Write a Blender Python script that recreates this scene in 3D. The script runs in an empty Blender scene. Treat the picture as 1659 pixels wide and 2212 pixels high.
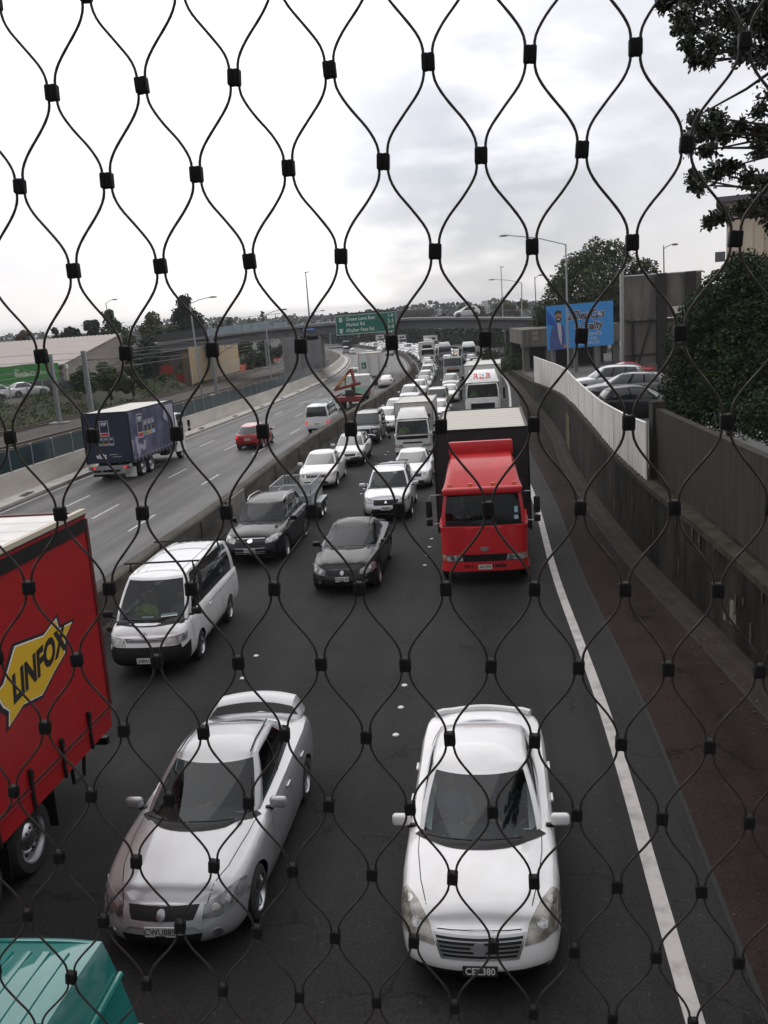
import bpy, bmesh, math, random
import numpy as np
from mathutils import Vector, Matrix, noise
from mathutils.bvhtree import BVHTree
from mathutils.geometry import delaunay_2d_cdt
random.seed(11)
scene = bpy.context.scene
COL = scene.collection
R_ = math.radians
# ------------------------------------------------------------------ camera, light, exposure
SL = 0.02                      # the motorway falls away from the bridge at two per cent
CAM_H = 6.9; PITCH = R_(12.5); ROLL = 0.0712
_F = Vector((0, math.cos(PITCH), -math.sin(PITCH))); _U0 = Vector((0, math.sin(PITCH), math.cos(PITCH))); _R0 = Vector((1, 0, 0))
_R = _R0*math.cos(ROLL) - _U0*math.sin(ROLL); _U = _U0*math.cos(ROLL) + _R0*math.sin(ROLL)
cd = bpy.data.cameras.new('camera'); cam = bpy.data.objects.new('camera', cd); COL.objects.link(cam)
cam.matrix_world = Matrix(((_R.x, _U.x, -_F.x, 0), (_R.y, _U.y, -_F.y, 0), (_R.z, _U.z, -_F.z, CAM_H), (0, 0, 0, 1)))
cd.sensor_fit = 'VERTICAL'; cd.sensor_height = 24; cd.lens = 24*2000/2212
cd.clip_start = .02; cd.clip_end = 6000
scene.camera = cam
def ray(px, py): return _F + _R*((px-829.5)/2000) - _U*((py-1106)/2000)
def at_y(px, py, Y):
    d = ray(px, py); return Vector((0, 0, CAM_H)) + d*(Y/d.y)
SUN_EL, SUN_AZ = R_(48), R_(-14)   # azimuth from +Y towards +X
sun_dir = Vector((math.sin(SUN_AZ)*math.cos(SUN_EL), math.cos(SUN_AZ)*math.cos(SUN_EL), math.sin(SUN_EL)))
sl = bpy.data.lights.new('sun', 'SUN'); sl.energy = .8; sl.angle = R_(55); sl.color = (1, .96, .9)
so = bpy.data.objects.new('sun', sl); COL.objects.link(so); so.location = (0, 0, 60)
so.rotation_euler = (-sun_dir).to_track_quat('-Z', 'Y').to_euler()
vs = scene.view_settings; vs.view_transform = 'Standard'; vs.look = 'None'; vs.exposure = -.45; vs.gamma = 1
W = bpy.data.worlds.new('World'); scene.world = W; W.use_nodes = True
def world():
    nt = W.node_tree; N = nt.nodes; L = nt.links; N.clear()
    def n(t, **k):
        o = N.new(t)
        for a, b in k.items(): setattr(o, a, b)
        return o
    def mth(op, a, b=None, c=None):
        o = n('ShaderNodeMath', operation=op)
        for i, v in enumerate((a, b, c)):
            if v is None: continue
            if isinstance(v, (int, float)): o.inputs[i].default_value = v
            else: L.new(v, o.inputs[i])
        return o.outputs[0]
    def mrange(v, a, b, c, d, smooth=True):
        o = n('ShaderNodeMapRange', interpolation_type='SMOOTHSTEP' if smooth else 'LINEAR')
        L.new(v, o.inputs[0])
        for i, q in enumerate((a, b, c, d)): o.inputs[i+1].default_value = q
        return o.outputs[0]
    tc = n('ShaderNodeTexCoord'); D = tc.outputs['Generated']
    def dot(vec):
        o = n('ShaderNodeVectorMath', operation='DOT_PRODUCT'); L.new(D, o.inputs[0]); o.inputs[1].default_value = vec; return o.outputs['Value']
    sx = n('ShaderNodeSeparateXYZ'); L.new(D, sx.inputs[0]); z = sx.outputs[2]
    mp = n('ShaderNodeMapping'); L.new(D, mp.inputs[0]); mp.inputs['Scale'].default_value = (1, 1, 2.6); mp.inputs['Location'].default_value = (3.1, .4, .2)
    ns = n('ShaderNodeTexNoise'); L.new(mp.outputs[0], ns.inputs[0]); ns.inputs['Scale'].default_value = 3.2; ns.inputs['Detail'].default_value = 9; ns.inputs['Roughness'].default_value = .52; ns.inputs['Distortion'].default_value = .25
    ns2 = n('ShaderNodeTexNoise'); L.new(mp.outputs[0], ns2.inputs[0]); ns2.inputs['Scale'].default_value = 9; ns2.inputs['Detail'].default_value = 6
    mix = mth('ADD', mth('MULTIPLY', ns.outputs[0], .75), mth('MULTIPLY', ns2.outputs[0], .25))
    # the grey belly of cloud right of the middle, its upper wing, and a thin band low on the left
    g1 = mrange(mth('ADD', dot(ray(1060, 440).normalized()), mth('MULTIPLY', mth('SUBTRACT', mix, .5), .10)), .972, .997, 0, 1)
    g2 = mrange(mth('ADD', dot(ray(1290, 330).normalized()), mth('MULTIPLY', mth('SUBTRACT', mix, .5), .14)), .965, .998, 0, .75)
    g3 = mrange(mth('ADD', dot(ray(160, 560).normalized()), mth('MULTIPLY', mth('SUBTRACT', mix, .5), .14)), .955, .998, 0, .5)
    g4 = mrange(mth('ADD', dot(ray(760, 560).normalized()), mth('MULTIPLY', mth('SUBTRACT', mix, .5), .10)), .985, .999, 0, .6)
    gg = mth('MAXIMUM', mth('MAXIMUM', g1, g2), mth('MAXIMUM', g3, g4))
    detail = mrange(mix, .40, .62, 1, 0)
    dark = mth('MULTIPLY', gg, mth('ADD', .62, mth('MULTIPLY', detail, .5)))
    dark = mth('MAXIMUM', dark, mth('MULTIPLY', detail, .13))
    cr = n('ShaderNodeMixRGB'); cr.inputs[1].default_value = (1.50, 1.49, 1.54, 1); cr.inputs[2].default_value = (.76, .785, .85, 1)
    L.new(dark, cr.inputs[0])
    warm = n('ShaderNodeMixRGB', blend_type='MULTIPLY'); warm.inputs[2].default_value = (1, .965, .915, 1)
    L.new(mrange(z, -.02, .16, 1, 0), warm.inputs[0]); L.new(cr.outputs[0], warm.inputs[1])
    # thick overcast: much brighter round the hidden sun ahead than behind the bridge
    fw = mrange(dot(sun_dir), -.75, .72, .22, 1.05)
    glow = mrange(dot(sun_dir), .72, 1.0, 0, .30)
    lum = mth('ADD', mth('ADD', fw, glow), mrange(dot(ray(480, 180).normalized()), .90, 1.0, 0, .15))
    sc = n('ShaderNodeVectorMath', operation='SCALE'); L.new(warm.outputs[0], sc.inputs[0]); L.new(mth('MULTIPLY', lum, 10.6), sc.inputs['Scale'])
    sky = n('ShaderNodeTexSky', sky_type='NISHITA'); sky.sun_disc = False; sky.sun_elevation = SUN_EL; sky.sun_rotation = SUN_AZ
    mx = n('ShaderNodeMixRGB'); mx.inputs[0].default_value = .93
    L.new(sky.outputs[0], mx.inputs[1]); L.new(sc.outputs[0], mx.inputs[2])
    bg = n('ShaderNodeBackground'); bg.inputs[1].default_value = .1; L.new(mx.outputs[0], bg.inputs[0])
    out = n('ShaderNodeOutputWorld'); L.new(bg.outputs[0], out.inputs[0])
world()
# ------------------------------------------------------------------ materials
MATS = {}
def mat(name, col=(.5, .5, .5), rough=.6, metal=0, coat=0, spec=.5, noise_=0, nscale=5, col2=None, bump=0, bscale=40, use_objcol=False, stretch=None, alpha=None, emit=None, randisl=0, detail=5, ramp=(.35, .65), emis_str=1.0, voro=0):
    if name in MATS: return MATS[name]
    m = bpy.data.materials.new(name); m.use_nodes = True; nt = m.node_tree; N = nt.nodes; L = nt.links
    b = N['Principled BSDF']
    b.inputs['Base Color'].default_value = (*col, 1); b.inputs['Roughness'].default_value = rough; b.inputs['Metallic'].default_value = metal
    b.inputs['Coat Weight'].default_value = coat; b.inputs['Coat Roughness'].default_value = .04
    b.inputs['Specular IOR Level'].default_value = spec
    src = None
    if use_objcol:
        oi = N.new('ShaderNodeObjectInfo'); src = oi.outputs['Color']
    tc = N.new('ShaderNodeTexCoord'); vec = tc.outputs['Object']
    if stretch:
        mp = N.new('ShaderNodeMapping'); mp.inputs['Scale'].default_value = stretch; L.new(vec, mp.inputs[0]); vec = mp.outputs[0]
    if noise_ or col2:
        ns = N.new('ShaderNodeTexNoise'); ns.inputs['Scale'].default_value = nscale; ns.inputs['Detail'].default_value = detail; ns.inputs['Roughness'].default_value = .6
        L.new(vec, ns.inputs[0])
        fac = ns.outputs[0]
        if voro:
            vo = N.new('ShaderNodeTexVoronoi'); vo.inputs['Scale'].default_value = voro; L.new(vec, vo.inputs[0]); fac = vo.outputs['Distance']
        rp = N.new('ShaderNodeMapRange'); rp.inputs[1].default_value = ramp[0]; rp.inputs[2].default_value = ramp[1]; L.new(fac, rp.inputs[0])
        mx = N.new('ShaderNodeMixRGB')
        if use_objcol:
            mx.blend_type = 'MULTIPLY'; mx.inputs[2].default_value = (1-noise_, 1-noise_*1.05, 1-noise_*1.15, 1); L.new(src, mx.inputs[1])
        else:
            c2 = col2 or tuple(c*(1-noise_) for c in col)
            mx.inputs[1].default_value = (*col, 1); mx.inputs[2].default_value = (*c2, 1)
        L.new(rp.outputs[0], mx.inputs[0]); src = mx.outputs[0]
    if randisl:
        ge = N.new('ShaderNodeNewGeometry'); mr = N.new('ShaderNodeMapRange'); L.new(ge.outputs['Random Per Island'], mr.inputs[0]); mr.inputs[3].default_value = 1-randisl; mr.inputs[4].default_value = 1+randisl
        vm = N.new('ShaderNodeVectorMath'); vm.operation = 'SCALE'
        if src is None: vm.inputs[0].default_value = col
        else: L.new(src, vm.inputs[0])
        L.new(mr.outputs[0], vm.inputs['Scale']); src = vm.outputs[0]
    if src is not None: L.new(src, b.inputs['Base Color'])
    if bump:
        nb = N.new('ShaderNodeTexNoise'); nb.inputs['Scale'].default_value = bscale; nb.inputs['Detail'].default_value = 4; L.new(vec, nb.inputs[0])
        bp = N.new('ShaderNodeBump'); bp.inputs['Strength'].default_value = bump; bp.inputs['Distance'].default_value = .02; L.new(nb.outputs[0], bp.inputs['Height']); L.new(bp.outputs[0], b.inputs['Normal'])
    if emit:
        b.inputs['Emission Color'].default_value = (*emit, 1); b.inputs['Emission Strength'].default_value = emis_str
    if alpha is not None: b.inputs['Alpha'].default_value = alpha
    MATS[name] = m; return m
def glass_mat(name, tint, mixf):
    m = bpy.data.materials.new(name); m.use_nodes = True; nt = m.node_tree; N = nt.nodes; L = nt.links
    N.clear(); out = N.new('ShaderNodeOutputMaterial'); tr = N.new('ShaderNodeBsdfTransparent'); tr.inputs[0].default_value = (*tint, 1)
    gl = N.new('ShaderNodeBsdfGlossy'); gl.inputs[0].default_value = (.95, .97, 1, 1); gl.inputs['Roughness'].default_value = .03
    lf = N.new('ShaderNodeLayerWeight'); lf.inputs[0].default_value = .5; lw = N.new('ShaderNodeMath'); lw.operation = 'POWER'; lw.inputs[1].default_value = 5; L.new(lf.outputs['Facing'], lw.inputs[0])
    ad = N.new('ShaderNodeMath'); ad.operation = 'MULTIPLY_ADD'; ad.inputs[1].default_value = .95; ad.inputs[2].default_value = mixf; L.new(lw.outputs[0], ad.inputs[0])
    mx = N.new('ShaderNodeMixShader'); L.new(ad.outputs[0], mx.inputs[0]); L.new(tr.outputs[0], mx.inputs[1]); L.new(gl.outputs[0], mx.inputs[2]); L.new(mx.outputs[0], out.inputs[0])
    MATS[name] = m; return m
PAINT = mat('car_paint', rough=.32, coat=1, spec=.12, use_objcol=True, noise_=.10, nscale=2.5)
PAINTM = mat('metallic_paint', rough=.36, metal=.45, coat=1, spec=.1, use_objcol=True, noise_=.08, nscale=2.5)
BPAINT = mat('black_paint', rough=.4, coat=.6, spec=.06, use_objcol=True)
TPAINT = mat('truck_paint', rough=.42, coat=.4, use_objcol=True, noise_=.16, nscale=1.6)
GLASS = glass_mat('windscreen_glass', (.38, .44, .435), .035)
TGLASS = glass_mat('tinted_glass', (.10, .115, .115), .03)
DGLASS = mat('dark_glass', (.012, .016, .018), rough=.05, coat=1, spec=.6)
BLACK = mat('black_plastic', (.014, .014, .015), rough=.55, spec=.22, noise_=.3, nscale=6)
RUBBER = mat('rubber', (.02, .02, .021), rough=.85, noise_=.35, nscale=9)
REFL = mat('lamp_reflector', (.50, .50, .49), rough=.25, metal=.8, col2=(.2, .2, .2), nscale=30)
CHROME = mat('chrome', (.75, .76, .78), rough=.12, metal=1)
SATIN = mat('satin_chrome', (.34, .345, .36), rough=.3, metal=1)
ALLOY = mat('alloy', (.55, .56, .58), rough=.3, metal=1, noise_=.2, nscale=8)
STEEL = mat('galvanised_steel', (.42, .44, .46), rough=.45, metal=.8, noise_=.25, nscale=12)
LAMP = mat('headlamp_lens', (.44, .44, .43), rough=.08, coat=1, col2=(.14, .14, .14), nscale=8, ramp=(.42, .58))
LAMPD = mat('dark_headlamp_lens', (.17, .175, .18), rough=.06, coat=1, col2=(.035, .035, .04), nscale=6, ramp=(.42, .60))
LIT = mat('lit_lamp', (1, .95, .85), emit=(1, .93, .8), emis_str=3)
TAIL = mat('tail_lamp_lens', (.28, .01, .012), rough=.12, coat=1)
TAILLIT = mat('lit_tail_lamp', (.5, .01, .01), emit=(1, .04, .03), emis_str=.9)
AMBER = mat('amber_lens', (.55, .16, .01), rough=.15, coat=1)
CABIN = mat('cabin_trim', (.05, .052, .055), rough=.8)
SEAT = mat('seat_fabric', (.10, .10, .105), rough=.9)
PLATEW = mat('plate_white', (.62, .62, .60), rough=.4)
PLATED = mat('plate_dark', (.03, .03, .032), rough=.4)
INK = mat('black_ink', (.015, .015, .017), rough=.5)
WHITE = mat('white_ink', (.78, .78, .78), rough=.5)
PAPER = mat('paper', (.7, .72, .72), rough=.7)
STICK = mat('sticker_blue', (.35, .55, .62), rough=.5)
SKIN = mat('skin', (.42, .24, .17), rough=.6)
HIVIS = mat('hi_vis_fabric', (.50, .75, .05), rough=.8)
SHIRT = mat('blue_shirt', (.07, .20, .32), rough=.85)
HAIR = mat('hair', (.03, .022, .016), rough=.7)
# ------------------------------------------------------------------ mesh helpers
class MB:
    def __init__(s): s.v = []; s.f = []; s.m = []; s.sm = []
    def vert(s, p): s.v.append((float(p[0]), float(p[1]), float(p[2]))); return len(s.v)-1
    def face(s, idx, m=0, smooth=False): s.f.append(tuple(idx)); s.m.append(m); s.sm.append(smooth)
    def box(s, c, size, m=0, rot=None, taper=None):
        hx, hy, hz = size[0]/2, size[1]/2, size[2]/2; b = len(s.v)
        for k, (x, y, z) in enumerate(((-1,-1,-1),(1,-1,-1),(1,1,-1),(-1,1,-1),(-1,-1,1),(1,-1,1),(1,1,1),(-1,1,1))):
            t = taper if (taper and z > 0) else 1
            if isinstance(t, (int, float)): t = (t, t)
            p = Vector((x*hx*t[0], y*hy*t[1], z*hz))
            if rot is not None: p = rot @ p
            s.vert(p+Vector(c))
        for q in ((0,3,2,1),(4,5,6,7),(0,1,5,4),(1,2,6,5),(2,3,7,6),(3,0,4,7)): s.face([b+i for i in q], m)
        return s
    def bbox(s, c, size, r=.03, m=0, seg=2, rot=None):
        """box with rounded edges"""
        bm = bmesh.new(); bmesh.ops.create_cube(bm, size=1)
        for v in bm.verts: v.co = Vector((v.co.x*size[0], v.co.y*size[1], v.co.z*size[2]))
        bmesh.ops.bevel(bm, geom=bm.edges[:], offset=min(r, min(size)*.49), segments=seg, profile=.5, affect='EDGES')
        b = len(s.v); bm.verts.ensure_lookup_table(); bm.verts.index_update()
        for v in bm.verts:
            p = v.co if rot is None else rot @ v.co
            s.vert(p+Vector(c))
        for f in bm.faces: s.face([b+v.index for v in f.verts], m, True)
        bm.free(); return s
    def tube(s, pts, r, n=8, m=0, caps=True, radii=None):
        pts = [Vector(p) for p in pts]; b = len(s.v); up = Vector((0, 0, 1)); prevx = None
        for i, p in enumerate(pts):
            d = (pts[min(i+1, len(pts)-1)]-pts[max(i-1, 0)]).normalized()
            x = d.cross(up) if prevx is None else prevx - d*prevx.dot(d)
            if x.length < 1e-4: x = d.cross(Vector((1, 0, 0)))
            x.normalize(); y = d.cross(x); prevx = x
            rr = radii[i] if radii else r
            for k in range(n):
                a = 2*math.pi*k/n; s.vert(p + x*(rr*math.cos(a)) + y*(rr*math.sin(a)))
        for i in range(len(pts)-1):
            for k in range(n):
                k2 = (k+1) % n; s.face((b+i*n+k, b+i*n+k2, b+(i+1)*n+k2, b+(i+1)*n+k), m, n > 5)
        if caps:
            s.face([b+k for k in range(n)][::-1], m); s.face([b+(len(pts)-1)*n+k for k in range(n)], m)
        return s
    def lathe(s, prof, axis='x', c=(0, 0, 0), n=24, m=0):
        b = len(s.v); c = Vector(c)
        for (a, r) in prof:
            for k in range(n):
                t = 2*math.pi*k/n; u, w = r*math.cos(t), r*math.sin(t)
                s.vert(c + (Vector((a, u, w)) if axis == 'x' else Vector((u, a, w)) if axis == 'y' else Vector((u, w, a))))
        for i in range(len(prof)-1):
            for k in range(n):
                k2 = (k+1) % n; s.face((b+i*n+k, b+i*n+k2, b+(i+1)*n+k2, b+(i+1)*n+k), m, True)
        return s
    def prism(s, poly, d, m=0, frame=None, caps=True):
        """poly in (u,v), extruded 0..d along w; frame maps (u,v,w) to a point"""
        fr = frame or (lambda u, v, w: (u, v, w)); n = len(poly); b = len(s.v)
        for w in (0, d):
            for (u, v) in poly: s.vert(fr(u, v, w))
        for k in range(n):
            k2 = (k+1) % n; s.face((b+k, b+k2, b+n+k2, b+n+k), m)
        if caps: s.face([b+k for k in range(n)][::-1], m); s.face([b+n+k for k in range(n)], m)
        return s
    def grid(s, rows, m=0, smooth=True, flip=False, close=False):
        b = len(s.v); nc = len(rows[0])
        for r in rows:
            for p in r: s.vert(p)
        for i in range(len(rows)-1):
            for j in range(nc if close else nc-1):
                j2 = (j+1) % nc; q = (b+i*nc+j, b+i*nc+j2, b+(i+1)*nc+j2, b+(i+1)*nc+j)
                s.face(q[::-1] if flip else q, m, smooth)
        return s
    def sphere(s, c, rad, m=0, n=12, k=8):
        rx, ry, rz = (rad,)*3 if isinstance(rad, (int, float)) else rad
        rows = [[(c[0]+rx*math.sin(math.pi*i/k)*math.cos(2*math.pi*j/n), c[1]+ry*math.sin(math.pi*i/k)*math.sin(2*math.pi*j/n), c[2]+rz*math.cos(math.pi*i/k)) for j in range(n)] for i in range(k+1)]
        return s.grid(rows, m, True, close=True)
    def join(s, o, mm=None, M=None):
        b = len(s.v)
        for p in o.v: s.vert(p if M is None else M @ Vector(p))
        for f, m, sm in zip(o.f, o.m, o.sm): s.face([b+i for i in f], m if mm is None else mm[m], sm)
        return s
    def mesh(s, name, mats, merge=1e-5, sharp=42, recalc=True):
        me = bpy.data.meshes.new(name)
        me.from_pydata(s.v, [], s.f)
        for mm in (mats if isinstance(mats, (list, tuple)) else [mats]): me.materials.append(mm)
        me.polygons.foreach_set('material_index', s.m); me.polygons.foreach_set('use_smooth', s.sm)
        if recalc:
            bm = bmesh.new(); bm.from_mesh(me)
            if merge: bmesh.ops.remove_doubles(bm, verts=bm.verts, dist=merge)
            bmesh.ops.recalc_face_normals(bm, faces=bm.faces)
            bm.to_mesh(me); bm.free()
        if any(s.sm): me.set_sharp_from_angle(angle=R_(sharp))
        me.update(); return me
    def bvh(s): return BVHTree.FromPolygons([Vector(p) for p in s.v], s.f)
def link(name, me, parent=None, loc=None):
    o = bpy.data.objects.new(name, me); COL.objects.link(o)
    if parent: o.parent = parent
    if loc is not None: o.location = loc
    return o
def put(name, mb, mats, parent=None, loc=None, **k): return link(name, mb.mesh(name, mats, **k), parent, loc)
def puteach(name, boxes, mats, parent=None):
    for args in boxes: put(name, MB().box(*args), mats, parent)
def tag(o, label, cat, group=None):
    o['label'] = label; o['category'] = cat
    if group: o['group'] = group
    return o
def thing(name, label, cat, loc=(0, 0, 0), group=None):
    o = link(name, None, loc=loc); o.empty_display_size = .3; return tag(o, label, cat, group)
def struct(name, mb, mats, **k):
    o = put(name, mb, mats, **k); o['kind'] = 'structure'; return o
def hermite(xs, ys):
    xs = np.array(xs, float); ys = np.array(ys, float); t = np.gradient(ys, xs)
    def f(x):
        x = min(max(x, xs[0]), xs[-1]); i = int(min(max(np.searchsorted(xs, x)-1, 0), len(xs)-2)); h = xs[i+1]-xs[i]; u = (x-xs[i])/h
        return float((2*u**3-3*u*u+1)*ys[i]+(u**3-2*u*u+u)*h*t[i]+(-2*u**3+3*u*u)*ys[i+1]+(u**3-u*u)*h*t[i+1])
    return f
def lin(xs, ys): return lambda x: float(np.interp(x, xs, ys))
def catmull(P, n=12):
    P = [np.array(p, float) for p in P]; out = []
    for i in range(len(P)-1):
        a, b, c, d = P[max(i-1, 0)], P[i], P[i+1], P[min(i+2, len(P)-1)]
        for k in range(n):
            t = k/n; out.append(.5*((2*b)+(-a+c)*t+(2*a-5*b+4*c-d)*t*t+(-a+3*b-3*c+d)*t**3))
    out.append(P[-1]); return np.array(out)
def resample(P, step=None, n=None):
    d = np.r_[0, np.cumsum(np.linalg.norm(np.diff(P, axis=0), axis=1))]
    n = n or max(2, int(d[-1]/step)+1); t = np.linspace(0, d[-1], n)
    return np.stack([np.interp(t, d, P[:, k]) for k in range(P.shape[1])], 1)
_glyph = {}
def text_mb(txt, h, frame, m=0, bold=.0, depth=.002, align='CENTER', sx=1.0, shear=0.0):
    """letters of cap height about h; frame maps (u,v,w) to a point"""
    key = (txt, bold, align)
    if key not in _glyph:
        cu = bpy.data.curves.new('glyph', 'FONT'); cu.body = txt; cu.size = 1; cu.align_x = align; cu.align_y = 'CENTER'; cu.offset = bold; cu.extrude = .5; cu.resolution_u = 3
        ob = bpy.data.objects.new('glyph', cu); COL.objects.link(ob); dg = bpy.context.evaluated_depsgraph_get(); me = bpy.data.meshes.new_from_object(ob.evaluated_get(dg))
        _glyph[key] = ([tuple(v.co) for v in me.vertices], [tuple(p.vertices) for p in me.polygons])
        bpy.data.objects.remove(ob); bpy.data.meshes.remove(me); bpy.data.curves.remove(cu)
    vv, ff = _glyph[key]; k = h/.69; o = MB()
    for (x, y, z) in vv: o.vert(frame((x*sx+y*shear)*k, y*k, (z+.5)*depth))
    for f in ff: o.face(f, m)
    return o
def disc_poly(cx, cy, rx, ry=None, n=20, a0=0, a1=2*math.pi): return [(cx+rx*math.cos(a0+(a1-a0)*i/n), cy+(ry or rx)*math.sin(a0+(a1-a0)*i/n)) for i in range(n)]
def panel(fr, u0, v0, u1, v1, d=.004, m=0, mb=None):
    return (mb or MB()).prism([(u0, v0), (u1, v0), (u1, v1), (u0, v1)], d, m, fr)
# ------------------------------------------------------------------ the motorway and the land beside it
MID = hermite([-60, -20, 0, 7.8, 14, 24, 33, 47, 65, 81, 95, 112, 132, 150, 174, 195, 215, 250, 303, 356, 422, 500, 600, 700], [-17.5, -12.6, -10.1, -9.2, -8.4, -7.4, -6.3, -4.9, -2.5, -.2, 1.7, 3.5, 5.1, 5.9, 6.4, 6.4, 5.9, 3.2, -2.3, -8.3, -18, -34, -60, -92])
WALLX = hermite([-60, 0, 16, 19.5, 22, 25, 30, 36, 43.6, 52, 64, 75.6, 92, 112, 140, 200, 300, 700], [4.5, 6.2, 6.85, 7, 7.1, 7.25, 7.65, 8.25, 9.15, 10.4, 11.8, 12.9, 14.6, 16.4, 18.6, 20.3, 15, -75])
WALLT = lin([-60, 0, 8, 16, 20, 25, 31, 36, 43, 52, 63, 78, 92, 112, 700], [1.4, 1.35, 1.38, 1.44, 1.6, 1.63, 1.65, 1.82, 1.85, 1.35, .72, -.1, -.8, -1.6, -13.4])
def gz(y): return -SL*y
def rp(u, y, h=0.0): return Vector((MID(y)+u, y, gz(y)+h))
def sect(u): return (lambda y: MID(y)+u)
ASPH = None
def road_mat(name, base, dark, streak, rough=.8, spec=.18):
    m = bpy.data.materials.new(name); m.use_nodes = True; nt = m.node_tree; N = nt.nodes; L = nt.links; b = N['Principled BSDF']; b.inputs['Roughness'].default_value = rough; b.inputs['Specular IOR Level'].default_value = spec
    uv = N.new('ShaderNodeUVMap'); mp = N.new('ShaderNodeMapping'); mp.inputs['Scale'].default_value = (1, .018, 1); L.new(uv.outputs[0], mp.inputs[0])
    ns = N.new('ShaderNodeTexNoise'); ns.inputs['Scale'].default_value = 1.15; ns.inputs['Detail'].default_value = 3; L.new(mp.outputs[0], ns.inputs[0])
    rg = N.new('ShaderNodeMapRange'); rg.inputs[1].default_value = .38; rg.inputs[2].default_value = .62; L.new(ns.outputs[0], rg.inputs[0])
    m1 = N.new('ShaderNodeMixRGB'); m1.inputs[1].default_value = (*base, 1); m1.inputs[2].default_value = (*streak, 1); L.new(rg.outputs[0], m1.inputs[0])
    tc = N.new('ShaderNodeTexCoord'); n2 = N.new('ShaderNodeTexNoise'); n2.inputs['Scale'].default_value = 34; n2.inputs['Detail'].default_value = 8; n2.inputs['Roughness'].default_value = .8; L.new(tc.outputs['Object'], n2.inputs[0])
    r2 = N.new('ShaderNodeMapRange'); r2.inputs[1].default_value = .35; r2.inputs[2].default_value = .75; r2.inputs[3].default_value = .35; r2.inputs[4].default_value = 2.1; L.new(n2.outputs[0], r2.inputs[0])
    n3 = N.new('ShaderNodeTexNoise'); n3.inputs['Scale'].default_value = .55; n3.inputs['Detail'].default_value = 4; L.new(tc.outputs['Object'], n3.inputs[0])
    r3 = N.new('ShaderNodeMapRange'); r3.inputs[1].default_value = .35; r3.inputs[2].default_value = .7; r3.inputs[3].default_value = 1.15; r3.inputs[4].default_value = .78; L.new(n3.outputs[0], r3.inputs[0])
    mu0 = N.new('ShaderNodeMath'); mu0.operation = 'MULTIPLY'; L.new(r2.outputs[0], mu0.inputs[0]); L.new(r3.outputs[0], mu0.inputs[1])
    # oil drip line along each lane, hairline cracks and pale chips
    sp_ = N.new('ShaderNodeSeparateXYZ'); L.new(uv.outputs[0], sp_.inputs[0])
    def mth(op, a, b=None, c=None):
        o = N.new('ShaderNodeMath'); o.operation = op
        for i, q in enumerate((a, b, c)):
            if q is None: continue
            if isinstance(q, (int, float)): o.inputs[i].default_value = q
            else: L.new(q, o.inputs[i])
        return o.outputs[0]
    def mr(v_, a, b, c, d):
        o = N.new('ShaderNodeMapRange'); o.interpolation_type = 'SMOOTHSTEP'; L.new(v_, o.inputs[0])
        for i, q in enumerate((a, b, c, d)): o.inputs[i+1].default_value = q
        return o.outputs[0]
    lane = mth('PINGPONG', mth('SUBTRACT', sp_.outputs[0], 1.2 if base[0] < .05 else .85), 1.75 if base[0] < .05 else 1.3)
    nz = N.new('ShaderNodeTexNoise'); nz.inputs['Scale'].default_value = 1.7; nz.inputs['Detail'].default_value = 6; L.new(tc.outputs['Object'], nz.inputs[0])
    oil = mth('MULTIPLY', mr(mth('ABSOLUTE', mth('SUBTRACT', lane, 1.75 if base[0] < .05 else 1.3)), .05, .75, 1, 0), mr(nz.outputs[0], .36, .62, .25, 1))
    vo = N.new('ShaderNodeTexVoronoi'); vo.feature = 'DISTANCE_TO_EDGE'; vo.inputs['Scale'].default_value = .34
    dm = N.new('ShaderNodeMixRGB'); dm.blend_type = 'ADD'; dm.inputs[0].default_value = .9; L.new(tc.outputs['Object'], dm.inputs[1]); L.new(nz.outputs['Color'], dm.inputs[2]); L.new(dm.outputs[0], vo.inputs[0])
    crack = mth('MULTIPLY', mr(vo.outputs[0], .002, .012, 1, 0), mr(n3.outputs[0], .44, .58, 0, 1))
    vc = N.new('ShaderNodeTexVoronoi'); vc.inputs['Scale'].default_value = 5; L.new(tc.outputs['Object'], vc.inputs[0]); chip = mr(vc.outputs['Distance'], .05, .10, 1.6, 0)
    wear = mth('MULTIPLY', mth('SUBTRACT', 1.0, mth('MULTIPLY', oil, .34)), mth('SUBTRACT', 1.0, mth('MULTIPLY', crack, .6)))
    mu = N.new('ShaderNodeMath'); mu.operation = 'MULTIPLY_ADD'; L.new(mu0.outputs[0], mu.inputs[0]); L.new(wear, mu.inputs[1]); L.new(chip, mu.inputs[2])
    sc = N.new('ShaderNodeVectorMath'); sc.operation = 'SCALE'; L.new(m1.outputs[0], sc.inputs[0]); L.new(mu.outputs[0], sc.inputs['Scale']); L.new(sc.outputs[0], b.inputs['Base Color'])
    bp = N.new('ShaderNodeBump'); bp.inputs['Strength'].default_value = .35; bp.inputs['Distance'].default_value = .008; n4 = N.new('ShaderNodeTexNoise'); n4.inputs['Scale'].default_value = 90; L.new(tc.outputs['Object'], n4.inputs[0]); L.new(n4.outputs[0], bp.inputs['Height']); L.new(bp.outputs[0], b.inputs['Normal'])
    return m
A_NEAR = road_mat('asphalt_queue_side', (.0205, .0198, .0195), None, (.0135, .0135, .014))
A_FAR = road_mat('asphalt_far_side', (.078, .073, .069), None, (.024, .0235, .0235), .6, .5)
A_SHO = road_mat('chip_seal_shoulder', (.029, .0198, .0168), None, (.0195, .0138, .0122), .88, .08)
def yrange(y0, y1, near=.8, k=.02):
    ys = [y0]
    while ys[-1] < y1: ys.append(min(y1, ys[-1]+max(near, k*abs(ys[-1]))))
    return ys
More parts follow.
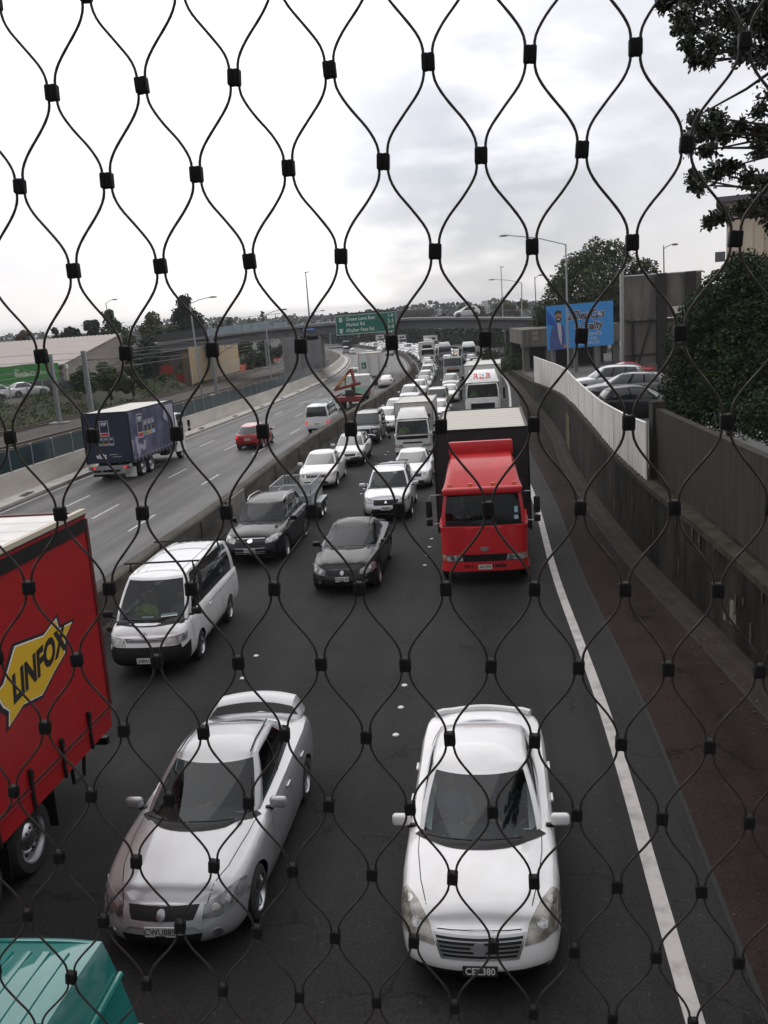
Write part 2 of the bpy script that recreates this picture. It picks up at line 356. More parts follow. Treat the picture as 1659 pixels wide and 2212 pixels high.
def ribbon(name, xa, xb, m, dz, y0, y1, nx=2, kind=True, za=None):
    ys = yrange(y0, y1); vs_, fs, uv = [], [], []
    for y in ys:
        a, b = xa(y), xb(y)
        for j in range(nx): x = a+(b-a)*j/(nx-1); vs_.append((x, y, gz(y)+dz)); uv.append((x-MID(y), y))
    for i in range(len(ys)-1):
        for j in range(nx-1): fs.append((i*nx+j, i*nx+j+1, (i+1)*nx+j+1, (i+1)*nx+j))
    me = bpy.data.meshes.new(name); me.from_pydata(vs_, [], fs); me.materials.append(m); ul = me.uv_layers.new(name='UVMap')
    for lp in me.loops: ul.data[lp.index].uv = uv[lp.vertex_index]
    me.update(); o = link(name, me)
    if kind: o['kind'] = 'structure'
    return o
def section(name, prof, m, y0, y1, step=None, parent=None, closed=False, smooth=False, gap=0):
    """profile of (x offset function or number from MID, height over road or function) swept along the road"""
    mb = MB(); ys = yrange(y0, y1) if step is None else list(np.arange(y0, y1+.001, step)); rows = []
    for y in ys:
        r = []
        for (u, h) in prof: r.append((u(y) if callable(u) else MID(y)+u, y, h(y) if callable(h) else gz(y)+h))
        if closed: r.append(r[0])
        rows.append(r)
    mb.grid(rows, 0, smooth)
    if closed:
        for r, fl in ((rows[0][:-1], 0), (rows[-1][:-1], 1)): mb.face([mb.vert(p) for p in r], 0)
    return put(name, mb, m, parent, sharp=30)
def setting():
    GRASS = mat('meadow', (.024, .032, .014), rough=.95, spec=.1, col2=(.035, .034, .018), nscale=.25)
    g = MB(); ys = [-200, -60, -10] + list(np.arange(0, 700, 20)) + [700, 1200, 4000]
    xs = [-3000, -900, -300, -120, -60, -20, 0, 20, 60, 120, 300, 900, 3000]
    g.grid([[(x, y, (gz(y) if y < 700 else -14) - .12 - (.9 if abs(x) < 59 and 0 < y < 690 else 0)*0) for x in xs] for y in ys], 0, False); struct('ground', g, GRASS)
    ribbon('road', sect(.3), sect(12.62), A_NEAR, 0.0, -40, 640, 3)
    ribbon('far_road', sect(-11.5), sect(.1), A_FAR, 0.0, -40, 640, 3)
    ribbon('road_shoulder', sect(12.62), lambda y: WALLX(y)-.52, A_SHO, .006, -40, 420, 3)
    KERB = mat('kerb_concrete', (.046, .038, .031), rough=.92, spec=.12, nscale=2.2, bump=.4, bscale=20, col2=(.030, .024, .020))
    o = section('gutter', [(lambda y: WALLX(y)-.60, .004), (lambda y: WALLX(y)-.58, .035), (lambda y: WALLX(y)-.34, .012), (lambda y: WALLX(y)-.20, .05), (lambda y: WALLX(y)+.05, .06)], KERB, -40, 300); o['kind'] = 'structure'
    o = section('drain_channel', [(lambda y: WALLX(y)-.64, .008), (lambda y: WALLX(y)-.585, .009)], mat('damp_dirt', (.02, .017, .015), rough=.9), -40, 200); o['kind'] = 'structure'
    LINE = mat('road_paint', (.40, .375, .36), rough=.6, col2=(.24, .225, .215), nscale=3.5, ramp=(.45, .72))
    ribbon('edge_line', sect(11.80), sect(11.99), LINE, .008, -40, 420)
    ribbon('edge_line', sect(-11.28), sect(-11.16), LINE, .008, -40, 420)
    ribbon('edge_line', sect(-.75), sect(-.64), LINE, .008, -40, 420)
    ribbon('edge_line', sect(1.10), sect(1.2), LINE, .008, 60, 420)
    jm = MB(); ys = yrange(-10, 250); jm.grid([[(MID(y)+12.58, y, gz(y)+.012), (MID(y)+12.64, y, gz(y)+.012)] for y in ys], 0, False); struct('road_seam', jm, mat('seal_seam', (.014, .013, .013), rough=.9))
    LW = mat('dash_paint', (.50, .49, .47), rough=.6, noise_=.3, nscale=3)
    d = MB()
    for k, u in enumerate((-3.45, -6.05, -8.55)):
        y = 14+k*3.1
        while y < 400:
            a, b = y, y+3.0; w = .055
            d.face([d.vert((MID(q)+u+s*w, q, gz(q)+.008)) for q, s in ((a, -1), (a, 1), (b, 1), (b, -1))]); y += 10
    struct('lane_marking', d, LW)
    # white ceramic dots between the queuing lanes
    st = MB().lathe([(0, .001), (.004, .045), (.018, .036), (.022, .001)], 'z', n=12); sm = st.mesh('road_stud', mat('ceramic_stud', (.62, .62, .60), rough=.35, noise_=.25, nscale=30))
    spots = [(a, b) for b0 in (4.0, 14.7, 25.9, 37, 48, 59) for u in (8.25,) for a, b in [(u, b0), (u, b0+1.15), (u, b0+2.2), (u, b0+3.3)]] + [(4.85, b) for b in (16.7, 17.9, 19.2, 27.0, 28.2, 38.4, 39.6, 40.8, 50, 51.2)]
    for i, (u, y) in enumerate(spots):
        o = link('road_stud', sm, loc=(MID(y)+u, y, gz(y)+.004)); tag(o, 'small white raised dot on the asphalt along a lane line between the queues', 'road stud', 'white raised dots along the lane lines'); o.scale = (1.35, 1.35, 1)
    # ---- median and left side barriers
    CONC = mat('median_concrete', (.105, .095, .08), rough=.9, spec=.2, col2=(.05, .045, .038), nscale=1.6, stretch=(1, .35, 1.6), bump=.25, bscale=14)
    t = thing('concrete_barrier', 'low weathered concrete barrier dividing the queue from the flowing traffic', 'barrier')
    section('barrier_wall', [(-.04, -.02), (0, .12), (.05, .98), (.10, 1.02), (.42, 1.02), (.48, .97), (.56, .14), (.66, -.02)], CONC, -30, 520, parent=t)
    JM = mat('joint_dark', (.03, .028, .025), rough=.9)  # dark grey for the narrow joint strips on the barrier
    for y in np.arange(6, 110, 6.0): put('joint', MB().box((MID(y)+.575, y, gz(y)+.5), (.05, .03, .92)), JM, t)
    pnl = MB(); y = 34.5; pnl.box((MID(y)+.575, y, gz(y)+.55), (.05, 2.4, .95), 0, Matrix.Rotation(-math.atan(.12), 3, 'Z')); put('patched_panel', pnl, mat('pale_concrete', (.21, .20, .185), rough=.8, noise_=.25, nscale=4), t)
    PALEC = mat('pale_barrier_concrete', (.42, .39, .34), rough=.8, col2=(.32, .295, .255), nscale=.8, stretch=(1, .3, 2))
    t = thing('roadside_wall', 'pale concrete wall along the far side of the flowing lanes, carrying teal screens', 'wall')
    section('wall', [(-11.62, -.02), (-11.62, .10), (-12.45, .16), (-12.52, .30), (-12.95, 1.10), (-13.20, 1.12), (-13.25, -.3)], PALEC, -10, 330, parent=t)
    section('base_kerb', [(-11.60, 0), (-11.60, .13), (-12.40, .19)], mat('white_kerb_concrete', (.50, .475, .43), rough=.8, col2=(.36, .34, .31), nscale=1.2), -10, 330, parent=t)
    gr = MB()
    for y in np.arange(8, 170, 9): gr.box((MID(y)-11.9, y, gz(y)+.165), (.35, 1.2, .02))
    put('drain_slot', gr, mat('slot_dark', (.02, .02, .02)), t)
    ch = section('kerb_channel', [(-11.80, .140), (-11.74, .134)], mat('channel_dark', (.06, .056, .05), rough=.9), -10, 330, parent=t)  # narrow strip of darker grey along the pale kerb
    t = thing('screen_fence', 'row of dark teal screen panels between grey posts on top of the pale wall', 'fence')
    TEAL = mat('teal_screen', (.012, .045, .052), rough=.28, coat=.3, noise_=.35, nscale=.7)
    ys = list(np.arange(10, 152, 2.35)); pm = MB()
    for i, y in enumerate(ys):
        p = rp(-13.10, y, 1.12); o = put('post', MB().box((0, 0, .56), (.08, .10, 1.12)), STEEL, t, p)
        if i+1 < len(ys):
            q = rp(-13.10, ys[i+1], 1.12); d = (q-p).normalized(); mb = MB(); nrm = Vector((d.y, -d.x, 0)).normalized()*.012; a, b = p+d*.05, q-d*.05
            for zz in (.04, 1.06):
                for s in (-1, 1): pass
            v = [a+nrm+Vector((0, 0, .04)), b+nrm+Vector((0, 0, .04)), b+nrm+Vector((0, 0, 1.06)), a+nrm+Vector((0, 0, 1.06))]; w = [x-2*nrm for x in v]
            ii = [mb.vert(x) for x in v+w]
            for f in ((0, 1, 2, 3), (7, 6, 5, 4), (0, 4, 5, 1), (1, 5, 6, 2), (2, 6, 7, 3), (3, 7, 4, 0)): mb.face([ii[k] for k in f])
            put('panel', mb, TEAL, t)
    # ---- right retaining wall, grey board wall and white fence
    OLD = mat('mossy_concrete', (.036, .031, .024), rough=.95, spec=.15, col2=(.009, .0085, .007), nscale=.9, stretch=(1, 1.2, .45), ramp=(.36, .60), bump=.5, bscale=7)
    t = thing('retaining_wall', 'dark mossy stained concrete retaining wall beside the shoulder', 'wall')
    section('wall', [(lambda y: WALLX(y), -.05), (lambda y: WALLX(y)+.02, lambda y: WALLT(y)-.02), (lambda y: WALLX(y)+.05, lambda y: WALLT(y)), (lambda y: WALLX(y)+.55, lambda y: WALLT(y)+.03), (lambda y: WALLX(y)+.60, -.3)], OLD, -40, 118, parent=t)
    cp = section('capping', [(lambda y: WALLX(y)-.03, lambda y: WALLT(y)-.14), (lambda y: WALLX(y)-.03, lambda y: WALLT(y)+.008), (lambda y: WALLX(y)+.30, lambda y: WALLT(y)+.03)], mat('capping_stone', (.060, .052, .040), rough=.95, spec=.15, col2=(.022, .022, .013), nscale=2.5), -40, 118, parent=t)
    pat = MB()
    for (y, z, w, h) in ((17.8, .92, .30, .50), (18.3, .66, .12, .22)): pat.box((WALLX(y)-.002, y, gz(y)+z*.75), (.02, w, h), 0, Matrix.Rotation(.03, 3, 'Z'))
    put('pale_patch', pat, mat('patch_pale', (.20, .18, .14), rough=.9, noise_=.4, nscale=9), t)
    rg = random.Random(15); gm = MB()
    for k in range(420):
        y = rg.uniform(6, 60); x = WALLX(y)-rg.choice((.62, .45, .1, .8))-abs(rg.gauss(0, .12)); s_ = rg.uniform(.012, .035); a = rg.uniform(0, 6.28)
        gm.box((x, y, gz(y)+.03), (s_*rg.uniform(1, 2.2), s_, s_*.6), 0, Matrix.Rotation(a, 3, 'Z'))
    go = put('roadside_grit', gm, mat('grit', (.06, .05, .042), rough=.95, randisl=.5), recalc=False); go['kind'] = 'stuff'; tag(go, 'loose grit and scraps lying along the gutter under the dark wall', 'grit')
    rs = random.Random(4); fl = MB()
    for k in range(34):
        y = rs.uniform(14, 30); z = rs.uniform(.5, 1.9); w = rs.uniform(.03, .12); h = rs.uniform(.08, .38); x = WALLX(y)-.006; n = rs.randint(5, 8)
        fl.prism([(w*math.cos(6.283*i/n)*rs.uniform(.4, 1), h*math.sin(6.283*i/n)*rs.uniform(.4, 1)) for i in range(n)], .012, 0, lambda u, v, d: Vector((x+.006-d, y+u, gz(y)+z+v)))
    put('flaking_render', fl, mat('flaked_paint', (.055, .048, .038), rough=.9, noise_=.5, nscale=6), t)
    ys_ = MB(); y = 46; ys_.box((WALLX(y)-.01, y, gz(y)+1.1), (.03, 2.6, 1.6), 0, Matrix.Rotation(-math.atan(.145), 3, 'Z')); put('yellow_stain', ys_, mat('lichen_yellow', (.11, .075, .015), rough=.9, col2=(.04, .035, .015), nscale=3), t)
    BOARD = mat('board_marked_concrete', (.056, .050, .041), rough=.95, spec=.15, col2=(.030, .0275, .023), nscale=3.2, stretch=(1, 5, .12), bump=.4, bscale=12)
    t = thing('board_wall', 'tall grey brown upright board wall standing on the retaining wall beside the bush', 'wall')
    X = lambda o: (lambda y: WALLX(y)+o)
    section('wall', [(X(.42), lambda y: WALLT(y)-.2), (X(.42), lambda y: 3.62-.004*(25-y)), (X(.62), lambda y: 3.62-.004*(25-y)), (X(.62), lambda y: WALLT(y)-.2)], BOARD, -20, 25.5, step=1.3, parent=t, closed=True)
    o = put('end_post', MB().box((WALLX(25.7)+.50, 25.72, (3.75+WALLT(25.5))/2), (.34, .36, 3.75-WALLT(25.5)+.1)), BOARD, t)
    WF = mat('white_sheet_fence', (.74, .71, .68), rough=.6, col2=(.58, .56, .53), nscale=1.3, stretch=(1, 1, .3))
    t = thing('metal_fence', 'white ribbed sheet metal fence along the top of the retaining wall', 'fence')
    FT = lin([23.9, 27.4, 33, 40, 47, 55, 63.7, 78], [3.31, 3.14, 3.0, 3.05, 3.06, 2.75, 2.42, 2.0]); edges = [25.4+i*2.55 for i in range(21)]
    for a, b in zip(edges[:-1], edges[1:]):
        mb = MB(); rows = [[], []]; n = max(6, int((b-a)/.11))
        for k in range(n+1):
            y = a+.02+(b-a-.04)*k/n; x = WALLX(y)+.12+(.018 if k % 4 in (0, 1) else -.012); rows[0].append((x, y, WALLT(y)+.02)); rows[1].append((x, y, FT(y)))
        mb.grid(rows, 0, False); rows2 = [[(p[0]+.03, p[1], p[2]) for p in r] for r in rows]; mb.grid(rows2, 0, False, True); mb.grid([rows[1], rows2[1]], 0, False)
        put('panel', mb, WF, t)
        tr = MB(); p, q = Vector((WALLX(a)+.12, a, FT(a)+.02)), Vector((WALLX(b)+.12, b, FT(b)+.02)); tr.tube([p, q], .035, 4); tr.tube([Vector((WALLX(a)+.12, a, WALLT(a))), p], .035, 4); put('frame', tr, WF, t)
    # upper ground on the right with its car park
    UG = mat('car_park_tar', (.060, .058, .055), rough=.85, noise_=.3, nscale=.6)
    g = MB(); rows = []
    for y in yrange(-40, 420, 3):
        z1 = min(WALLT(y)-.08, 1.42) if y < 60 else WALLT(y)-.05
        rows.append([(WALLX(y)+.5, y, z1), (WALLX(y)+12, y, z1 if y < 60 else z1+.3), (WALLX(y)+25, y, z1+1.2 if y > 60 else z1+.2), (WALLX(y)+60, y, z1+3 if y > 60 else z1+1), (WALLX(y)+200, y, z1+5)])
    g.grid(rows, 0, False); struct('car_park', g, UG)
    ln = MB()
    for k in range(4): ln.box((12+.6*k, 33+k*2.6, WALLT(33)*0+1.435), (4.2, .09, .006), 0, Matrix.Rotation(.25, 3, 'Z'))
    struct('parking_line', ln, LW)
    # ---- left side: railway, bank, yard
    BAL = mat('ballast', (.075, .062, .052), rough=.95, col2=(.040, .034, .030), nscale=1.2, bump=.8, bscale=9)
    section('railway_bed', [(-13.22, -.2), (-13.24, .75), (-18, .78), (-22.5, .80), (-23.5, .62), (-24.5, .80), (-29, .80), (-30, .6)], BAL, -20, 330)['kind'] = 'structure'
    BANK = mat('bank_soil', (.050, .040, .026), rough=.95, col2=(.030, .042, .014), nscale=.45, ramp=(.42, .58), bump=1, bscale=4)
    mb = MB(); rows = []
    for y in yrange(10, 330, 1.4):
        r = []
        for k, (u, h) in enumerate([(-28.6, .7), (-29.2, .95), (-29.8, 1.35), (-30.5, 1.75), (-31.1, 2.15), (-31.8, 2.42), (-32.6, 2.52), (-36, 2.55)]):
            f = 1 if y < 118 else max(.25, 1-(y-118)/40)
            nz = noise.noise(Vector((y*.35, u*.8, 2)))*.22 if 0 < k < 6 else 0; r.append((MID(y)+u, y, gz(y)+.7+(h-.7)*f+nz*f))
        rows.append(r)
    mb.grid(rows, 0, True); struct('grass_bank', mb, BANK)
    mb = MB(); mb.grid([[(MID(y)+u, y, gz(y)+2.53*(1 if y < 118 else max(.25, 1-(y-118)/40))-.01) for u in (-35.5, -60, -160)] for y in yrange(-20, 330, 4)], 0, False); struct('yard', mb, mat('yard_tar', (.07, .066, .06), rough=.9, noise_=.3, nscale=.4))
    RUST = mat('rail_steel', (.085, .055, .040), rough=.5, metal=.4, noise_=.3, nscale=3); SLEEP = mat('sleeper_concrete', (.13, .115, .095), rough=.9)
    for (u, lab) in ((-20.4, 'rusty railway track nearer the motorway on dark ballast'), (-26.8, 'rusty railway track running along the foot of the bank')):
        t = thing('railway_track', lab, 'railway track')
        for s in (-.55, .55):
            section('rail', [(u+s-.035, .80), (u+s-.035, .98), (u+s+.035, .98), (u+s+.035, .80)], RUST, 20, 330, parent=t, closed=True)
        sl_ = MB()
        for y in np.arange(30, 230, .75): sl_.box((MID(y)+u, y, gz(y)+.80), (2.1, .24, .10))
        o = put('sleeper', sl_, SLEEP, t); o['kind'] = 'stuff'
    loose = MB()
    for k, (y, u, a, L) in enumerate(((58, -18.2, .20, 7), (60, -17.6, .05, 6), (63, -18.0, .12, 8))): loose.box((MID(y)+u, y, gz(y)+.85+.06*k), (.09, L, .12), 0, Matrix.Rotation(-a, 3, 'Z'))
    tag(put('spare_rail', loose, mat('rusty_rail', (.10, .035, .02), rough=.8, noise_=.4, nscale=4)), 'rusty loose rails lying on the ballast by the first mast', 'rail')
setting()
# ------------------------------------------------------------------ mesh fence and footbridge the picture is taken from
def mesh_fence():
    O = Vector((-.256, .7462, 7.0742)); eA = Vector((.98892, -.14442, -.03432)); eB = Vector((-.03414, .00372, -.99941)); n = eA.cross(eB).normalized()
    if n.y > 0: n = -n
    cu = [-.001955, .069743, .001158, -1.9e-05, .000202, -9.6e-05, 1.3e-05, -4.8e-05, 1e-05, -1e-06]; cv = [.002185, -.00065, .063895, -.000109, 7.6e-05, 3.5e-05, 2e-05, -1.4e-05, 1e-05, -4e-06]
    def P(u, v, off=0.0):
        uo, vo = u, v; u = min(max(u, -3), 10.5); v = min(max(v, -2), 13.5)
        b = (1, u, v, u*u, u*v, v*v, u**3, u*u*v, u*v*v, v**3); return eA*((uo-u)*.0700)+eB*((vo-v)*.0645)+O+eA*sum(c*k for c, k in zip(cu, b))+eB*sum(c*k for c, k in zip(cv, b))+n*off
    WIRE = mat('dark_wire_rope', (.020, .0145, .0125), rough=.45, metal=0, spec=.3, noise_=.3, nscale=120); CLAMP = mat('dark_clamp', (.006, .006, .0065), rough=.6, spec=.15, noise_=.25, nscale=90)
    t = thing('mesh_fence', 'dark wire rope safety mesh with square clamps close in front of the viewer', 'fence', P(4, 14)); inv = Matrix.Translation(t.location).inverted()
    # the node rows are numbered from the top; even rows sit at half columns
    R0, R1 = -9, 20; h = -17.0; r = .00098
    while h < 24:
        pts = []
        for row in range(R0, R1):
            def node(rw): 
                c = h if (abs(h*2) % 2 == (1 if rw % 2 == 0 else 0)) else h+.5; return c, (.046 if c == h else -.046)
            (a, da), (b, db) = node(row), node(row+1)
            for k in range(16):
                s = k/16; v = row+s; q = min(1, max(0, (s-.10)/.80)); sm = q*q*(3-2*q)
                pts.append(P((a+da)+((b+db)-(a+da))*sm, v))
        mb = MB(); up = n_ = None; prev = None; b0 = 0; nn = 10
        for i, p in enumerate(pts):
            d = (pts[min(i+1, len(pts)-1)]-pts[max(i-1, 0)]).normalized(); x = d.cross(Vector((0, 1, 0))); x.normalize(); y = d.cross(x)
            for k in range(nn):
                a = 2*math.pi*k/nn; rr = r*(1+.13*math.cos(5*a-i*1.35)); mb.vert(inv @ (p+x*(rr*math.cos(a))+y*(rr*math.sin(a))))
        for i in range(len(pts)-1):
            for k in range(nn): k2 = (k+1) % nn; mb.face((i*nn+k, i*nn+k2, (i+1)*nn+k2, (i+1)*nn+k), 0, True)
        put('cable', mb, WIRE, t, recalc=False, sharp=80); h += .5
    proto = MB().bbox((-.0021, 0, 0), (.0050, .0078, .0115), .0014, 0, 3).bbox((.0021, 0, 0), (.0050, .0078, .0115), .0014, 0, 3).bbox((0, 0, 0), (.0055, .0068, .0108), .0008, 0, 1); pm = proto.mesh('clamp', CLAMP); simple = MB().bbox((0, 0, 0), (.0085, .0078, .0113), .0014, 0, 1)
    rest = MB(); k = 0; rs = random.Random(3); nodes = []
    for row in range(R0, R1+1):
        for j in range(-17, 24):
            c = j+(.5 if row % 2 == 0 else 0); p = P(c, row); d = p-Vector((0, 0, CAM_H)); z = d.dot(_F); px, py = 829.5+2000*d.dot(_R)/z, 1106-2000*d.dot(_U)/z; nodes.append((max(abs(px-829.5)/829.5, abs(py-1106)/1106), c, row))
    nodes.sort()
    for (m, c, row) in nodes:
        p = P(c, row); ux = (P(c+.2, row)-P(c-.2, row)).normalized(); uz = (P(c, row-.2)-P(c, row+.2)).normalized(); uy = uz.cross(ux); M = Matrix((( ux.x, uy.x, uz.x, p.x), (ux.y, uy.y, uz.y, p.y), (ux.z, uy.z, uz.z, p.z), (0, 0, 0, 1))) @ Matrix.Rotation(rs.uniform(-.06, .06), 4, 'Y')
        if k < 100:
            o = link('clamp', pm, t); o.matrix_parent_inverse = inv; o.matrix_world = M; o.matrix_basis = M; k += 1
        else: rest.join(simple, None, inv @ M)
    o = put('clamp', rest, CLAMP, t); o['kind'] = 'stuff'
    t = thing('footbridge', 'concrete footbridge deck across the motorway under the mesh fence', 'footbridge', (0, 0, 5)); a = math.atan2(-.14442, .98892); Rz = Matrix.Rotation(a, 3, 'Z'); c = Vector((-.256, .7462, 0))+Rz @ Vector((0, -3.35, 0)); CON = mat('bridge_concrete', (.30, .29, .27), rough=.85, noise_=.3, nscale=1.5)
    b = MB(); b.box(c+Vector((0, 0, .0)), (70, 6.9, .55), 0, Rz); put('deck', b, CON, t); b = MB()  # deck runs unseen behind the fence, widened to shade the near road
    for s in (-1, 1): b.box(c+Rz @ Vector((0, s*2.6, -.55)), (70, .35, .6), 0, Rz)
    put('girder', b, CON, t)
mesh_fence()
# ------------------------------------------------------------------ greenery
def leaf_quads(mb, pts, size, rs, asp=.55, m=0):
    for p in pts:
        s = size*rs.uniform(.6, 1.35); d = Vector((rs.gauss(0, 1), rs.gauss(0, 1), rs.gauss(0, .8))).normalized(); e = d.cross(Vector((rs.gauss(0, 1), rs.gauss(0, 1), rs.gauss(0, 1)))).normalized()
        b = len(mb.v)
        mb.v += [tuple(p-d*s*.5), tuple(p+e*s*asp*.5), tuple(p+d*s*.5), tuple(p-e*s*asp*.5)]; mb.f.append((b, b+1, b+2, b+3)); mb.m.append(m); mb.sm.append(False)
def cloud(blobs, n, rs, gap=.0, fr=1.0):
    out = []; w = [b[3]**2 for b in blobs]; tot = sum(w)
    for (x, y, z, r, *sq), wi in zip(blobs, w):
        k = int(n*wi/tot); sz = sq[0] if sq else 1
        while k > 0:
            d = Vector((rs.gauss(0, 1), rs.gauss(0, 1), rs.gauss(0, 1))).normalized(); q = (rs.random()**.38)
            lump = 1+.30*noise.noise(d*2.1+Vector((x, y, z))); p = Vector((x+d.x*r*q*lump, y+d.y*r*q*lump, z+d.z*r*q*sz*lump)); k -= 1
            if gap and noise.noise(p*(fr/ max(r, .3))*1.7) < gap-.62: continue
            out.append(p)
    return out
LEAFM = {}
def leafmat(k):
    if k not in LEAFM:
        c = dict(dark=(.032, .056, .022), mid=(.060, .085, .028), olive=(.095, .105, .035), blue=(.050, .072, .052), brown=(.12, .085, .055), black=(.022, .032, .019), lit=(.070, .105, .030))[k]  # each key picks one leaf tone; lit is simply a fresh green
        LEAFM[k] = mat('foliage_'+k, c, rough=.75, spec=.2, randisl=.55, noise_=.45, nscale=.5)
    return LEAFM[k]
BARK = mat('bark', (.05, .04, .03), rough=.9, noise_=.4, nscale=5)
def tree(name, label, base, blobs, n, leaf, kind='dark', group=None, gap=.32, trunk=.25, seed=1, cat='tree', stems=None, asp=.55):
    rs = random.Random(seed); t = thing(name, label, cat, base, group); bx = Vector(base)
    tk = MB(); top = max(blobs, key=lambda b: b[2]); cz = sum(b[2] for b in blobs)/len(blobs)
    mid = Vector((bx.x*.5+top[0]*.5, bx.y*.5+top[1]*.5, (bx.z+cz)/2)); tk.tube([Vector((0, 0, -.3)), (mid-bx), Vector((top[0], top[1], top[2]))-bx], trunk, 7, radii=[trunk, trunk*.7, trunk*.15])
    for b in blobs:
        if b is top: continue
        p = Vector(b[:3]); s = mid.lerp(bx, rs.uniform(0, .5)); e = (s+p)/2+Vector((0, 0, .15*b[3])); tk.tube([s-bx, e-bx, p-bx], trunk*.4, 5, radii=[trunk*.5, trunk*.3, trunk*.08])
    put('trunk', tk, BARK, t); mb = MB(); leaf_quads(mb, cloud(blobs, int(n*2.4), rs, gap), leaf, rs, asp)
    mb.v = [(p[0]-bx.x, p[1]-bx.y, p[2]-bx.z) for p in mb.v]; put('crown', mb, leafmat(kind), t, recalc=False); return t
def blobs_for(c, rx, rz, k, rs, sy=.8, conic=0):
    out = []
    for i in range(k):
        h = rs.uniform(-1, 1); w = math.sqrt(max(0, 1-h*h)) if not conic else max(.12, (1-(h+1)/2)**.8); a = rs.uniform(0, 6.283); q = rs.uniform(.35, .8)
        r = rs.uniform(.34, .52)*min(rx, rz) if not conic else rx*max(.22, .55*w); out.append((c[0]+rx*w*q*math.cos(a)*.75, c[1]+rx*sy*w*q*math.sin(a)*.75, c[2]+rz*h*.68, r))
    return out
def screen_tree(label, px, ytop, ybase, hw, Y, n, leaf, kind, seed, name='tree', group=None, conic=0, k=9, gap=.32, cat='tree', sink=.0):
    a, b = at_y(px, ytop, Y), at_y(px, ybase, Y); rx = hw*Y/2000*(1.8 if conic else 1.65); rz = (a.z-b.z)/2*1.22; rs = random.Random(seed)
    bl = blobs_for((b.x, Y, (a.z+b.z)/2), rx, rz, k, rs, conic=conic)
    return tree(name, label, (b.x, Y, b.z-.4-sink), bl, n, leaf, kind, group, gap, max(.08, rx*.07), seed, cat)
def greenery():
    G = 'trees behind the yard on the left'
    screen_tree('brownish bare topped tree far left above the warehouse roof', 62, 716, 745, 26, 160, 700, .5, 'brown', 2, gap=.45, k=6)
    screen_tree('low dark rounded tree behind the middle of the warehouse ridge', 140, 706, 742, 32, 155, 1100, .5, 'dark', 3)
    screen_tree('dark bushy tree left of the tall pointed one behind the warehouse', 190, 695, 740, 36, 158, 1300, .5, 'blue', 4)
    screen_tree('tall dark pointed tree behind the warehouse gable, below the lamp', 243, 672, 745, 30, 160, 1500, .5, 'dark', 5, conic=.6, k=12)
    screen_tree('dark thicket at the corner of the warehouse gable', 285, 722, 800, 34, 140, 1500, .45, 'dark', 6)
    screen_tree('grey green willow like tree in front of the overbridge abutment', 315, 735, 815, 34, 118, 1900, .4, 'blue', 7)
    screen_tree('broad mid green tree with a pale olive crown left of the overbridge', 350, 684, 752, 46, 150, 2400, .5, 'olive', 8, k=12)
    screen_tree('dark spreading tree filling the gap left of the tall conifer', 378, 700, 760, 36, 142, 1900, .48, 'dark', 9)
    screen_tree('tallest dark conifer at the left end of the overbridge', 405, 640, 740, 36, 150, 2600, .5, 'black', 10, conic=.7, k=15)
    screen_tree('round dark tree top just above the overbridge teal panels', 494, 690, 712, 30, 190, 900, .6, 'dark', 11, k=5)
    for lab, px, yt, yb, hw in (('small pine with tiered branches behind the overbridge lamp', 570, 672, 712, 9), ('wider flat topped pine above the overbridge railing', 543, 690, 712, 16)): screen_tree(lab, px, yt, yb, hw, 260, 420, .7, 'dark', 12+hw, conic=.6, k=8, gap=.42)
    screen_tree('low tree top peeping over the overbridge railing left of the sign', 668, 700, 716, 28, 230, 600, .7, 'dark', 15, k=5)
    screen_tree('dark dome of a tree above the grey truck on the overbridge', 905, 668, 700, 30, 230, 1100, .7, 'black', 16, k=6)
    screen_tree('pale olive tree low beside the car on the overbridge', 962, 676, 700, 26, 260, 500, .8, 'brown', 17, k=5)
    for i, (px, yt, hw) in enumerate(((1010, 664, 26), (1045, 662, 30), (1082, 660, 32), (1115, 650, 34), (1150, 660, 36))):
        screen_tree(('brown green tree in the hazy row beyond the overbridge, %s' % ('left of the tower', 'right below the tower', 'behind the thin mast', 'tallest of the row', 'meeting the big tree'))[0:] if 0 else ['hazy tree left of the white tower block', 'hazy tree just below the white tower block', 'hazy brownish tree behind the thin mast', 'taller hazy tree left of the black lamp post', 'hazy tree meeting the big right hand tree'][i], px, yt, 706, hw, 250+i*6, 900, .8, ['olive', 'brown', 'brown', 'olive', 'mid'][i], 20+i, k=6)
    for i, (px, yt, hw) in enumerate(((790, 722, 34), (868, 717, 30), (912, 716, 34), (958, 714, 36), (1000, 712, 34), (1040, 712, 34), (1072, 716, 26))):
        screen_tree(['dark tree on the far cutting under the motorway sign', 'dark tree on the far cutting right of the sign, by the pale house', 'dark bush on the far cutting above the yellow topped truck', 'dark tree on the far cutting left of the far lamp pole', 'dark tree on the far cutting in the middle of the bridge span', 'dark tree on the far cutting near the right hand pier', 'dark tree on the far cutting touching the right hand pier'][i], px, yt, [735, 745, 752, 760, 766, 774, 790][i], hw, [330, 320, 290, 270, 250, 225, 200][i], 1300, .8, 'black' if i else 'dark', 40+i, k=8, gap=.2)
    # big tree behind the billboard
    rs = random.Random(5); c = at_y(1300, 620, 112); bl = []
    for (px, py, r) in ((1205, 640, 34), (1190, 690, 30), (1240, 590, 40), (1290, 552, 36), (1330, 548, 30), (1350, 600, 50), (1295, 620, 50), (1390, 590, 34), (1420, 620, 26), (1250, 660, 45), (1330, 670, 45), (1400, 660, 40), (1165, 700, 22), (1180, 670, 26), (1215, 610, 30), (1265, 570, 30)):
        p = at_y(px, py, 112+rs.uniform(-3, 3)); bl.append((p.x, p.y, p.z, r*112/2000))
    tree('tree', 'large leafy tree with sky showing through, behind the blue billboard', (c.x, 112, 0), bl, 9500, .40, 'mid', None, .28, .45, 6)
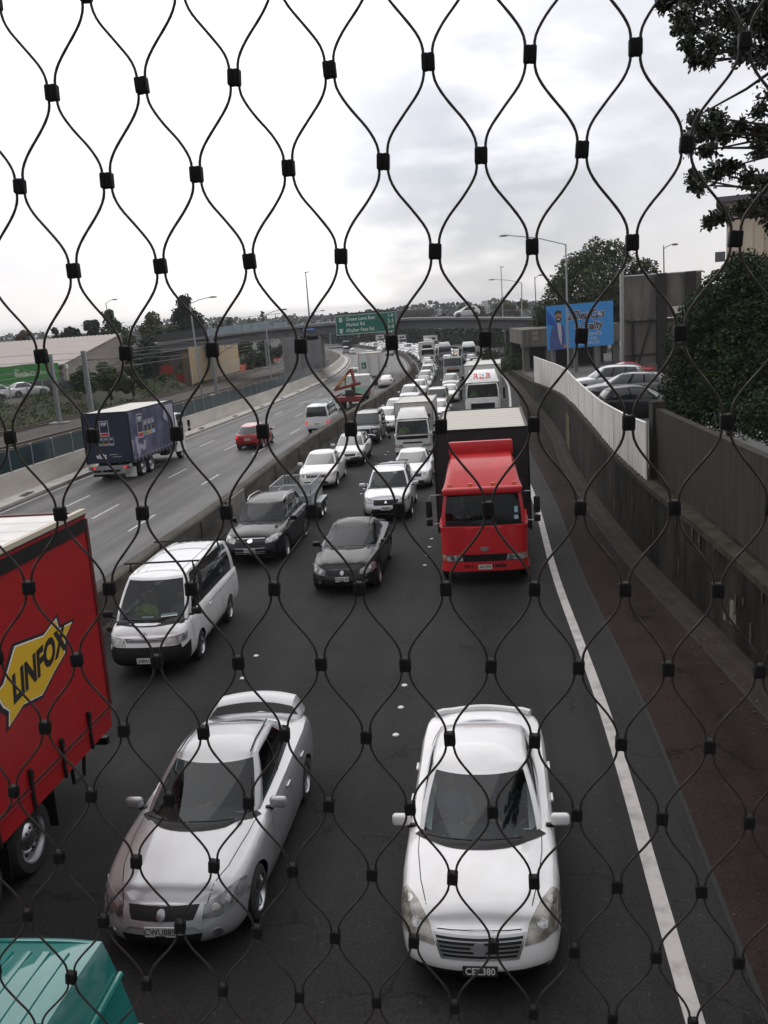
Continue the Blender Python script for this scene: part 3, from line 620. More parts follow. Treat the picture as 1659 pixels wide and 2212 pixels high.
    # shrubs
    screen_tree('rounded green shrub at the left on the bank below the warehouse', 193, 790, 848, 32, 90, 1700, .3, 'mid', 60, 'shrub', k=8, gap=.25, cat='shrub')
    screen_tree('middle green shrub of three on the bank in front of the gable wall', 240, 784, 848, 36, 94, 2000, .3, 'lit', 61, 'shrub', k=8, gap=.25, cat='shrub')
    screen_tree('right hand green shrub of three on the bank, below the thicket', 288, 790, 842, 32, 100, 1700, .3, 'mid', 62, 'shrub', k=8, gap=.25, cat='shrub')
    screen_tree('low weeds spreading on the bank beside the red mesh', 340, 812, 842, 34, 118, 900, .25, 'lit', 63, 'shrub', k=8, gap=.3, cat='shrub')
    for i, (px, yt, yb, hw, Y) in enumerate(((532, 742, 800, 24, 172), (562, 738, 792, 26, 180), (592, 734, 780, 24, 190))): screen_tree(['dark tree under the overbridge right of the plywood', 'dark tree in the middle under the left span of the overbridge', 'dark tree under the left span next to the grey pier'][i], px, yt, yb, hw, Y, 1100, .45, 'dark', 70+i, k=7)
    for i, (px, yt, yb, hw, Y, k) in enumerate(((1068, 722, 790, 22, 150, 'dark'), (1112, 728, 800, 20, 122, 'mid'), (1122, 760, 812, 18, 112, 'lit'), (1142, 700, 770, 16, 118, 'mid'), (1060, 760, 800, 16, 135, 'mid'), (1096, 775, 808, 14, 120, 'lit'))): screen_tree(['dark shrub left of the right hand bridge pier', 'green shrub right of the right hand bridge pier', 'pale green creeper low at the end of the retaining wall', 'upright green shrub at the bridge abutment by the far lamp', 'low green shrub at the foot of the far wall before the pier', 'small pale shrub in front of the bridge pier foot'][i], px, yt, yb, hw, Y, 900, .28, k, 80+i, 'shrub', k=7, gap=.3, cat='shrub')
    # bank growth
    rs = random.Random(9); mb = MB(); pts = []
    for k in range(15000):
        y = rs.uniform(34, 135); u = rs.uniform(-32.5, -28.2) if rs.random() < .7 else rs.uniform(-33, -31)
        if noise.noise(Vector((y*.16, u*.45, 7))) < -.12: continue
        f = min(1, max(0, (-u-28.6)/3.4)); pts.append(Vector((MID(y)+u, y, gz(y)+.75+1.8*f+rs.uniform(0, .35))))
    leaf_quads(mb, pts, .30, rs, .4); o = put('bank_weeds', mb, leafmat('lit'), recalc=False); o['kind'] = 'stuff'; tag(o, 'patchy weeds and grass growing over the railway bank', 'weeds')
    # dense bush behind the board wall
    bl = []; rs = random.Random(12)
    for (px, py, Y, r) in ((1480, 850, 27, .8), (1500, 760, 27, .9), (1530, 690, 27, .9), (1580, 640, 27, .95), (1620, 600, 27, .8), (1560, 800, 26, 1.0), (1620, 720, 26, 1.0), (1640, 830, 25, 1.0), (1600, 880, 25, .8), (1680, 640, 26, 1.0), (1700, 780, 25, 1.2), (1520, 880, 26, .7), (1600, 575, 27.5, .45), (1655, 900, 23, .7)):
        p = at_y(px, py, Y); bl.append((p.x, p.y, p.z, r))
    tree('bush', 'large dark dense bush crowding over the board wall on the right', (10.2, 27, 1.4), bl, 26000, .105, 'dark', None, .25, .12, 13, 'bush')
    # overhanging branches of a tree that stands just right of the view
    rs = random.Random(21); root = Vector((8.3, 13.0, 1.4)); t = thing('tree', 'overhanging tree with leathery leaves reaching in at the upper right', 'tree', root); Y = 12.0
    cl = [(1520, -10, 55), (1580, 40, 62), (1640, 20, 60), (1500, 60, 26), (1540, 95, 30), (1600, 110, 44), (1655, 120, 40), (1480, -20, 26), (1450, -5, 24), (1435, 10, 16), (1475, 35, 22), (1488, 95, 18), (1500, 128, 14), (1470, 60, 14), (1498, 255, 12), (1490, 320, 12), (1500, 385, 14), (1655, 60, 40), (1530, 135, 15), (1545, 255, 24), (1520, 285, 28), (1560, 290, 34), (1600, 275, 16), (1640, 285, 26), (1500, 292, 14), (1530, 325, 16), (1545, 372, 28), (1510, 400, 22), (1580, 360, 22), (1640, 320, 22), (1620, 385, 26), (1655, 400, 32), (1640, 240, 14), (1560, 470, 22), (1600, 450, 22), (1640, 440, 28), (1670, 470, 30), (1530, 480, 10), (1700, 200, 60), (1720, 350, 60), (1770, 50, 75), (1790, 230, 75), (1780, 430, 60), (1860, 330, 85), (1850, 120, 85), (1730, 130, 50)]
    lv = MB(); br = MB(); hub = at_y(1760, 300, 12.4); hub2 = at_y(1750, 420, 12.4); hub3 = at_y(1730, 110, 12.4)
    br.tube([Vector((0, 0, -.2)), Vector((.05, -.1, 3.0)), at_y(1830, 420, 12.6)-root], .2, 9, radii=[.24, .18, .14]); br.tube([at_y(1830, 420, 12.6)-root, hub2-root, hub-root, hub3-root], .1, 7, radii=[.13, .09, .075, .06])
    def leaf(p, d, s):
        e = d.cross(Vector((rs.gauss(0, 1), rs.gauss(0, 1), rs.gauss(0, 1)))).normalized(); w = s*.27; nn = d.cross(e)*(s*.06)
        b = len(lv.v); lv.v += [tuple(q-root) for q in (p, p+d*s*.35+e*w, p+d*s*.72+e*w*.85+nn, p+d*s, p+d*s*.72-e*w*.85+nn, p+d*s*.35-e*w)]; lv.f.append(tuple(range(b, b+6))); lv.m.append(0); lv.sm.append(False)
    for (px, py, r) in cl:
        Yc = Y+rs.uniform(-.5, .6); c = at_y(px, py, Yc); rr = r*Yc/2000; h = min((hub, hub2, hub3), key=lambda q: (q-c).length)
        m = (h+c)/2+Vector((0, rs.uniform(-.1, .1), rs.uniform(-.12, .06))); br.tube([h-root, m-root, c-root], .02, 5, radii=[.028, .018, .008])
        for k in range(int(7+r*.95)):
            d = Vector((rs.gauss(0, 1), rs.gauss(0, 1), rs.gauss(0, .75))).normalized(); tip = c+d*rr*rs.uniform(.25, 1.05)
            br.tube([c-root, (c+tip)/2+Vector((0, 0, -.02))-root, tip-root], .004, 4, radii=[.007, .005, .003])
            for q in range(11):
                dd = (d*.5+Vector((rs.gauss(0, 1), rs.gauss(0, 1), rs.gauss(0, 1))).normalized()).normalized(); leaf(c.lerp(tip, rs.uniform(.35, 1.05))+Vector((rs.gauss(0, .03), rs.gauss(0, .03), rs.gauss(0, .03))), dd, rs.uniform(.040, .078))
    put('trunk', br, BARK, t, recalc=False); put('crown', lv, mat('leathery_leaf', (.030, .038, .022), rough=.45, randisl=.4), t, recalc=False)
greenery()
def cutting_wood():
    rs = random.Random(33); mb = MB(); pts = []
    for k in range(17000):
        px = rs.uniform(700, 1115); t = (px-860)/215; Y = (305-95*max(t, 0) if px > 855 else 345)+rs.uniform(0, 30)
        top = 711+3*noise.noise(Vector((px*.05, 1, 0)))+(10 if px < 855 else 0); bot = 741+max(t, 0)*42 if px > 855 else 741
        pts.append(at_y(px, rs.uniform(top, bot), Y))
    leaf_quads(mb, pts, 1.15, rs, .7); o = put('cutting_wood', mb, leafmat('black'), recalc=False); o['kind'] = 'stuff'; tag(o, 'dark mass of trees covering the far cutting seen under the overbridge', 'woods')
cutting_wood()
def far_wood():
    rs = random.Random(31); mb = MB(); pts = []
    for k in range(16000):
        x = rs.uniform(-520, 620); y = 640+rs.uniform(0, 60); h = 9+7*noise.noise(Vector((x*.012, 3, 0)))+4*noise.noise(Vector((x*.06, 9, 0))); pts.append(Vector((x, y, -14+(h+10)*rs.random()**.6)))
    leaf_quads(mb, pts, 3.2, rs, .8); o = put('far_wood', mb, leafmat('blue'), recalc=False); o['kind'] = 'stuff'; tag(o, 'low dark line of far off woods along the horizon', 'woods')
far_wood()
# ------------------------------------------------------------------ overbridge
def overbridge():
    GIR = mat('girder_paint', (.155, .160, .172), rough=.65, noise_=.18, nscale=.6); PIER = mat('pier_concrete', (.26, .26, .265), rough=.8, col2=(.19, .19, .19), nscale=.5, stretch=(1, 1, .4)); RAILG = mat('railing_paint', (.20, .21, .22), rough=.6)
    Z = hermite([-60, -38, -27, -10, 4, 23, 40, 60], [2.2, 3.6, 4.30, 5.06, 5.04, 3.86, 2.6, 1.4]); Y0, Y1 = 133.0, 143.0
    t = thing('road_bridge', 'grey overbridge carrying a local road across the motorway', 'bridge', (0, 138, 0)); T = Vector((0, 138, 0)); xs = np.arange(-56, 58, 2.0)
    d = MB(); rows = []
    for x in xs: z = Z(x); rows.append([(x, Y0-138-.35, z-.30), (x, Y0-138-.35, z), (x, Y0-138-.1, z+.02), (x, Y1-138+.1, z+.02), (x, Y1-138+.35, z), (x, Y1-138+.35, z-.30)])
    d.grid(rows, 0, False); d.grid([[r[0], r[5]] for r in rows], 0, False, True); put('deck', d, mat('deck_edge', (.23, .23, .235), rough=.75, noise_=.2, nscale=.7), t)
    g = MB()
    for yy in (Y0-138+.1, -1.7, 1.7, Y1-138-.4): g.grid([[(x, yy, Z(x)-.3), (x, yy, Z(x)-1.45), (x, yy+.3, Z(x)-1.45), (x, yy+.3, Z(x)-.3)] for x in xs], 0, False)
    for x in xs: g.box((x, Y0-138+.06, Z(x)-.88), (.06, .09, 1.1))
    put('girder', g, GIR, t); b = MB()
    for x in np.arange(-26, -9, 1.6): b.prism([(0, -.32), (.32, -.32), (0, -.85)], .08, 0, lambda u, v, w, x=x: Vector((x+w, Y0-138-u+.05, Z(x)+v)))
    put('bracket', b, GIR, t)
    pr = MB(); pr.box((-11.4, -4.2, -1.2), (2.6, 1.6, 9.6)); pr.box((-8.9, -1.0, 1.2), (3.6, 7.6, 4.6)); pr.box((-10.2, 0, 3.35), (5.4, 9.6, .8)); put('pier', pr, PIER, t)
    pp = MB(); pp.tube([(-7.05, -4.0, -1), (-7.05, -4.0, 3.0), (-7.4, -4.2, 3.3)], .07, 6); pp.tube([(-9.9, -5.05, -4), (-9.9, -5.05, 3.2)], .06, 6); put('drain_pipe', pp, STEEL, t)
    p2 = MB()
    for yy in (-3.2, 2.8): p2.box((20.6, yy, -.4), (1.3, 1.1, 6.2))
    p2.box((20.6, 0, 2.45), (1.5, 9.4, .7)); put('pier', p2, PIER, t)
    AB = mat('abutment_dark', (.09, .088, .085), rough=.9, noise_=.4, nscale=.6); puteach('abutment', [((27.5, .5, .5), (5.0, 8.8, 4.6)), ((-31.0, .5, .6), (4.5, 8.8, 4.9))], AB, t); ab = MB(); ab.prism([(-28.8, 3.0), (-25.5, 2.9), (-28.8, -.5)], 1.0, 0, lambda u, v, w: Vector((u, -4.6+w, v))); put('wing_wall', ab, AB, t)
    r = MB()
    for x in np.arange(-15.0, 56, .16):
        if -6 < x < 3.2: continue
        if x > 4: continue
        r.box((x, Y0-138-.2, Z(x)+.55), (.025, .03, 1.05))
    for h in (.05, 1.1): r.tube([(x, Y0-138-.2, Z(x)+h) for x in np.arange(-15, 4.1, 1)], .035, 5)
    for x in np.arange(4, 56, 2.4): r.box((x, Y0-138-.2, Z(x)+.12), (.06, .06, .2))
    for x in np.arange(-56, 56, .35): r.box((x, Y1-138+.2, Z(x)+.5), (.03, .03, .9))
    r.tube([(x, Y1-138+.2, Z(x)+.98) for x in np.arange(-56, 56, 2)], .035, 5); put('railing', r, RAILG, t)
    TP = mat('pale_blue_panel', (.34, .43, .47), rough=.5, noise_=.2, nscale=1.2); tp = MB(); rows = [[], []]
    for k, x in enumerate(np.arange(-23.0, -13.9, .11)): yy = Y0-138-.30+(.05 if k % 4 < 2 else 0); rows[0].append((x, yy, Z(x)+.02)); rows[1].append((x, yy, Z(x)+1.02+.08*(x+23)/9))
    tp.grid(rows, 0, False); tp.box((-12.6, Y0-138-.25, Z(-12.6)+.35), (1.9, .05, .75)); put('safety_panel', tp, TP, t)
    m = MB()
    for k, x in enumerate(np.linspace(-23.0, -12.0, 10)): m.box((x, Y0-138-.22, Z(x)+.95), (.09, .09, 1.95))
    for h in (1.25, 1.95): m.tube([(x, Y0-138-.22, Z(x)+h) for x in np.arange(-23, -11.9, .5)], .03, 5)
    for x in np.arange(-23, -12, .3): m.tube([(x, Y0-138-.22, Z(x)+1.1), (x+.8, Y0-138-.22, Z(x)+1.95)], .008, 3); m.tube([(x+.8, Y0-138-.22, Z(x)+1.1), (x, Y0-138-.22, Z(x)+1.95)], .008, 3)
    put('mesh_screen', m, RAILG, t); lf = MB(); lf.grid([[(x, Y0-138-.25, Z(x)) for x in np.arange(-30, -22.9, .5)], [(x, Y0-138-.25, Z(x)+1.15) for x in np.arange(-30, -22.9, .5)]], 0, False)
    put('solid_parapet', lf, mat('dark_parapet', (.045, .05, .055), rough=.7), t)
    s = thing('road_name_sign', 'small blue MAIN HWY name plate fixed on the overbridge girder', 'sign', (-8.75, Y0-.14, Z(-8.75)-.62)); BL = mat('sign_blue_plate', (.02, .10, .40), rough=.4)
    put('sign_plate', MB().box((0, 0, 0), (1.75, .05, .55), 0, Matrix.Rotation(-.02, 3, 'Y')), BL, s); put('lettering', text_mb('MAIN HWY', .22, lambda u, v, w: Vector((u, -.03-w, v)), 0, .01, .01, sx=1.0), WHITE, s)
    # motorway direction sign
    GR = mat('sign_green_plate', (.009, .16, .112), rough=.4, noise_=.15, nscale=.5); s = thing('direction_sign', 'large green motorway direction sign hung on the front of the overbridge', 'sign', (-.6, 129, 4.8))
    A = lambda u, v, w: Vector((u, -w, v+.012*u)); p = MB(); p.prism([(-4.15, -1.32), (4.15, -1.32), (4.15, 1.28), (-4.15, 1.28)], .08, 0, A); put('sign_plate', p, GR, s)
    e = MB(); a2 = lambda u, v, w: A(u, v, w+.081)
    for (u0, v0, u1, v1) in ((-4.13, -1.30, 4.13, -1.25), (-4.13, 1.21, 4.13, 1.26), (-4.13, -1.25, -4.08, 1.21), (4.08, -1.25, 4.13, 1.21)): panel(a2, u0, v0, u1, v1, .006, 0, e)
    for txt, u, v in (('Green Lane East', -2.75, .72), ('Market Rd', -2.75, -.02), ('Khyber Pass Rd', -2.75, -.78)): e.join(text_mb(txt, .46, lambda a, b, w, u=u, v=v: a2(u+a, v+b, w), 0, .012, .006, 'LEFT', sx=.90))
    for txt, v in (('1·0', .80), ('2·3', .06), ('5·0', -.70)): e.join(text_mb(txt.replace('·', '-'), .46, lambda a, b, w, v=v: a2(3.35+a, v+b, w), 0, .012, .006, sx=.95))
    sh = [(-.24, .26), (-.12, .30), (0, .24), (.12, .30), (.24, .26), (.20, .05), (.24, -.12), (.12, -.28), (0, -.34), (-.12, -.28), (-.24, -.12), (-.20, .05)]
    for txt, v in (('9', .70), ('12', -.78)):
        e.prism([(-3.45+a*1.0, v+b) for a, b in sh], .006, 0, a2); e.join(text_mb(txt, .30, lambda a, b, w, v=v: A(-3.45+a, v-.02+b, w+.088), 1, .01, .005), {1: 1})
    put('lettering', e, [mat('sign_white', (.72, .73, .72), rough=.4), mat('shield_ink', (.02, .04, .035))], s)
    fr = MB(); fr.box((0, .75, 1.45), (8.4, 1.4, .16)); fr.box((0, .12, 0), (8.0, .12, .14)); fr.box((0, .12, 1.0), (8.0, .12, .14))
    for u in (-3.6, -1.2, 1.2, 3.6): fr.box((u, .18, 0), (.14, .2, 2.8)); fr.box((u, 2.0, 1.0), (.12, 3.6, .12)); fr.box((u, 2.0, -.4), (.12, 3.6, .12))
    put('support_frame', fr, mat('frame_dark', (.03, .032, .034), rough=.6), s)
    return Z
BZ = overbridge()
# ------------------------------------------------------------------ street lamps and masts
def lamp(label, base, top, end, r=.09, dark=False, group=None, post=False):
    b = Vector(base); t = thing('street_lamp', label, 'street lamp', b, group); m = mat('dark_post', (.03, .032, .034), rough=.5) if dark else STEEL; top, end = Vector(top)-b, Vector(end)-b
    put('pole', MB().tube([(0, 0, -.2), top], r, 8, radii=[r*1.25, r*.8]), m, t)
    a = MB()
    if post: a.tube([top-Vector((0, 0, .02)), top+Vector((0, 0, .25))], r*.6, 6)
    a.tube([top-Vector((0, 0, .05)), top.lerp(end, .5)+Vector((0, 0, .03*(end-top).length)), end], r*.55, 6); put('arm', a, m, t)
    d = Vector(((end-top).x, (end-top).y, 0)).normalized(); q = d.to_track_quat('Y', 'Z').to_matrix(); L = .95 if not post else .6
    h = MB(); h.sphere((0, 0, 0), (.17, L/2, .10), 0, 10, 8); hh = MB().join(h, None, Matrix.Translation(end+d*L*.4) @ q.to_4x4()); put('lamp_head', hh, mat('lamp_grey', (.22, .225, .23), rough=.5), t); return t
def lamps():
    lamp('tall street lamp behind the white fence with a long arm to the left', (18.75, 90, -.6), (18.8, 90, 11.4), (13.4, 90, 12.55))
    lamp('farther street lamp beside the overbridge pier with its arm to the left', (22.3, 140, -2.0), (22.6, 140, 8.9), (18.6, 140, 9.6))
    lamp('slim dark street lamp in front of the big tree', (19.4, 110, -.5), (19.3, 110, 8.8), (19.75, 110, 9.15), .06, True, post=True)
    lamp('dark street lamp rising above the grey billboard backs', (25.0, 80, .5), (24.9, 80, 10.0), (25.6, 80, 10.25), .06, True, post=True)
    lamp('nearest tall lamp on the left beside the rails, arm over the lanes', (-19.5, 105, -1.4), (-19.73, 105, 8.7), (-17.5, 105, 9.2))
    lamp('second tall lamp on the left in front of the overbridge teal panels', (-12.1, 110, -1.5), (-12.16, 110, 6.9), (-10.3, 110, 7.35), .08)
    lamp('curved lamp above the trees behind the warehouse', (-38.4, 140, 0), (-38.56, 140, 10.2), (-37.6, 140, 10.6), .07, True)
    for (x, lab) in ((-7.0, 'lamp arm left of the green sign beyond the overbridge'),): lamp(lab, (x-11, 172, -3), (x-5.6, 172, 6.0), (x-1.9, 172, 6.9), .08)
    for (px, py, Y, H, lab) in ((660, 588, 150, 0, 'tall slender mast standing on the overbridge left of the sign'), (1082, 577, 200, 0, 'very thin tall mast in the distance above the right end of the overbridge')):
        t = at_y(px, py, Y); b = Vector((t.x, Y, 4.8 if Y < 160 else -2)); o = thing('mast', lab, 'mast', b); put('pole', MB().tube([(0, 0, -.3), t-b], .12, 7, radii=[.16, .08]), STEEL if Y < 160 else mat('mast_pale', (.35, .36, .37)), o); put('lamp_head', MB().box(t-b+Vector((.2, 0, 0)), (.7 if Y < 160 else .9, .3, .12)), BLACK if Y < 160 else STEEL, o)
    for k, (px, yb, Y) in enumerate(((395, 800, 190), (440, 770, 230), (470, 760, 250))):
        pass
    for k, (px, yt, yb, Y) in enumerate(((699, 735, 802, 150), (717, 735, 778, 205), (684, 742, 766, 240), (992-10, 712, 748, 300), (776, 716, 735, 330), (1003-50, 716, 752, 290))):
        a, b = at_y(px, yt, Y), at_y(px, yb, Y); o = thing('light_pole', ['thin pole on the dark island under the overbridge near the pale kerb', 'thin pole on the tip of the dark island where the pale wall bends', 'short thin pole at the back of the dark island', 'thin pole against the far cutting under the right span', 'thin pole behind the far trucks under the motorway sign', 'thin pole on the far cutting left of the nose of the tipper lorry'][k], 'pole', b); put('pole', MB().tube([(0, 0, -.3), (0, 0, a.z-b.z+1.5)], .10*Y/150, 6), STEEL, o)
        if k == 0: put('cross_arm', MB().box((0, 0, (a.z-b.z)*.5), (2.6, .1, .1)), STEEL, o)
    # railway masts with their arms and wires
    FOOT = mat('mast_footing', (.27, .26, .24), rough=.9, noise_=.3, nscale=2)
    for k, (x, y, z0, z1, lab) in enumerate(((-26.3, 77, -.85, 4.95, 'grey railway mast on a concrete footing at the far left'), (-20.5, 67, -.55, 5.3, 'grey railway mast with wire brackets behind the navy truck'), (-16.8, 99, -1.25, 5.0, 'grey railway mast with a concrete footing in front of the plywood'), (-19.0, 168, -2.6, 3.2, 'slim railway mast under the left span of the overbridge'), (-16.2, 200, -3.3, 3.4, 'slender railway mast deep under the overbridge beside the pier'))):
        o = thing('railway_mast', lab, 'railway mast', (x, y, z0)); h = z1-z0; p = MB(); p.box((0, 0, h/2), (.30, .06, h)); p.box((-.13, 0, h/2), (.05, .30, h)); p.box((.13, 0, h/2), (.05, .30, h)); put('post', p, STEEL, o)
        put('footing', MB().bbox((0, 0, .02), (1.5, 1.1, .5), .04, 0, 1), FOOT, o)
        if k < 3:
            a = MB(); s = 1 if k != 0 else -1; L = 3.0
            a.tube([(.1*s, 0, h-.65), (L*s, 0, h-.70)], .03, 5); a.tube([(.1*s, 0, h-2.1), (L*.95*s, 0, h-.72)], .03, 5); a.tube([(.9*s, 0, h-.7), (1.7*s, 0, h-1.30), (L*1.35*s, 0, h-1.25)], .022, 5)
            for q in ((.45*s, h-.66), (.5*s, h-1.85)): a.tube([(q[0]-.2*s, 0, q[1]), (q[0]+.2*s, 0, q[1])], .06, 6)
            put('wire_bracket', a, mat('bracket_dark', (.12, .12, .125), rough=.5, metal=.5), o)
    w = thing('overhead_wire', 'thin overhead railway wires sagging along the tracks', 'wire', (-24, 70, 4)); WM = mat('wire_grey', (.16, .16, .16), rough=.5)
    for (u, h) in ((-20.4, 5.9), (-20.4, 5.1), (-26.8, 5.9), (-26.8, 5.1), (-23.2, 6.4)):
        pts = [(MID(y)+u+24, y-70, gz(y)+h+.25*((y-67) % 34-17)**2/289-4) for y in np.arange(10, 240, 4.0)]; put('wire', MB().tube(pts, .016, 4), WM, w)
lamps()
# ------------------------------------------------------------------ buildings, hoardings, billboard
def buildings():
    TAN = mat('tan_wall', (.285, .245, .215), rough=.85, noise_=.12, nscale=.5); RF = mat('ribbed_roof', (.30, .245, .215), rough=.55, noise_=.15, nscale=.4); GRN = mat('shop_green', (.045, .235, .045), rough=.55, noise_=.12, nscale=.5)
    b0 = Vector((-31.5, 95.5, .45)); t = thing('warehouse', 'long tan shed with ribbed roof and green shop front', 'building', b0); Wd, Dp, he, hr = 46, 24, 2.95, 5.3
    w = MB(); w.prism([(0, -1.5), (Dp, -1.5), (Dp, hr-.25), (Dp-.8, hr), (0, he)], .25, 0, lambda u, v, d: Vector((-d, u, v))); w.box((-Wd/2, .12, he/2-.6), (Wd-.4, .2, he+.9)); put('wall', w, TAN, t)
    r = MB(); rows = [[], []]; k = 0
    for x in np.arange(-Wd, .26, .13): z = .07 if k % 4 < 2 else 0; rows[0].append((x, -.35, he+.02+z)); rows[1].append((x, Dp-.8, hr+.06+z)); k += 1
    r.grid(rows, 0, False); r.box((-Wd/2, Dp-.4, hr-.06), (Wd, .9, .10)); put('roof', r, RF, t); tr = MB(); tr.tube([(.12, -.35, he+.04), (.12, Dp-.8, hr+.08), (.12, Dp, hr-.2)], .08, 4); tr.box((-Wd/2, -.38, he-.02), (Wd, .12, .16)); put('roof_trim', tr, mat('trim_pale', (.40, .36, .32), rough=.7), t)
    f = MB(); f.box((-Wd/2-.30, -.42, he/2+.05), (Wd, .10, he+.35)); k = put('shop_front', f, GRN, t)
    sg = MB(); fr = lambda u, v, d: Vector((u, -.475-d, v)); sg.join(text_mb('Bottle-O', .46, lambda u, v, d: fr(-3.75+u, 2.28+v, d), 0, .04, .01, sx=.85)); sg.join(text_mb('the', .24, lambda u, v, d: fr(-4.5+u, 2.74+v, d), 0, .02, .01)); sg.join(text_mb('Ellerslie', .44, lambda u, v, d: fr(-1.65+u, 2.34+v, d), 0, -.006, .01, sx=.85)); put('lettering', sg, mat('sign_cream', (.55, .62, .52), rough=.6), k)
    dw = MB(); dw.box((-1.0, -.55, .55), (4.6, .16, 1.6)); dw.sphere((-2.2, -.6, 1.0), (2.6, .5, .55), 0, 14, 6); put('loading_door', dw, mat('shutter_dark', (.018, .018, .02), rough=.7), t)
    dp = MB(); dp.tube([(.18, .5, he-.1), (.18, .5, 0)], .05, 6); dp.bbox((.16, .5, he-.25), (.3, .5, .45), .03, 0, 1); put('downpipe', dp, PAPER, t)
    # chain link fence on top of the bank
    t = thing('chain_fence', 'chain link fence with grey posts along the top of the railway bank', 'fence', rp(-32.4, 70, 2.4)); FM = mat('chain_wire', (.16, .165, .17), rough=.5, metal=.5); ys = list(np.arange(56, 108, 3.0)); nt = MB()
    for y in ys: put('post', MB().tube([rp(-32.4, y, 2.3)-t.location, rp(-32.4, y, 4.15)-t.location], .05, 6), STEEL, t)
    for i in range(len(ys)-1):
        for h in (2.45, 4.1): nt.tube([rp(-32.4, ys[i], h)-t.location, rp(-32.4, ys[i+1], h)-t.location], .018, 4)
    for y in np.arange(56, 107.6, .22):
        for dy in (1.6, -1.6):
            if 56 <= y+dy <= 107.5: nt.tube([rp(-32.4, y, 2.45)-t.location, rp(-32.4, y+dy, 4.1)-t.location], .005, 3, caps=False)
    put('mesh', nt, FM, t)
    # plywood hoarding, orange fence, red mesh
    PLY = mat('plywood', (.46, .38, .28), rough=.8, col2=(.36, .29, .21), nscale=.8); PLY2 = mat('plywood_new', (.52, .39, .20), rough=.8, noise_=.2, nscale=1.2); t = thing('plywood_hoarding', 'tall patchwork plywood hoarding under the overbridge beside the railway', 'hoarding', (-24.2, 124, -1.8)); a, b = Vector((0, 0, .35)), Vector((1.2, 37, -.35)); d = (b-a).normalized(); nrm = Vector((d.y, -d.x, 0))
    rs = random.Random(8); p1, p2 = MB(), MB(); n = 15
    for i in range(n):
        for j in range(2):
            q0 = a.lerp(b, i/n); q1 = a.lerp(b, (i+1)/n); H = 4.9-.5*i/n; z0, z1 = (0, H*.5) if j == 0 else (H*.5, H); g = .01; new = rs.random() < .22; off = rs.uniform(0, .02); m = MB()
            m.prism([(g, z0+g), ((q1-q0).length-g, z0+g), ((q1-q0).length-g, z1-g), (g, z1-g)], .05, 0, lambda u, v, w: q0+d*u+Vector((0, 0, v))+nrm*(w+off)); put('new_board' if new else 'board', m, PLY2 if new else PLY, t)
    fr = MB()
    for i in range(n+1): q = a.lerp(b, i/n); fr.box(q-nrm*.06+Vector((0, 0, 2.0)), (.10, .10, 5.2))
    fr.box((-.5, -.06, 2.3), (.9, .08, 4.9)); put('frame', fr, mat('hoarding_timber', (.12, .085, .055), rough=.9), t)
    ORG = mat('orange_mesh', (.62, .10, .03), rough=.7, noise_=.3, nscale=2); t = thing('safety_fence', 'orange plastic safety fence curving along the railway under the overbridge', 'fence', (-23.3, 163, -2.8)); m = MB(); P = catmull([(-23.3, 163, 0), (-22.6, 190, 0), (-22.5, 225, 0), (-24.2, 262, 0), (-27.5, 300, 0), (-31, 320, 0)], 10); rows = [[], []]
    for i, (x, y, _) in enumerate(P): z = gz(y)+.55; s = .08*math.sin(i*1.3); rows[0].append((x+23.3+s, y-163, z+2.8)); rows[1].append((x+23.3-s, y-163, z+2.8+1.35+.08*math.sin(i*2.1)))
    m.grid(rows, 0, True); m.grid([[(p[0]+.03, p[1], p[2]) for p in r] for r in rows], 0, True, True); put('mesh', m, ORG, t); ps = MB()
    for i in range(0, len(P), 3): x, y, _ = P[i]; ps.box((x+23.3+.1, y-163, gz(y)+2.8+1.2), (.08, .08, 1.6))
    put('post', ps, mat('stake', (.2, .05, .03)), t)
    t = thing('safety_fence', 'red plastic mesh barrier standing by the plywood at the bridge abutment', 'fence', (-27, 124.5, -1.0)); RM = mat('red_mesh', (.34, .018, .018), rough=.7, noise_=.25, nscale=3); m = MB(); m.box((0, 0, .35), (5.0, .05, 1.25)); m.box((-.8, .2, 1.45), (2.3, .05, 1.7)); put('mesh', m, RM, t)
    # right side: billboard, its neighbours and the parking deck
    t = thing('billboard', 'blue advertising billboard with a man in a blue jacket and car sale slogan', 'billboard', (20.4, 92, 0)); BLU = mat('billboard_blue', (.05, .30, .72), rough=.5, noise_=.08, nscale=.5); BLD = mat('billboard_deep_blue', (.012, .10, .42), rough=.5); Wb, z0, z1 = 6.5, 1.62, 5.85; ft = lambda u, v, w: Vector((u-Wb/2, -.12*0-w, v+.016*(u-Wb/2)))
    p = MB(); panel(ft, 0, z0, Wb, z1, .12, 0, p); k = put('poster', p, BLU, t); ft2 = lambda u, v, w: ft(u, v, w+.121); ar = MB(); ar.prism([(0.02, z0+.02), (.9, z0+.02), (2.6, z1-.02), (.02, z1-.02)], .004, 0, ft2); ar.prism([(0.02, z0+2.5), (1.3, z0+2.0), (.02, z0+3.9)], .004, 1, lambda u, v, w: ft2(u, v, w+.005)); put('poster_band', ar, [BLU, BLD], k)
    fg = MB(); f3 = lambda u, v, w: ft2(u, v, w+.010); lay = lambda d: (lambda u, v, w: f3(u, v, w+d))
    fg.prism([(.28, z0+.05), (.22, z0+.9), (.38, z0+1.9), (.62, z0+2.35), (.95, z0+2.55), (1.35, z0+2.5), (1.62, z0+2.2), (1.75, z0+1.4), (1.7, z0+.6), (1.95, z0+.05)], .004, 0, f3)
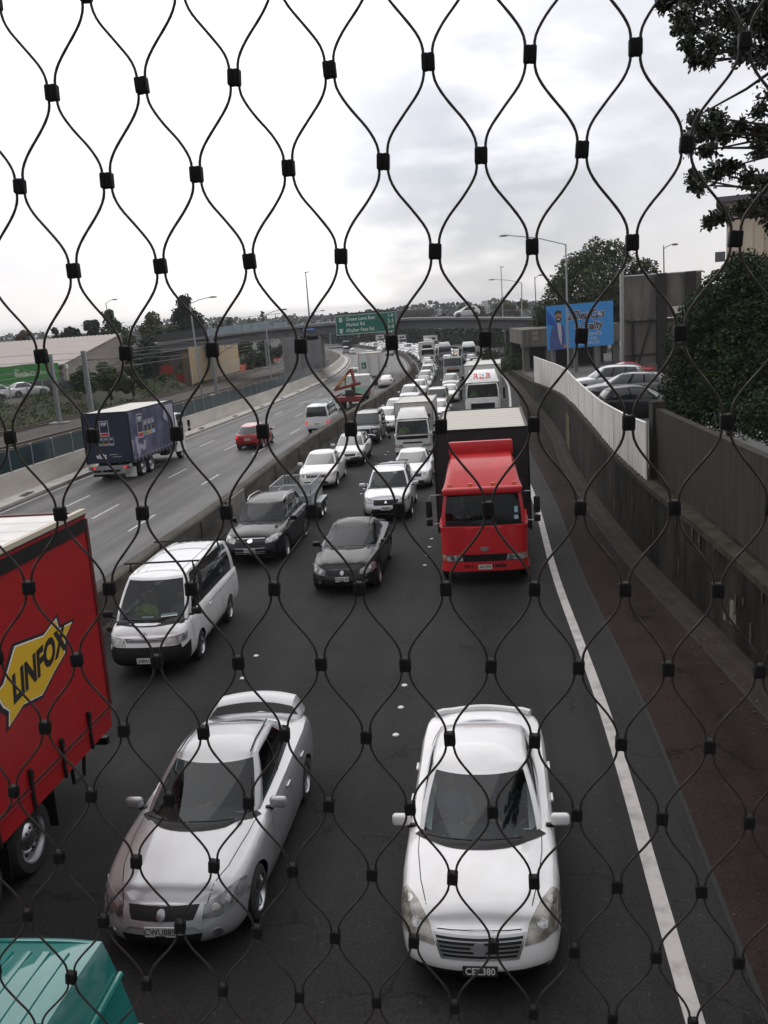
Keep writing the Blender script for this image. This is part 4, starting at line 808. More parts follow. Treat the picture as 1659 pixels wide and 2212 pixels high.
    fg.prism([(.98, z0+2.55), (1.12, z0+1.2), (1.38, z0+.3), (1.42, z0+1.6), (1.36, z0+2.5)], .004, 1, lay(.005)); fg.prism(disc_poly(1.12, z0+3.12, .33, .46), .004, 2, lay(.008)); fg.prism(disc_poly(1.14, z0+2.86, .29, .26), .004, 3, lay(.010)); fg.prism(disc_poly(1.13, z0+2.90, .16, .07), .004, 1, lay(.013)); fg.prism([(.78, z0+3.2), (.80, z0+3.6), (1.1, z0+3.78), (1.42, z0+3.66), (1.46, z0+3.25), (1.38, z0+3.42), (1.0, z0+3.45)], .004, 3, lay(.014))
    for u in (1.02, 1.26): fg.prism(disc_poly(u, z0+3.2, .045, .025), .004, 3, lay(.015))
    fg.prism(disc_poly(1.75, z0+.25, .22, .16), .004, 2, lay(.016)); put('printed_man', fg, [mat('print_jacket', (.07, .10, .30), rough=.6), mat('print_shirt', (.5, .5, .55), rough=.6), mat('print_skin', (.42, .22, .15), rough=.6), mat('print_hair', (.05, .028, .02), rough=.6)], k)
    tx = MB(); DK = 0
    def slog(txt, h, u, v, sx=.8, sh=.22, al='LEFT', b=.03):
        for dd, mm, bb in ((.0, 1, b+.045), (.006, 0, b-.004)): tx.join(text_mb(txt, h, lambda a, c, w: lay(dd)(u+a, v+c, w), 0, bb, .005, al, sx, sh), {0: mm})
    slog('2CheapCars', .78, 2.12, z0+3.1, .62); slog('= Quality', .72, 2.7, z0+2.02, .68)
    for i, s_ in enumerate(('BEST SERVICE', 'BEST CARS', 'BEST PRICES')): tx.join(text_mb(s_, .30, lambda a, c, w: f3(3.0+a, z0+1.22-.42*i+c, w), 2, .012, .005, 'LEFT', .9), {2: 2})
    st = [(.17*math.sin(i*.6283)*(1 if i % 2 == 0 else .42), .17*math.cos(i*.6283)*(1 if i % 2 == 0 else .42)) for i in range(10)]; tx.prism([(5.15+a*1.7, z0+3.1+c*1.7) for a, c in st[::-1]], .005, 2, lay(.012))
    put('lettering', tx, [mat('slogan_ink', (.05, .035, .045), rough=.4), mat('slogan_grey', (.62, .62, .66), rough=.4), mat('slogan_white', (.52, .60, .72), rough=.5)], k)
    lg = MB()
    for x in (-2.6, -.4, 1.8): lg.box((x, .35, .2), (.35, .35, 3.4))
    lg.box((0, .16, 3.7), (6.4, .12, .2)); put('leg', lg, mat('leg_steel', (.14, .14, .145), rough=.6), t)
    GB = mat('weathered_board', (.19, .185, .175), rough=.9, col2=(.10, .095, .09), nscale=1.2, stretch=(1, 1, .2)); DKB = mat('dark_strut', (.022, .021, .022), rough=.8)
    t = thing('billboard', 'tall weathered grey billboard seen from behind with dark posts', 'billboard', (21.6, 70, -.2)); puteach('board', [((0, 0, 6.4), (5.9, .12, 3.1)), ((.0, -.05, 3.1), (6.2, .12, 3.3)), ((.4, -.3, .6), (5.4, .3, 1.8))], GB, t); q = MB()
    for x in (-.1, 2.05): q.box((x, -.35, 3.9), (.75, .3, 8.3))
    q.tube([(-2.7, -.3, 4.7), (3.1, -.3, 4.7)], .08, 5); q.tube([(-1.9, -.3, 1.4), (-.9, -.3, 4.6)], .08, 5); q.tube([(-2.2, -.25, 4.6), (-2.2, -.25, 0)], .10, 5); q.tube([(-3.1, -.2, 2.2), (3.1, -.2, 2.3)], .05, 5); put('strut', q, DKB, t); g = MB(); g.tube([(-2.95, -.3, 8.0), (2.9, -.3, 8.0), (3.1, -.3, 7.9)], .06, 5); g.tube([(-3.05, -.35, -.2), (-3.0, -.35, 8.4)], .16, 7); g.tube([(-3.0, -.35, 8.3), (-2.0, -.35, 9.3)], .04, 5); put('grey_post', g, STEEL, t); put('white_panel', MB().box((1.2, -.2, 5.35), (.9, .05, .5)), PAPER, t)
    DK_ = mat('deck_concrete', (.155, .138, .115), rough=.9, col2=(.10, .09, .08), nscale=.7, stretch=(1, 1, .3)); t = thing('parking_deck', 'low old concrete parking deck on columns behind the billboard', 'building', (21, 104, -.5)); p = MB(); p.box((1.0, 4, 3.0), (11.0, 9, 1.6)); p.box((1.0, -.35, 2.05), (11.2, .5, .35)); put('parapet', p, DK_, t); puteach('column', [((x, .2, .6), (.7, .7, 3.2)) for x in (-4.0, -1.4, 1.3, 3.9, 6.0)], DK_, t); put('back_wall', MB().box((1, 7.8, .6), (11, .3, 3.4)), DKB, t); pl = MB()
    for z in (3.0, 3.55): pl.box((-3.0, -.52, z-.2), (.5, .04, .35))
    for x in np.arange(-4.4, 6.4, .55): pl.box((x, -.51, 3.0), (.05, .03, 1.5))
    put('cladding_rib', pl, mat('cladding_pale', (.24, .22, .19), rough=.9), t)
    # beige building far right
    BG = mat('beige_cladding', (.72, .61, .48), rough=.75, noise_=.10, nscale=.8); t = thing('beige_building', 'plain beige building rising behind the bush on the right', 'building', (22.4, 60, 1.5)); t.rotation_euler.z = -.37; w = MB(); w.box((6.2, 8, 5.0), (12.0, 16, 10.4)); put('wall', w, BG, t); rb = MB()
    for x in np.arange(.5, 12.2, .62): rb.box((x, -.02, 5.0), (.05, .06, 10.2))
    put('cladding_rib', rb, BG, t); e = MB(); e.box((6.0, 7.6, 10.35), (12.8, 17.0, .3)); e.box((-.15, -.3, 6.95), (.6, .6, .6)); put('eaves', e, mat('eaves_grey', (.12, .12, .13), rough=.7), t); put('return_wall', MB().box((3.0, -.5, 5.0), (.25, 1.0, 10.3)), mat('brown_return', (.22, .155, .115), rough=.8), t)
    # far things
    t = thing('tower_block', 'distant white tower block above the trees', 'building', (72.5, 600, -12)); WT = mat('tower_white', (.50, .50, .50), rough=.8); w = MB(); w.box((0, 0, 7.2), (6.6, 6, 16.0)); w.box((.6, 0, 16.6), (3.6, 4, 2.6)); put('wall', w, WT, t); puteach('window', [((x, -3.02, z), (.8, .06, .7)) for z in np.arange(8, 15, 1.5) for x in (-2.3, -.8, .8, 2.3)], DGLASS, t)
    for (px, yr, ye, yb, hw, Y, lab, m1, m2) in ((770, 727, 740, 752, 22, 360, 'pale gabled house far beyond the overbridge under the sign', (.30, .27, .25), (.16, .15, .15)), (806, 731, 741, 752, 12, 350, 'small grey house with pale gable beside the bigger far house', (.24, .23, .23), (.18, .17, .17)), (862, 713, 718, 734, 16, 330, 'low pale house with a veranda on the far cutting', (.33, .32, .30), (.14, .13, .13)), (1122, 714, 716, 760, 14, 165, 'pale flat concrete wall house end beside the abutment', (.27, .255, .235), (.2, .19, .18))):
        c = at_y(px, yb, Y); k = Y/2000; H1, H2, w_ = (yb-ye)*k, (yb-yr)*k, hw*k; t = thing('house', lab, 'house', c); w = MB(); w.prism([(-w_, -2), (w_, -2), (w_, H1), (0, H2-.05), (-w_, H1)], 9, 0, lambda u, v, d: Vector((u, d, v))); put('wall', w, mat('house_wall_%d' % px, m1, rough=.85, noise_=.15, nscale=.5), t)
        r = MB()
        for s in (1, -1): r.prism([(s*(w_+.4), H1-.25), (0, H2+.1), (0, H2+.35), (s*(w_+.4), H1)], 9.6, 0, lambda u, v, d: Vector((u, d-.3, v)))
        put('roof', r, mat('house_roof_%d' % px, m2, rough=.8), t); puteach('window', [((s*w_, -.02, H1*.5), (w_*.3, .06, H1*.35)) for s in (-.45, .45)], DGLASS, t)
    # dark garden island between the rails and the bend of the pale wall
    mb = MB(); rows = [[(MID(y)+u, y, gz(y)+h) for u, h in ((-13.4, .85), (-15.5, 1.05), (-18.5, 1.0), (-19.2, .8))] for y in np.arange(146, 260, 4)]; mb.grid(rows, 0, True); struct('dark_island', mb, mat('mulch', (.055, .043, .036), rough=.95, noise_=.4, nscale=2))
    # hill behind everything
    mb = MB(); rows = []
    for y in (330, 380, 460, 620): rows.append([(x, y+.05*x, (-7.5 if y == 330 else -4 if y == 380 else 1.0 if y == 460 else -13)+1.3*noise.noise(Vector((x*.02, y*.01, 0)))*(y > 340)+(.012*(x-20) if x > 20 else 0)) for x in np.arange(-20 if y < 400 else -160, 330, 14)] if False else [(x, y+.05*x, (-9.5 if y == 330 else -8 if y == 380 else -6.5 if y == 460 else -13)+1.0*noise.noise(Vector((x*.02, y*.01, 0)))*(y > 340)+(.010*(x-20) if x > 20 else 0)) for x in np.linspace(-10+(-120 if y > 400 else 0), 330, 26)])
    mb.grid(rows, 0, True); struct('hill', mb, mat('hillside', (.016, .020, .011), rough=.95, col2=(.026, .027, .016), nscale=.06, ramp=(.4, .6)))
buildings()
# ------------------------------------------------------------------ vehicle bodies
VIEW = {'front': (lambda u, v: Vector((u, 9, v)), Vector((0, -1, 0))), 'rear': (lambda u, v: Vector((u, -9, v)), Vector((0, 1, 0))),
        'right': (lambda u, v: Vector((9, u, v)), Vector((-1, 0, 0))), 'left': (lambda u, v: Vector((-9, u, v)), Vector((1, 0, 0))), 'top': (lambda u, v: Vector((u, v, 9)), Vector((0, 0, -1))), 'oblique': (lambda u, v: Vector((u, 6.364-v*.7071, 6.364+v*.7071)), Vector((0, -.7071, -.7071)))}
def ob(*P): return [(x, (z-y)*.7071) for x, y, z in P]
def decal(bvh, poly, view, off=.006, m=0, g=.05, skirt=.014, mb=None):
    """a panel that follows the body: outline given in one view, dropped on the body and given an edge"""
    fo, d = VIEW[view]; mb = mb or MB()
    P = []
    n = len(poly)
    for i in range(n):
        a, b = Vector(poly[i]), Vector(poly[(i+1) % n]); k = max(1, int((b-a).length/g))
        for j in range(k): P.append(a.lerp(b, j/k))
    nb = len(P); us = [p.x for p in P]; vs_ = [p.y for p in P]
    pts = list(P)
    x = min(us)+g*.5
    while x < max(us):
        y = min(vs_)+g*.5
        while y < max(vs_):
            q = Vector((x, y))
            if min((q-p).length for p in P) > g*.45: pts.append(q)
            y += g
        x += g
    vv, ee, ff, ov, _, _ = delaunay_2d_cdt(pts, [(i, (i+1) % nb) for i in range(nb)], [], 1, 1e-6)
    pos = []
    for q in vv:
        h, nn, idx, dist = bvh.ray_cast(fo(q.x, q.y), d)
        if h is None: pos.append(None); continue
        if nn.dot(d) > 0: nn = -nn
        nd = (nn - d*1.0).normalized() if nn.dot(-d) < .25 else nn
        pos.append((h+nd*off, h-nd*skirt))
    ids = {}
    def gid(i, k):
        if (i, k) not in ids: ids[(i, k)] = mb.vert(pos[i][k])
        return ids[(i, k)]
    ec = {}
    for f in ff:
        if any(pos[i] is None for i in f): continue
        mb.face([gid(i, 0) for i in f], m, True)
        for k in range(len(f)):
            a, b = f[k], f[(k+1) % len(f)]; e = (min(a, b), max(a, b)); ec[e] = ec.get(e, 0)+1
    for (a, b), c in ec.items():
        if c == 1: mb.face((gid(a, 0), gid(b, 0), gid(b, 1), gid(a, 1)), m)
    return mb
def strip(bvh, line, w, view, off=.003, m=0, mb=None, step=.06, skirt=.004):
    """a narrow seam or bead that follows the body"""
    fo, d = VIEW[view]; mb = mb or MB(); P = []
    for i in range(len(line)-1):
        a, b = Vector(line[i]), Vector(line[i+1]); k = max(1, int((b-a).length/step))
        for j in range(k): P.append(a.lerp(b, j/k))
    P.append(Vector(line[-1])); prev = None
    for i, p in enumerate(P):
        t = (P[min(i+1, len(P)-1)]-P[max(i-1, 0)]).normalized(); nn = Vector((-t.y, t.x))*w/2
        r = []
        for q in (p+nn, p-nn):
            h, hn, _, _ = bvh.ray_cast(fo(q.x, q.y), d)
            if h is None: r = None; break
            if hn.dot(d) > 0: hn = -hn
            r.append(mb.vert(h+hn*off))
        if prev and r: mb.face((prev[0], prev[1], r[1], r[0]), m, False)
        prev = r
    return mb
def mirror_poly(poly): return [(-u, v) for u, v in poly][::-1]
class Shell: pass
QS = [0, .05, .14, .28, .42, .56, .70, .81, .89, .95, 1.0]
def body_shell(sp):
    hw, L = sp['W']/2, sp['L']; F, B = L/2, -L/2; fb, rb = sp.get('fb', .38), sp.get('rb', .32)
    tf, tr = sp.get('tf', .93), sp.get('tr', .93)
    ctrl = [(0, F), (.3*hw, F-.05*fb), (.58*hw, F-.20*fb), (.82*hw*tf/.93, F-.55*fb), (tf*hw, F-fb-.12), (.985*hw, F-fb-.55), (hw, F-fb-1.0), (hw, B+rb+.9),
            (.985*hw, B+rb+.4), (tr*hw, B+rb), (.80*hw*tr/.93, B+.5*rb), (.45*hw, B+.14*rb), (0, B)]
    P = resample(catmull(ctrl, 14), step=sp.get('step', .05)); n = len(P)
    P[:, 0] = np.maximum(P[:, 0], 0); P[0, 0] = 0; P[-1, 0] = 0
    T = np.gradient(P, axis=0); T /= np.linalg.norm(T, axis=1)[:, None]+1e-9; Nn = np.stack([-T[:, 1], T[:, 0]], 1)
    if Nn[n//2, 0] < 0: Nn = -Nn
    zs, zc = hermite(*zip(*sorted(sp['zs']))), hermite(*zip(*sorted(sp['zc'])))
    zb = hermite(*zip(*sorted(sp.get('zb', [(B, .30), (B+.5, .22), (F-.5, .20), (F, .20)]))))
    pf, ps, pr = lin(*zip(*sp['pf'])), lin(*zip(*sp.get('ps', [(0, .07), (.1, .025), (.3, .005), (.5, 0), (.72, .008), (.86, .022), (.94, .042), (1, .075)]))), lin(*zip(*sp['pr']))
    ar = sp.get('arch', .37); wr = sp.get('wr', .32); axles = sp['axles']
    rows = []
    for q in QS:
        row = []
        for i in range(n):
            x, y = P[i]; z0 = zb(y); zt = zs(y); zl = z0
            for ya in axles:
                dy = abs(y-ya)
                if dy < ar and abs(x) > hw*.7: zl = max(zl, wr+math.sqrt(ar*ar-dy*dy)*.97)
            z = zl+(zt-zl)*q; qn = (z-z0)/(zt-z0)
            nx, ny = Nn[i]; ins = (pf(qn)*max(ny, 0)**1.3+pr(qn)*max(-ny, 0)**1.3+ps(qn)*abs(nx)**1.3)
            px, py = x-nx*ins, y-ny*ins
            row.append((max(px, 0) if i not in (0, n-1) else 0, py, z))
        rows.append(row)
    s = Shell(); s.top = rows[-1]; mb = MB(); bk = sp.get('black')
    full = [r + [(-x, y, z) for (x, y, z) in r[-2:0:-1]] for r in rows]
    mb.grid(full, 0, True, close=True)
    pw = sp.get('crown', 2.3); ss = [1, .94, .85, .7, .5, .25, 0, -.25, -.5, -.7, -.85, -.94, -1]
    ty = [p[1] for p in s.top]; tx = [p[0] for p in s.top]; oi = np.argsort(ty)
    s.tx = lambda y: float(np.interp(y, np.array(ty)[oi], np.array(tx)[oi]))
    tz = [p[2] for p in s.top]; zcr = [zc(P[i][1]) for i in range(n)]; ya_, za_, zc_ = np.array(ty)[oi], np.array(tz)[oi], np.array(zcr)[oi]
    def ztop(x, y):
        w = max(s.tx(y), .05); k = min(abs(x)/w, 1); a = float(np.interp(y, ya_, za_)); z = a+(float(np.interp(y, ya_, zc_))-a)*(1-k**pw)
        for (x0, wd, hh, ya, yb, *sl_) in sp.get('creases', []):
            if ya < y < yb: z += hh*math.exp(-((abs(x)-x0-(sl_[0] if sl_ else 0)*(yb-y))/wd)**2)*min(1, (y-ya)/.15, (yb-y)/.15)
        return z
    s.ztop = ztop; s.zs = zs; s.zc = zc
    tops = []
    for i in range(n):
        x, y, z = s.top[i]; tops.append([(x*k, y, ztop(x*k, y) if abs(k) < 1 else z) for k in ss])
    mb.grid(tops, 0, True)
    if bk:
        for j, f in enumerate(mb.f):
            c = sum((Vector(mb.v[i]) for i in f), Vector())/len(f)
            if bk(c): mb.m[j] = 1
    s.mb = mb; s.sp = sp; s.bvh = mb.bvh(); return s
VL = [0, .07, .16, .30, .45, .60, .74, .86, .94, 1.0]
def cabin_shell(sh, g):
    n0, n1, n2 = 12, 30, 12
    def half(yf, yfc, wf, wr, yrc, yr, bul):
        o = []
        for i in range(n0+1):
            t = i/n0; o.append((wf*t, yf-(yf-yfc)*t**2.3))
        for i in range(1, n1+1):
            t = i/n1; o.append((wf+(wr-wf)*t+bul*math.sin(math.pi*t), yfc+(yrc-yfc)*t))
        for i in range(1, n2+1):
            t = 1-i/n2; o.append((wr*t, yr-(yr-yrc)*t**2.3))
        return o
    base = half(*g['base'], g.get('bulge', .02)); roof = half(*g['roof'], g.get('rbulge', .02)); N = len(base)
    zr = hermite(*zip(*sorted(g['zr']))); cr = g.get('crown', .07); ob = g.get('bow', .03); sink = g.get('sink', .03)
    zb = g.get('zb')
    Bp = [Vector((x, y, (zb(y) if zb else min(sh.ztop(x, y), sh.ztop(x*.9, y)))-sink)) for x, y in base]
    Rp = [Vector((x, y, zr(y)-cr)) for x, y in roof]
    rows = []
    for v in VL:
        r = []
        for i in range(N):
            p = Bp[i].lerp(Rp[i], v); d = Vector((Bp[i].x, (Bp[i].y-(g['base'][0]+g['base'][5])/2)*.4, 0))
            d = d.normalized() if d.length > 1e-5 else Vector()
            p = p + d*(ob*4*v*(1-v)) + Vector((0, 0, .0)); 
            if i in (0, N-1): p.x = 0
            r.append(p)
        rows.append(r)
    full = [r + [Vector((-p.x, p.y, p.z)) for p in r[-2:0:-1]] for r in rows]; NF = len(full[0])
    skip = {}; bl = set()
    def col(c0, c1, v0, v1, key):
        for i in range(c0, c1):
            for k in range(v0, v1):
                skip[(k, i)] = key+'_'; skip[(k, NF-1-i)] = key+('_' if key in ('windscreen', 'rear_window') else '.')
    nv = len(VL)-1
    ws = g.get('ws', (1, nv-1)); col(0, n0-1, ws[0], ws[1], 'windscreen')
    if g.get('rw', (1, nv-1)): rw = g.get('rw', (1, nv-1)); col(n0+n1+1, N-1, rw[0], rw[1], 'rear_window')
    for k, (a, b) in enumerate(g['side']):
        sv = g.get('sv', (1, nv-1)); a2, b2 = n0+round(a*n1), n0+round(b*n1)
        for i in range(a2, b2):
            for q in range(sv[0], sv[1]): skip[(q, i)] = 'side%d_' % k; skip[(q, NF-1-i)] = 'side%d.' % k
        if k+1 < len(g['side']) and g['side'][k+1][0]-b < .1:
            for i in range(b2, n0+round(g['side'][k+1][0]*n1)):
                for q in range(sv[0], sv[1]): bl.add((q, i)); bl.add((q, NF-1-i))
    for i in range(n0): bl.add((0, i)); bl.add((0, NF-1-i))
    mb = MB(); parts = {}; b = 0
    for r in full:
        for p in r: mb.vert(p)
    allm = MB(); allm.grid(full, close=True)
    for k in range(nv):
        for i in range(NF):
            i2 = (i+1) % NF; q = (k*NF+i, k*NF+i2, (k+1)*NF+i2, (k+1)*NF+i)
            if (k, i) in skip: parts.setdefault(skip[(k, i)], []).append(q)
            else: mb.face(q, 1 if (k, i) in bl else 0, True)
    tops = []
    ymx, ymn = max(p.y for p in rows[-1]), min(p.y for p in rows[-1]); fl = min(.55, (ymx-ymn)*.4)
    for i in range(N):
        p = rows[-1][i]; ff_ = math.sin(math.pi/2*min(1, min(ymx-p.y, p.y-ymn)/fl)); tops.append([(p.x*s, p.y, p.z+cr*(1-abs(s)**3.2)*ff_) for s in (1, .93, .82, .65, .4, .15, -.15, -.4, -.65, -.82, -.93, -1)])
    mb.grid(tops, 0, True); allm.grid(tops)
    gl = {}
    for key, qs in parts.items():
        o = MB(); mp = {}; ctr = Vector((0, 0, 0))
        for q in qs:
            idx = []
            for i in q:
                if i not in mp:
                    p = Vector(mb.v[i]); nrm = Vector((p.x, p.y-(g['base'][0]+g['base'][5])/2, 0)).normalized(); mp[i] = o.vert(p-nrm*.006)
                idx.append(mp[i])
            o.face(idx, 0, True)
        gl[key] = o
    s = Shell(); s.mb = mb; s.glass = gl; s.bvh = allm.bvh(); s.rows = rows; s.zr = zr; return s
# ------------------------------------------------------------------ wheels and small fittings
def wheel_mbs(r, w, spokes=5, steel=False, twin=False):
    t = MB().lathe([(-w/2, r*.66), (-w/2, r*.90), (-w*.40, r*.985), (-w*.2, r), (w*.2, r), (w*.40, r*.985), (w/2, r*.90), (w/2, r*.66)], n=28)
    m = MB(); q = w/2
    if steel:
        m.lathe([(q+.002, r*.67), (q-.01, r*.63), (q-.07, r*.60), (q-.10, r*.42), (q-.06, r*.36), (q-.03, r*.22), (q-.02, r*.18), (q-.02, 0.001)], n=24)
        for k in range(8):
            a = 2*math.pi*k/8; m.box((q-.045, r*.28*math.cos(a), r*.28*math.sin(a)), (.03, .03, .03), 1)
            a += .4; m.box((q-.088, r*.50*math.cos(a), r*.50*math.sin(a)), (.01, .07, .07), 1, Matrix.Rotation(a, 3, 'X'))
    else:
        m.lathe([(q+.002, r*.68), (q-.012, r*.64), (q-.05, r*.60)], n=28)
        m.lathe([(q-.075, r*.62), (q-.08, 0.001)], n=20, m=1)
        m.lathe([(q-.02, r*.16), (q-.012, r*.10), (q-.012, .001)], n=14)
        for k in range(spokes):
            a = 2*math.pi*k/spokes
            m.box((q-.03, r*.38*math.cos(a), r*.38*math.sin(a)), (.03, .48*r, .16*r if spokes < 7 else .085*r), 0, Matrix.Rotation(a, 3, 'X'))
    return t, m
def mirror_mb(x, y, z, sx, col=0):
    m = MB(); m.bbox((x+sx*.14, y-.01, z+.05), (.23, .10, .15), .045, 0, 3); m.box((x+sx*.02, y, z-.02), (.10, .05, .04), 1)
    m.bbox((x+sx*.14, y-.064, z+.05), (.19, .006, .115), .002, 2, 1); return m
def plate_mb(txt, cx, y, cz, rear=False, white=True, w=.36, h=.125, tilt=0):
    """plate with raised characters; faces forward unless rear"""
    o = MB(); sgn = -1 if rear else 1
    R = Matrix.Rotation(-tilt*sgn, 3, 'X')
    o.bbox((cx, y, cz), (w, .012, h), .004, 0, 1, R)
    if txt:
        fr = lambda u, v, d: Vector((cx, y, cz)) + R @ Vector((-sgn*u, sgn*(.0065+d), v))
        o.join(text_mb(txt, h*.62, fr, 1, .012, .002, sx=.82), {1: 1})
    return o
def driver(vest, x, y, z, M=None, tall=1.0):
    """seated figure: torso, neck, head, upper arms and forearms reaching to the wheel"""
    def skin(chain, m):
        o = MB(); o.tube([c[:3] for c in chain], .1, 12, m, True, [c[3] for c in chain]); return o
    b = MB()
    b.join(skin([(0, -.02, 0, .15), (0, -.03, .14, .165), (0, -.05, .30, .18), (0, -.05, .40, .17), (0, -.045, .47, .10), (0, -.04, .50, .062)], 0))
    b.join(skin([(0, -.04, .48, .058), (0, -.03, .56, .055)], 1))
    for s in (-1, 1):
        b.join(skin([(s*.16, -.05, .42, .075), (s*.24, .02, .28, .056), (s*.25, .10, .18, .048)], 0))
        b.join(skin([(s*.25, .10, .18, .046), (s*.20, .25, .22, .036), (s*.15, .36, .27, .03), (s*.13, .42, .28, .032), (s*.12, .455, .27, .02)], 1))
        for k in range(4): b.tube([(s*(.105+.013*k), .44, .285), (s*(.10+.013*k), .475, .275), (s*(.10+.013*k), .48, .25)], .009, 5, 1)
        b.join(skin([(s*.09, 0, 0, .085), (s*.11, .25, .02, .075), (s*.12, .42, .0, .06), (s*.12, .44, -.18, .05), (s*.12, .46, -.34, .045)], 2))
    b.sphere((0, -.01, .665), (.076, .095, .118), 1); b.sphere((0, .085, .655), (.014, .02, .024), 1, 8, 6)
    b.sphere((0, -.03, .70), (.081, .094, .095), 3)
    for s in (-1, 1): b.sphere((s*.03, .078, .68), (.012, .008, .008), 4, 6, 4); b.sphere((s*.077, -.015, .66), (.012, .022, .032), 1, 6, 5)
    b.box((0, .086, .605), (.045, .006, .01), 4)
    T = Matrix.Translation((x, y, z)) @ Matrix.Scale(tall, 4)
    o = MB().join(b, None, T); return o
# ------------------------------------------------------------------ prototypes
class Proto:
    def __init__(s): s.parts = []; s.mesh = {}; s.litemesh = None
    def add(s, name, mb, mats, parent=None, paint=False, far=True):
        if isinstance(mats, bpy.types.Material): mats = [mats]
        s.parts.append(dict(name=name, mb=mb, mats=mats, parent=parent, far=far)); return len(s.parts)-1
def spawn(pr, name, label, cat, M, colour=(.8, .8, .8), group=None, lite=False):
    if lite:
        if pr.litemesh is None:
            allm = []; mb = MB()
            for p in pr.parts:
                if not p['far']: continue
                mm = {}
                for i, m in enumerate(p['mats']):
                    if m not in allm: allm.append(m)
                    mm[i] = allm.index(m)
                mb.join(p['mb'], mm)
            pr.litemesh = mb.mesh(name, allm, merge=0, recalc=False)
        o = link(name, pr.litemesh); o.matrix_world = M; o.color = (*colour, 1); tag(o, label, cat, group); return o
    r = link(name, None); r.empty_display_size = .4; r.matrix_world = M; tag(r, label, cat, group); objs = []
    for i, p in enumerate(pr.parts):
        if i not in pr.mesh:
            pr.mesh[i] = p['mb'].mesh(p['name'], p['mats'])
        o = link(p['name'], pr.mesh[i], r if p['parent'] is None else objs[p['parent']]); o.color = (*colour, 1); objs.append(o)
    return r
def open_top(mb, base, zmin):
    yf, yc, wf, wr, yrc, yr = base; keep = []
    for j, f in enumerate(mb.f):
        c = sum((Vector(mb.v[i]) for i in f), Vector())/len(f); w = max(wf, wr); k = min(1, abs(c.x)/w)
        keep.append(not (c.z > zmin and abs(c.x) < w-.10 and yr+(yrc-yr)*k**2.3+.10 < c.y < yf-(yf-yc)*k**2.3-.05))
    o = MB(); o.v = mb.v; o.f = [f for f, q in zip(mb.f, keep) if q]; o.m = [m for m, q in zip(mb.m, keep) if q]; o.sm = [m for m, q in zip(mb.sm, keep) if q]; return o
def add_wheels(pr, sp, spokes=5, steel=False):
    r, w = sp.get('wr', .32), sp.get('ww', .205); t, m = wheel_mbs(r, w, spokes, steel); hw = sp['W']/2
    for ya in sp['axles']:
        for s in (1, -1):
            M = Matrix.Translation((s*(hw-w/2-sp.get('win', .025)), ya, r)) @ (Matrix.Identity(4) if s > 0 else Matrix.Rotation(math.pi, 4, 'Z'))
            k = pr.add('wheel', MB().join(t, None, M), RUBBER); pr.add('rim', MB().join(m, None, M), [ALLOY, BLACK], k)
def underbody(sp):
    hw, L = sp['W']/2, sp['L']; o = MB(); o.box((0, 0, .36), (sp['W']-.62, L-.5, .30), 0); a = sp.get('arch', .37)*1.0
    o.box((0, 0, .30), (sp['W']-.2, max(.2, abs(sp['axles'][0]-sp['axles'][-1])-2*a-.1), .14), 0)
    for ya in sp['axles']:
        for s in (1, -1):
            rows = [[(s*xx, ya+a*1.04*math.cos(t), sp.get('wr', .32)+a*1.02*math.sin(t)) for xx in (hw-.06, hw-.36)] for t in np.linspace(0, math.pi, 14)]
            o.grid(rows, 0, True); o.box((s*(hw-.38), ya, .45), (.02, a*2, .6), 0)
    return o
def interior(sp, seats=((.36, .05), (-.36, .05)), dash=(.95, .92), wheel_x=.36, zf=.32, back=True):
    o = MB()
    o.box((0, (dash[0]-1.6)/2, zf), (sp['W']-.24, abs(dash[0]+1.6), .04), 0)
    o.bbox((0, dash[0]-.22, dash[1]-.16), (sp['W']-.30, .46, .26), .07, 0, 3)
    for (x, y) in seats:
        o.bbox((x, y, zf+.22), (.5, .52, .18), .06, 1, 2); o.bbox((x, y-.30, zf+.52), (.48, .15, .62), .06, 1, 2, Matrix.Rotation(.25, 3, 'X')); o.bbox((x, y-.42, zf+.92), (.26, .10, .18), .04, 1, 2)
    if back: o.bbox((0, seats[0][1]-1.15, zf+.45), (sp['W']-.45, .18, .60), .06, 1, 2, Matrix.Rotation(.3, 3, 'X'))
    c = Vector((wheel_x, seats[0][1]+.48, dash[1]-.13)); o.tube([c+Vector((.18*math.cos(t), .06*math.sin(t), .17*math.sin(t))) for t in np.linspace(0, 2*math.pi, 20)], .014, 6, 0)
    return o
def wipers(sh, yb, zoff=.02):
    o = MB()
    for (x0, x1) in ((.08, .62), (-.50, .04)):
        pts = [(x0+(x1-x0)*t, yb-.05-.22*((x0+(x1-x0)*t)/.7)**2+.03*t, 0) for t in (0, .35, .7, 1)]
        o.tube([(x, y, sh.ztop(x, y)+.035+.03*i/3) for i, (x, y, _) in enumerate(pts)], .010, 5)
    return o
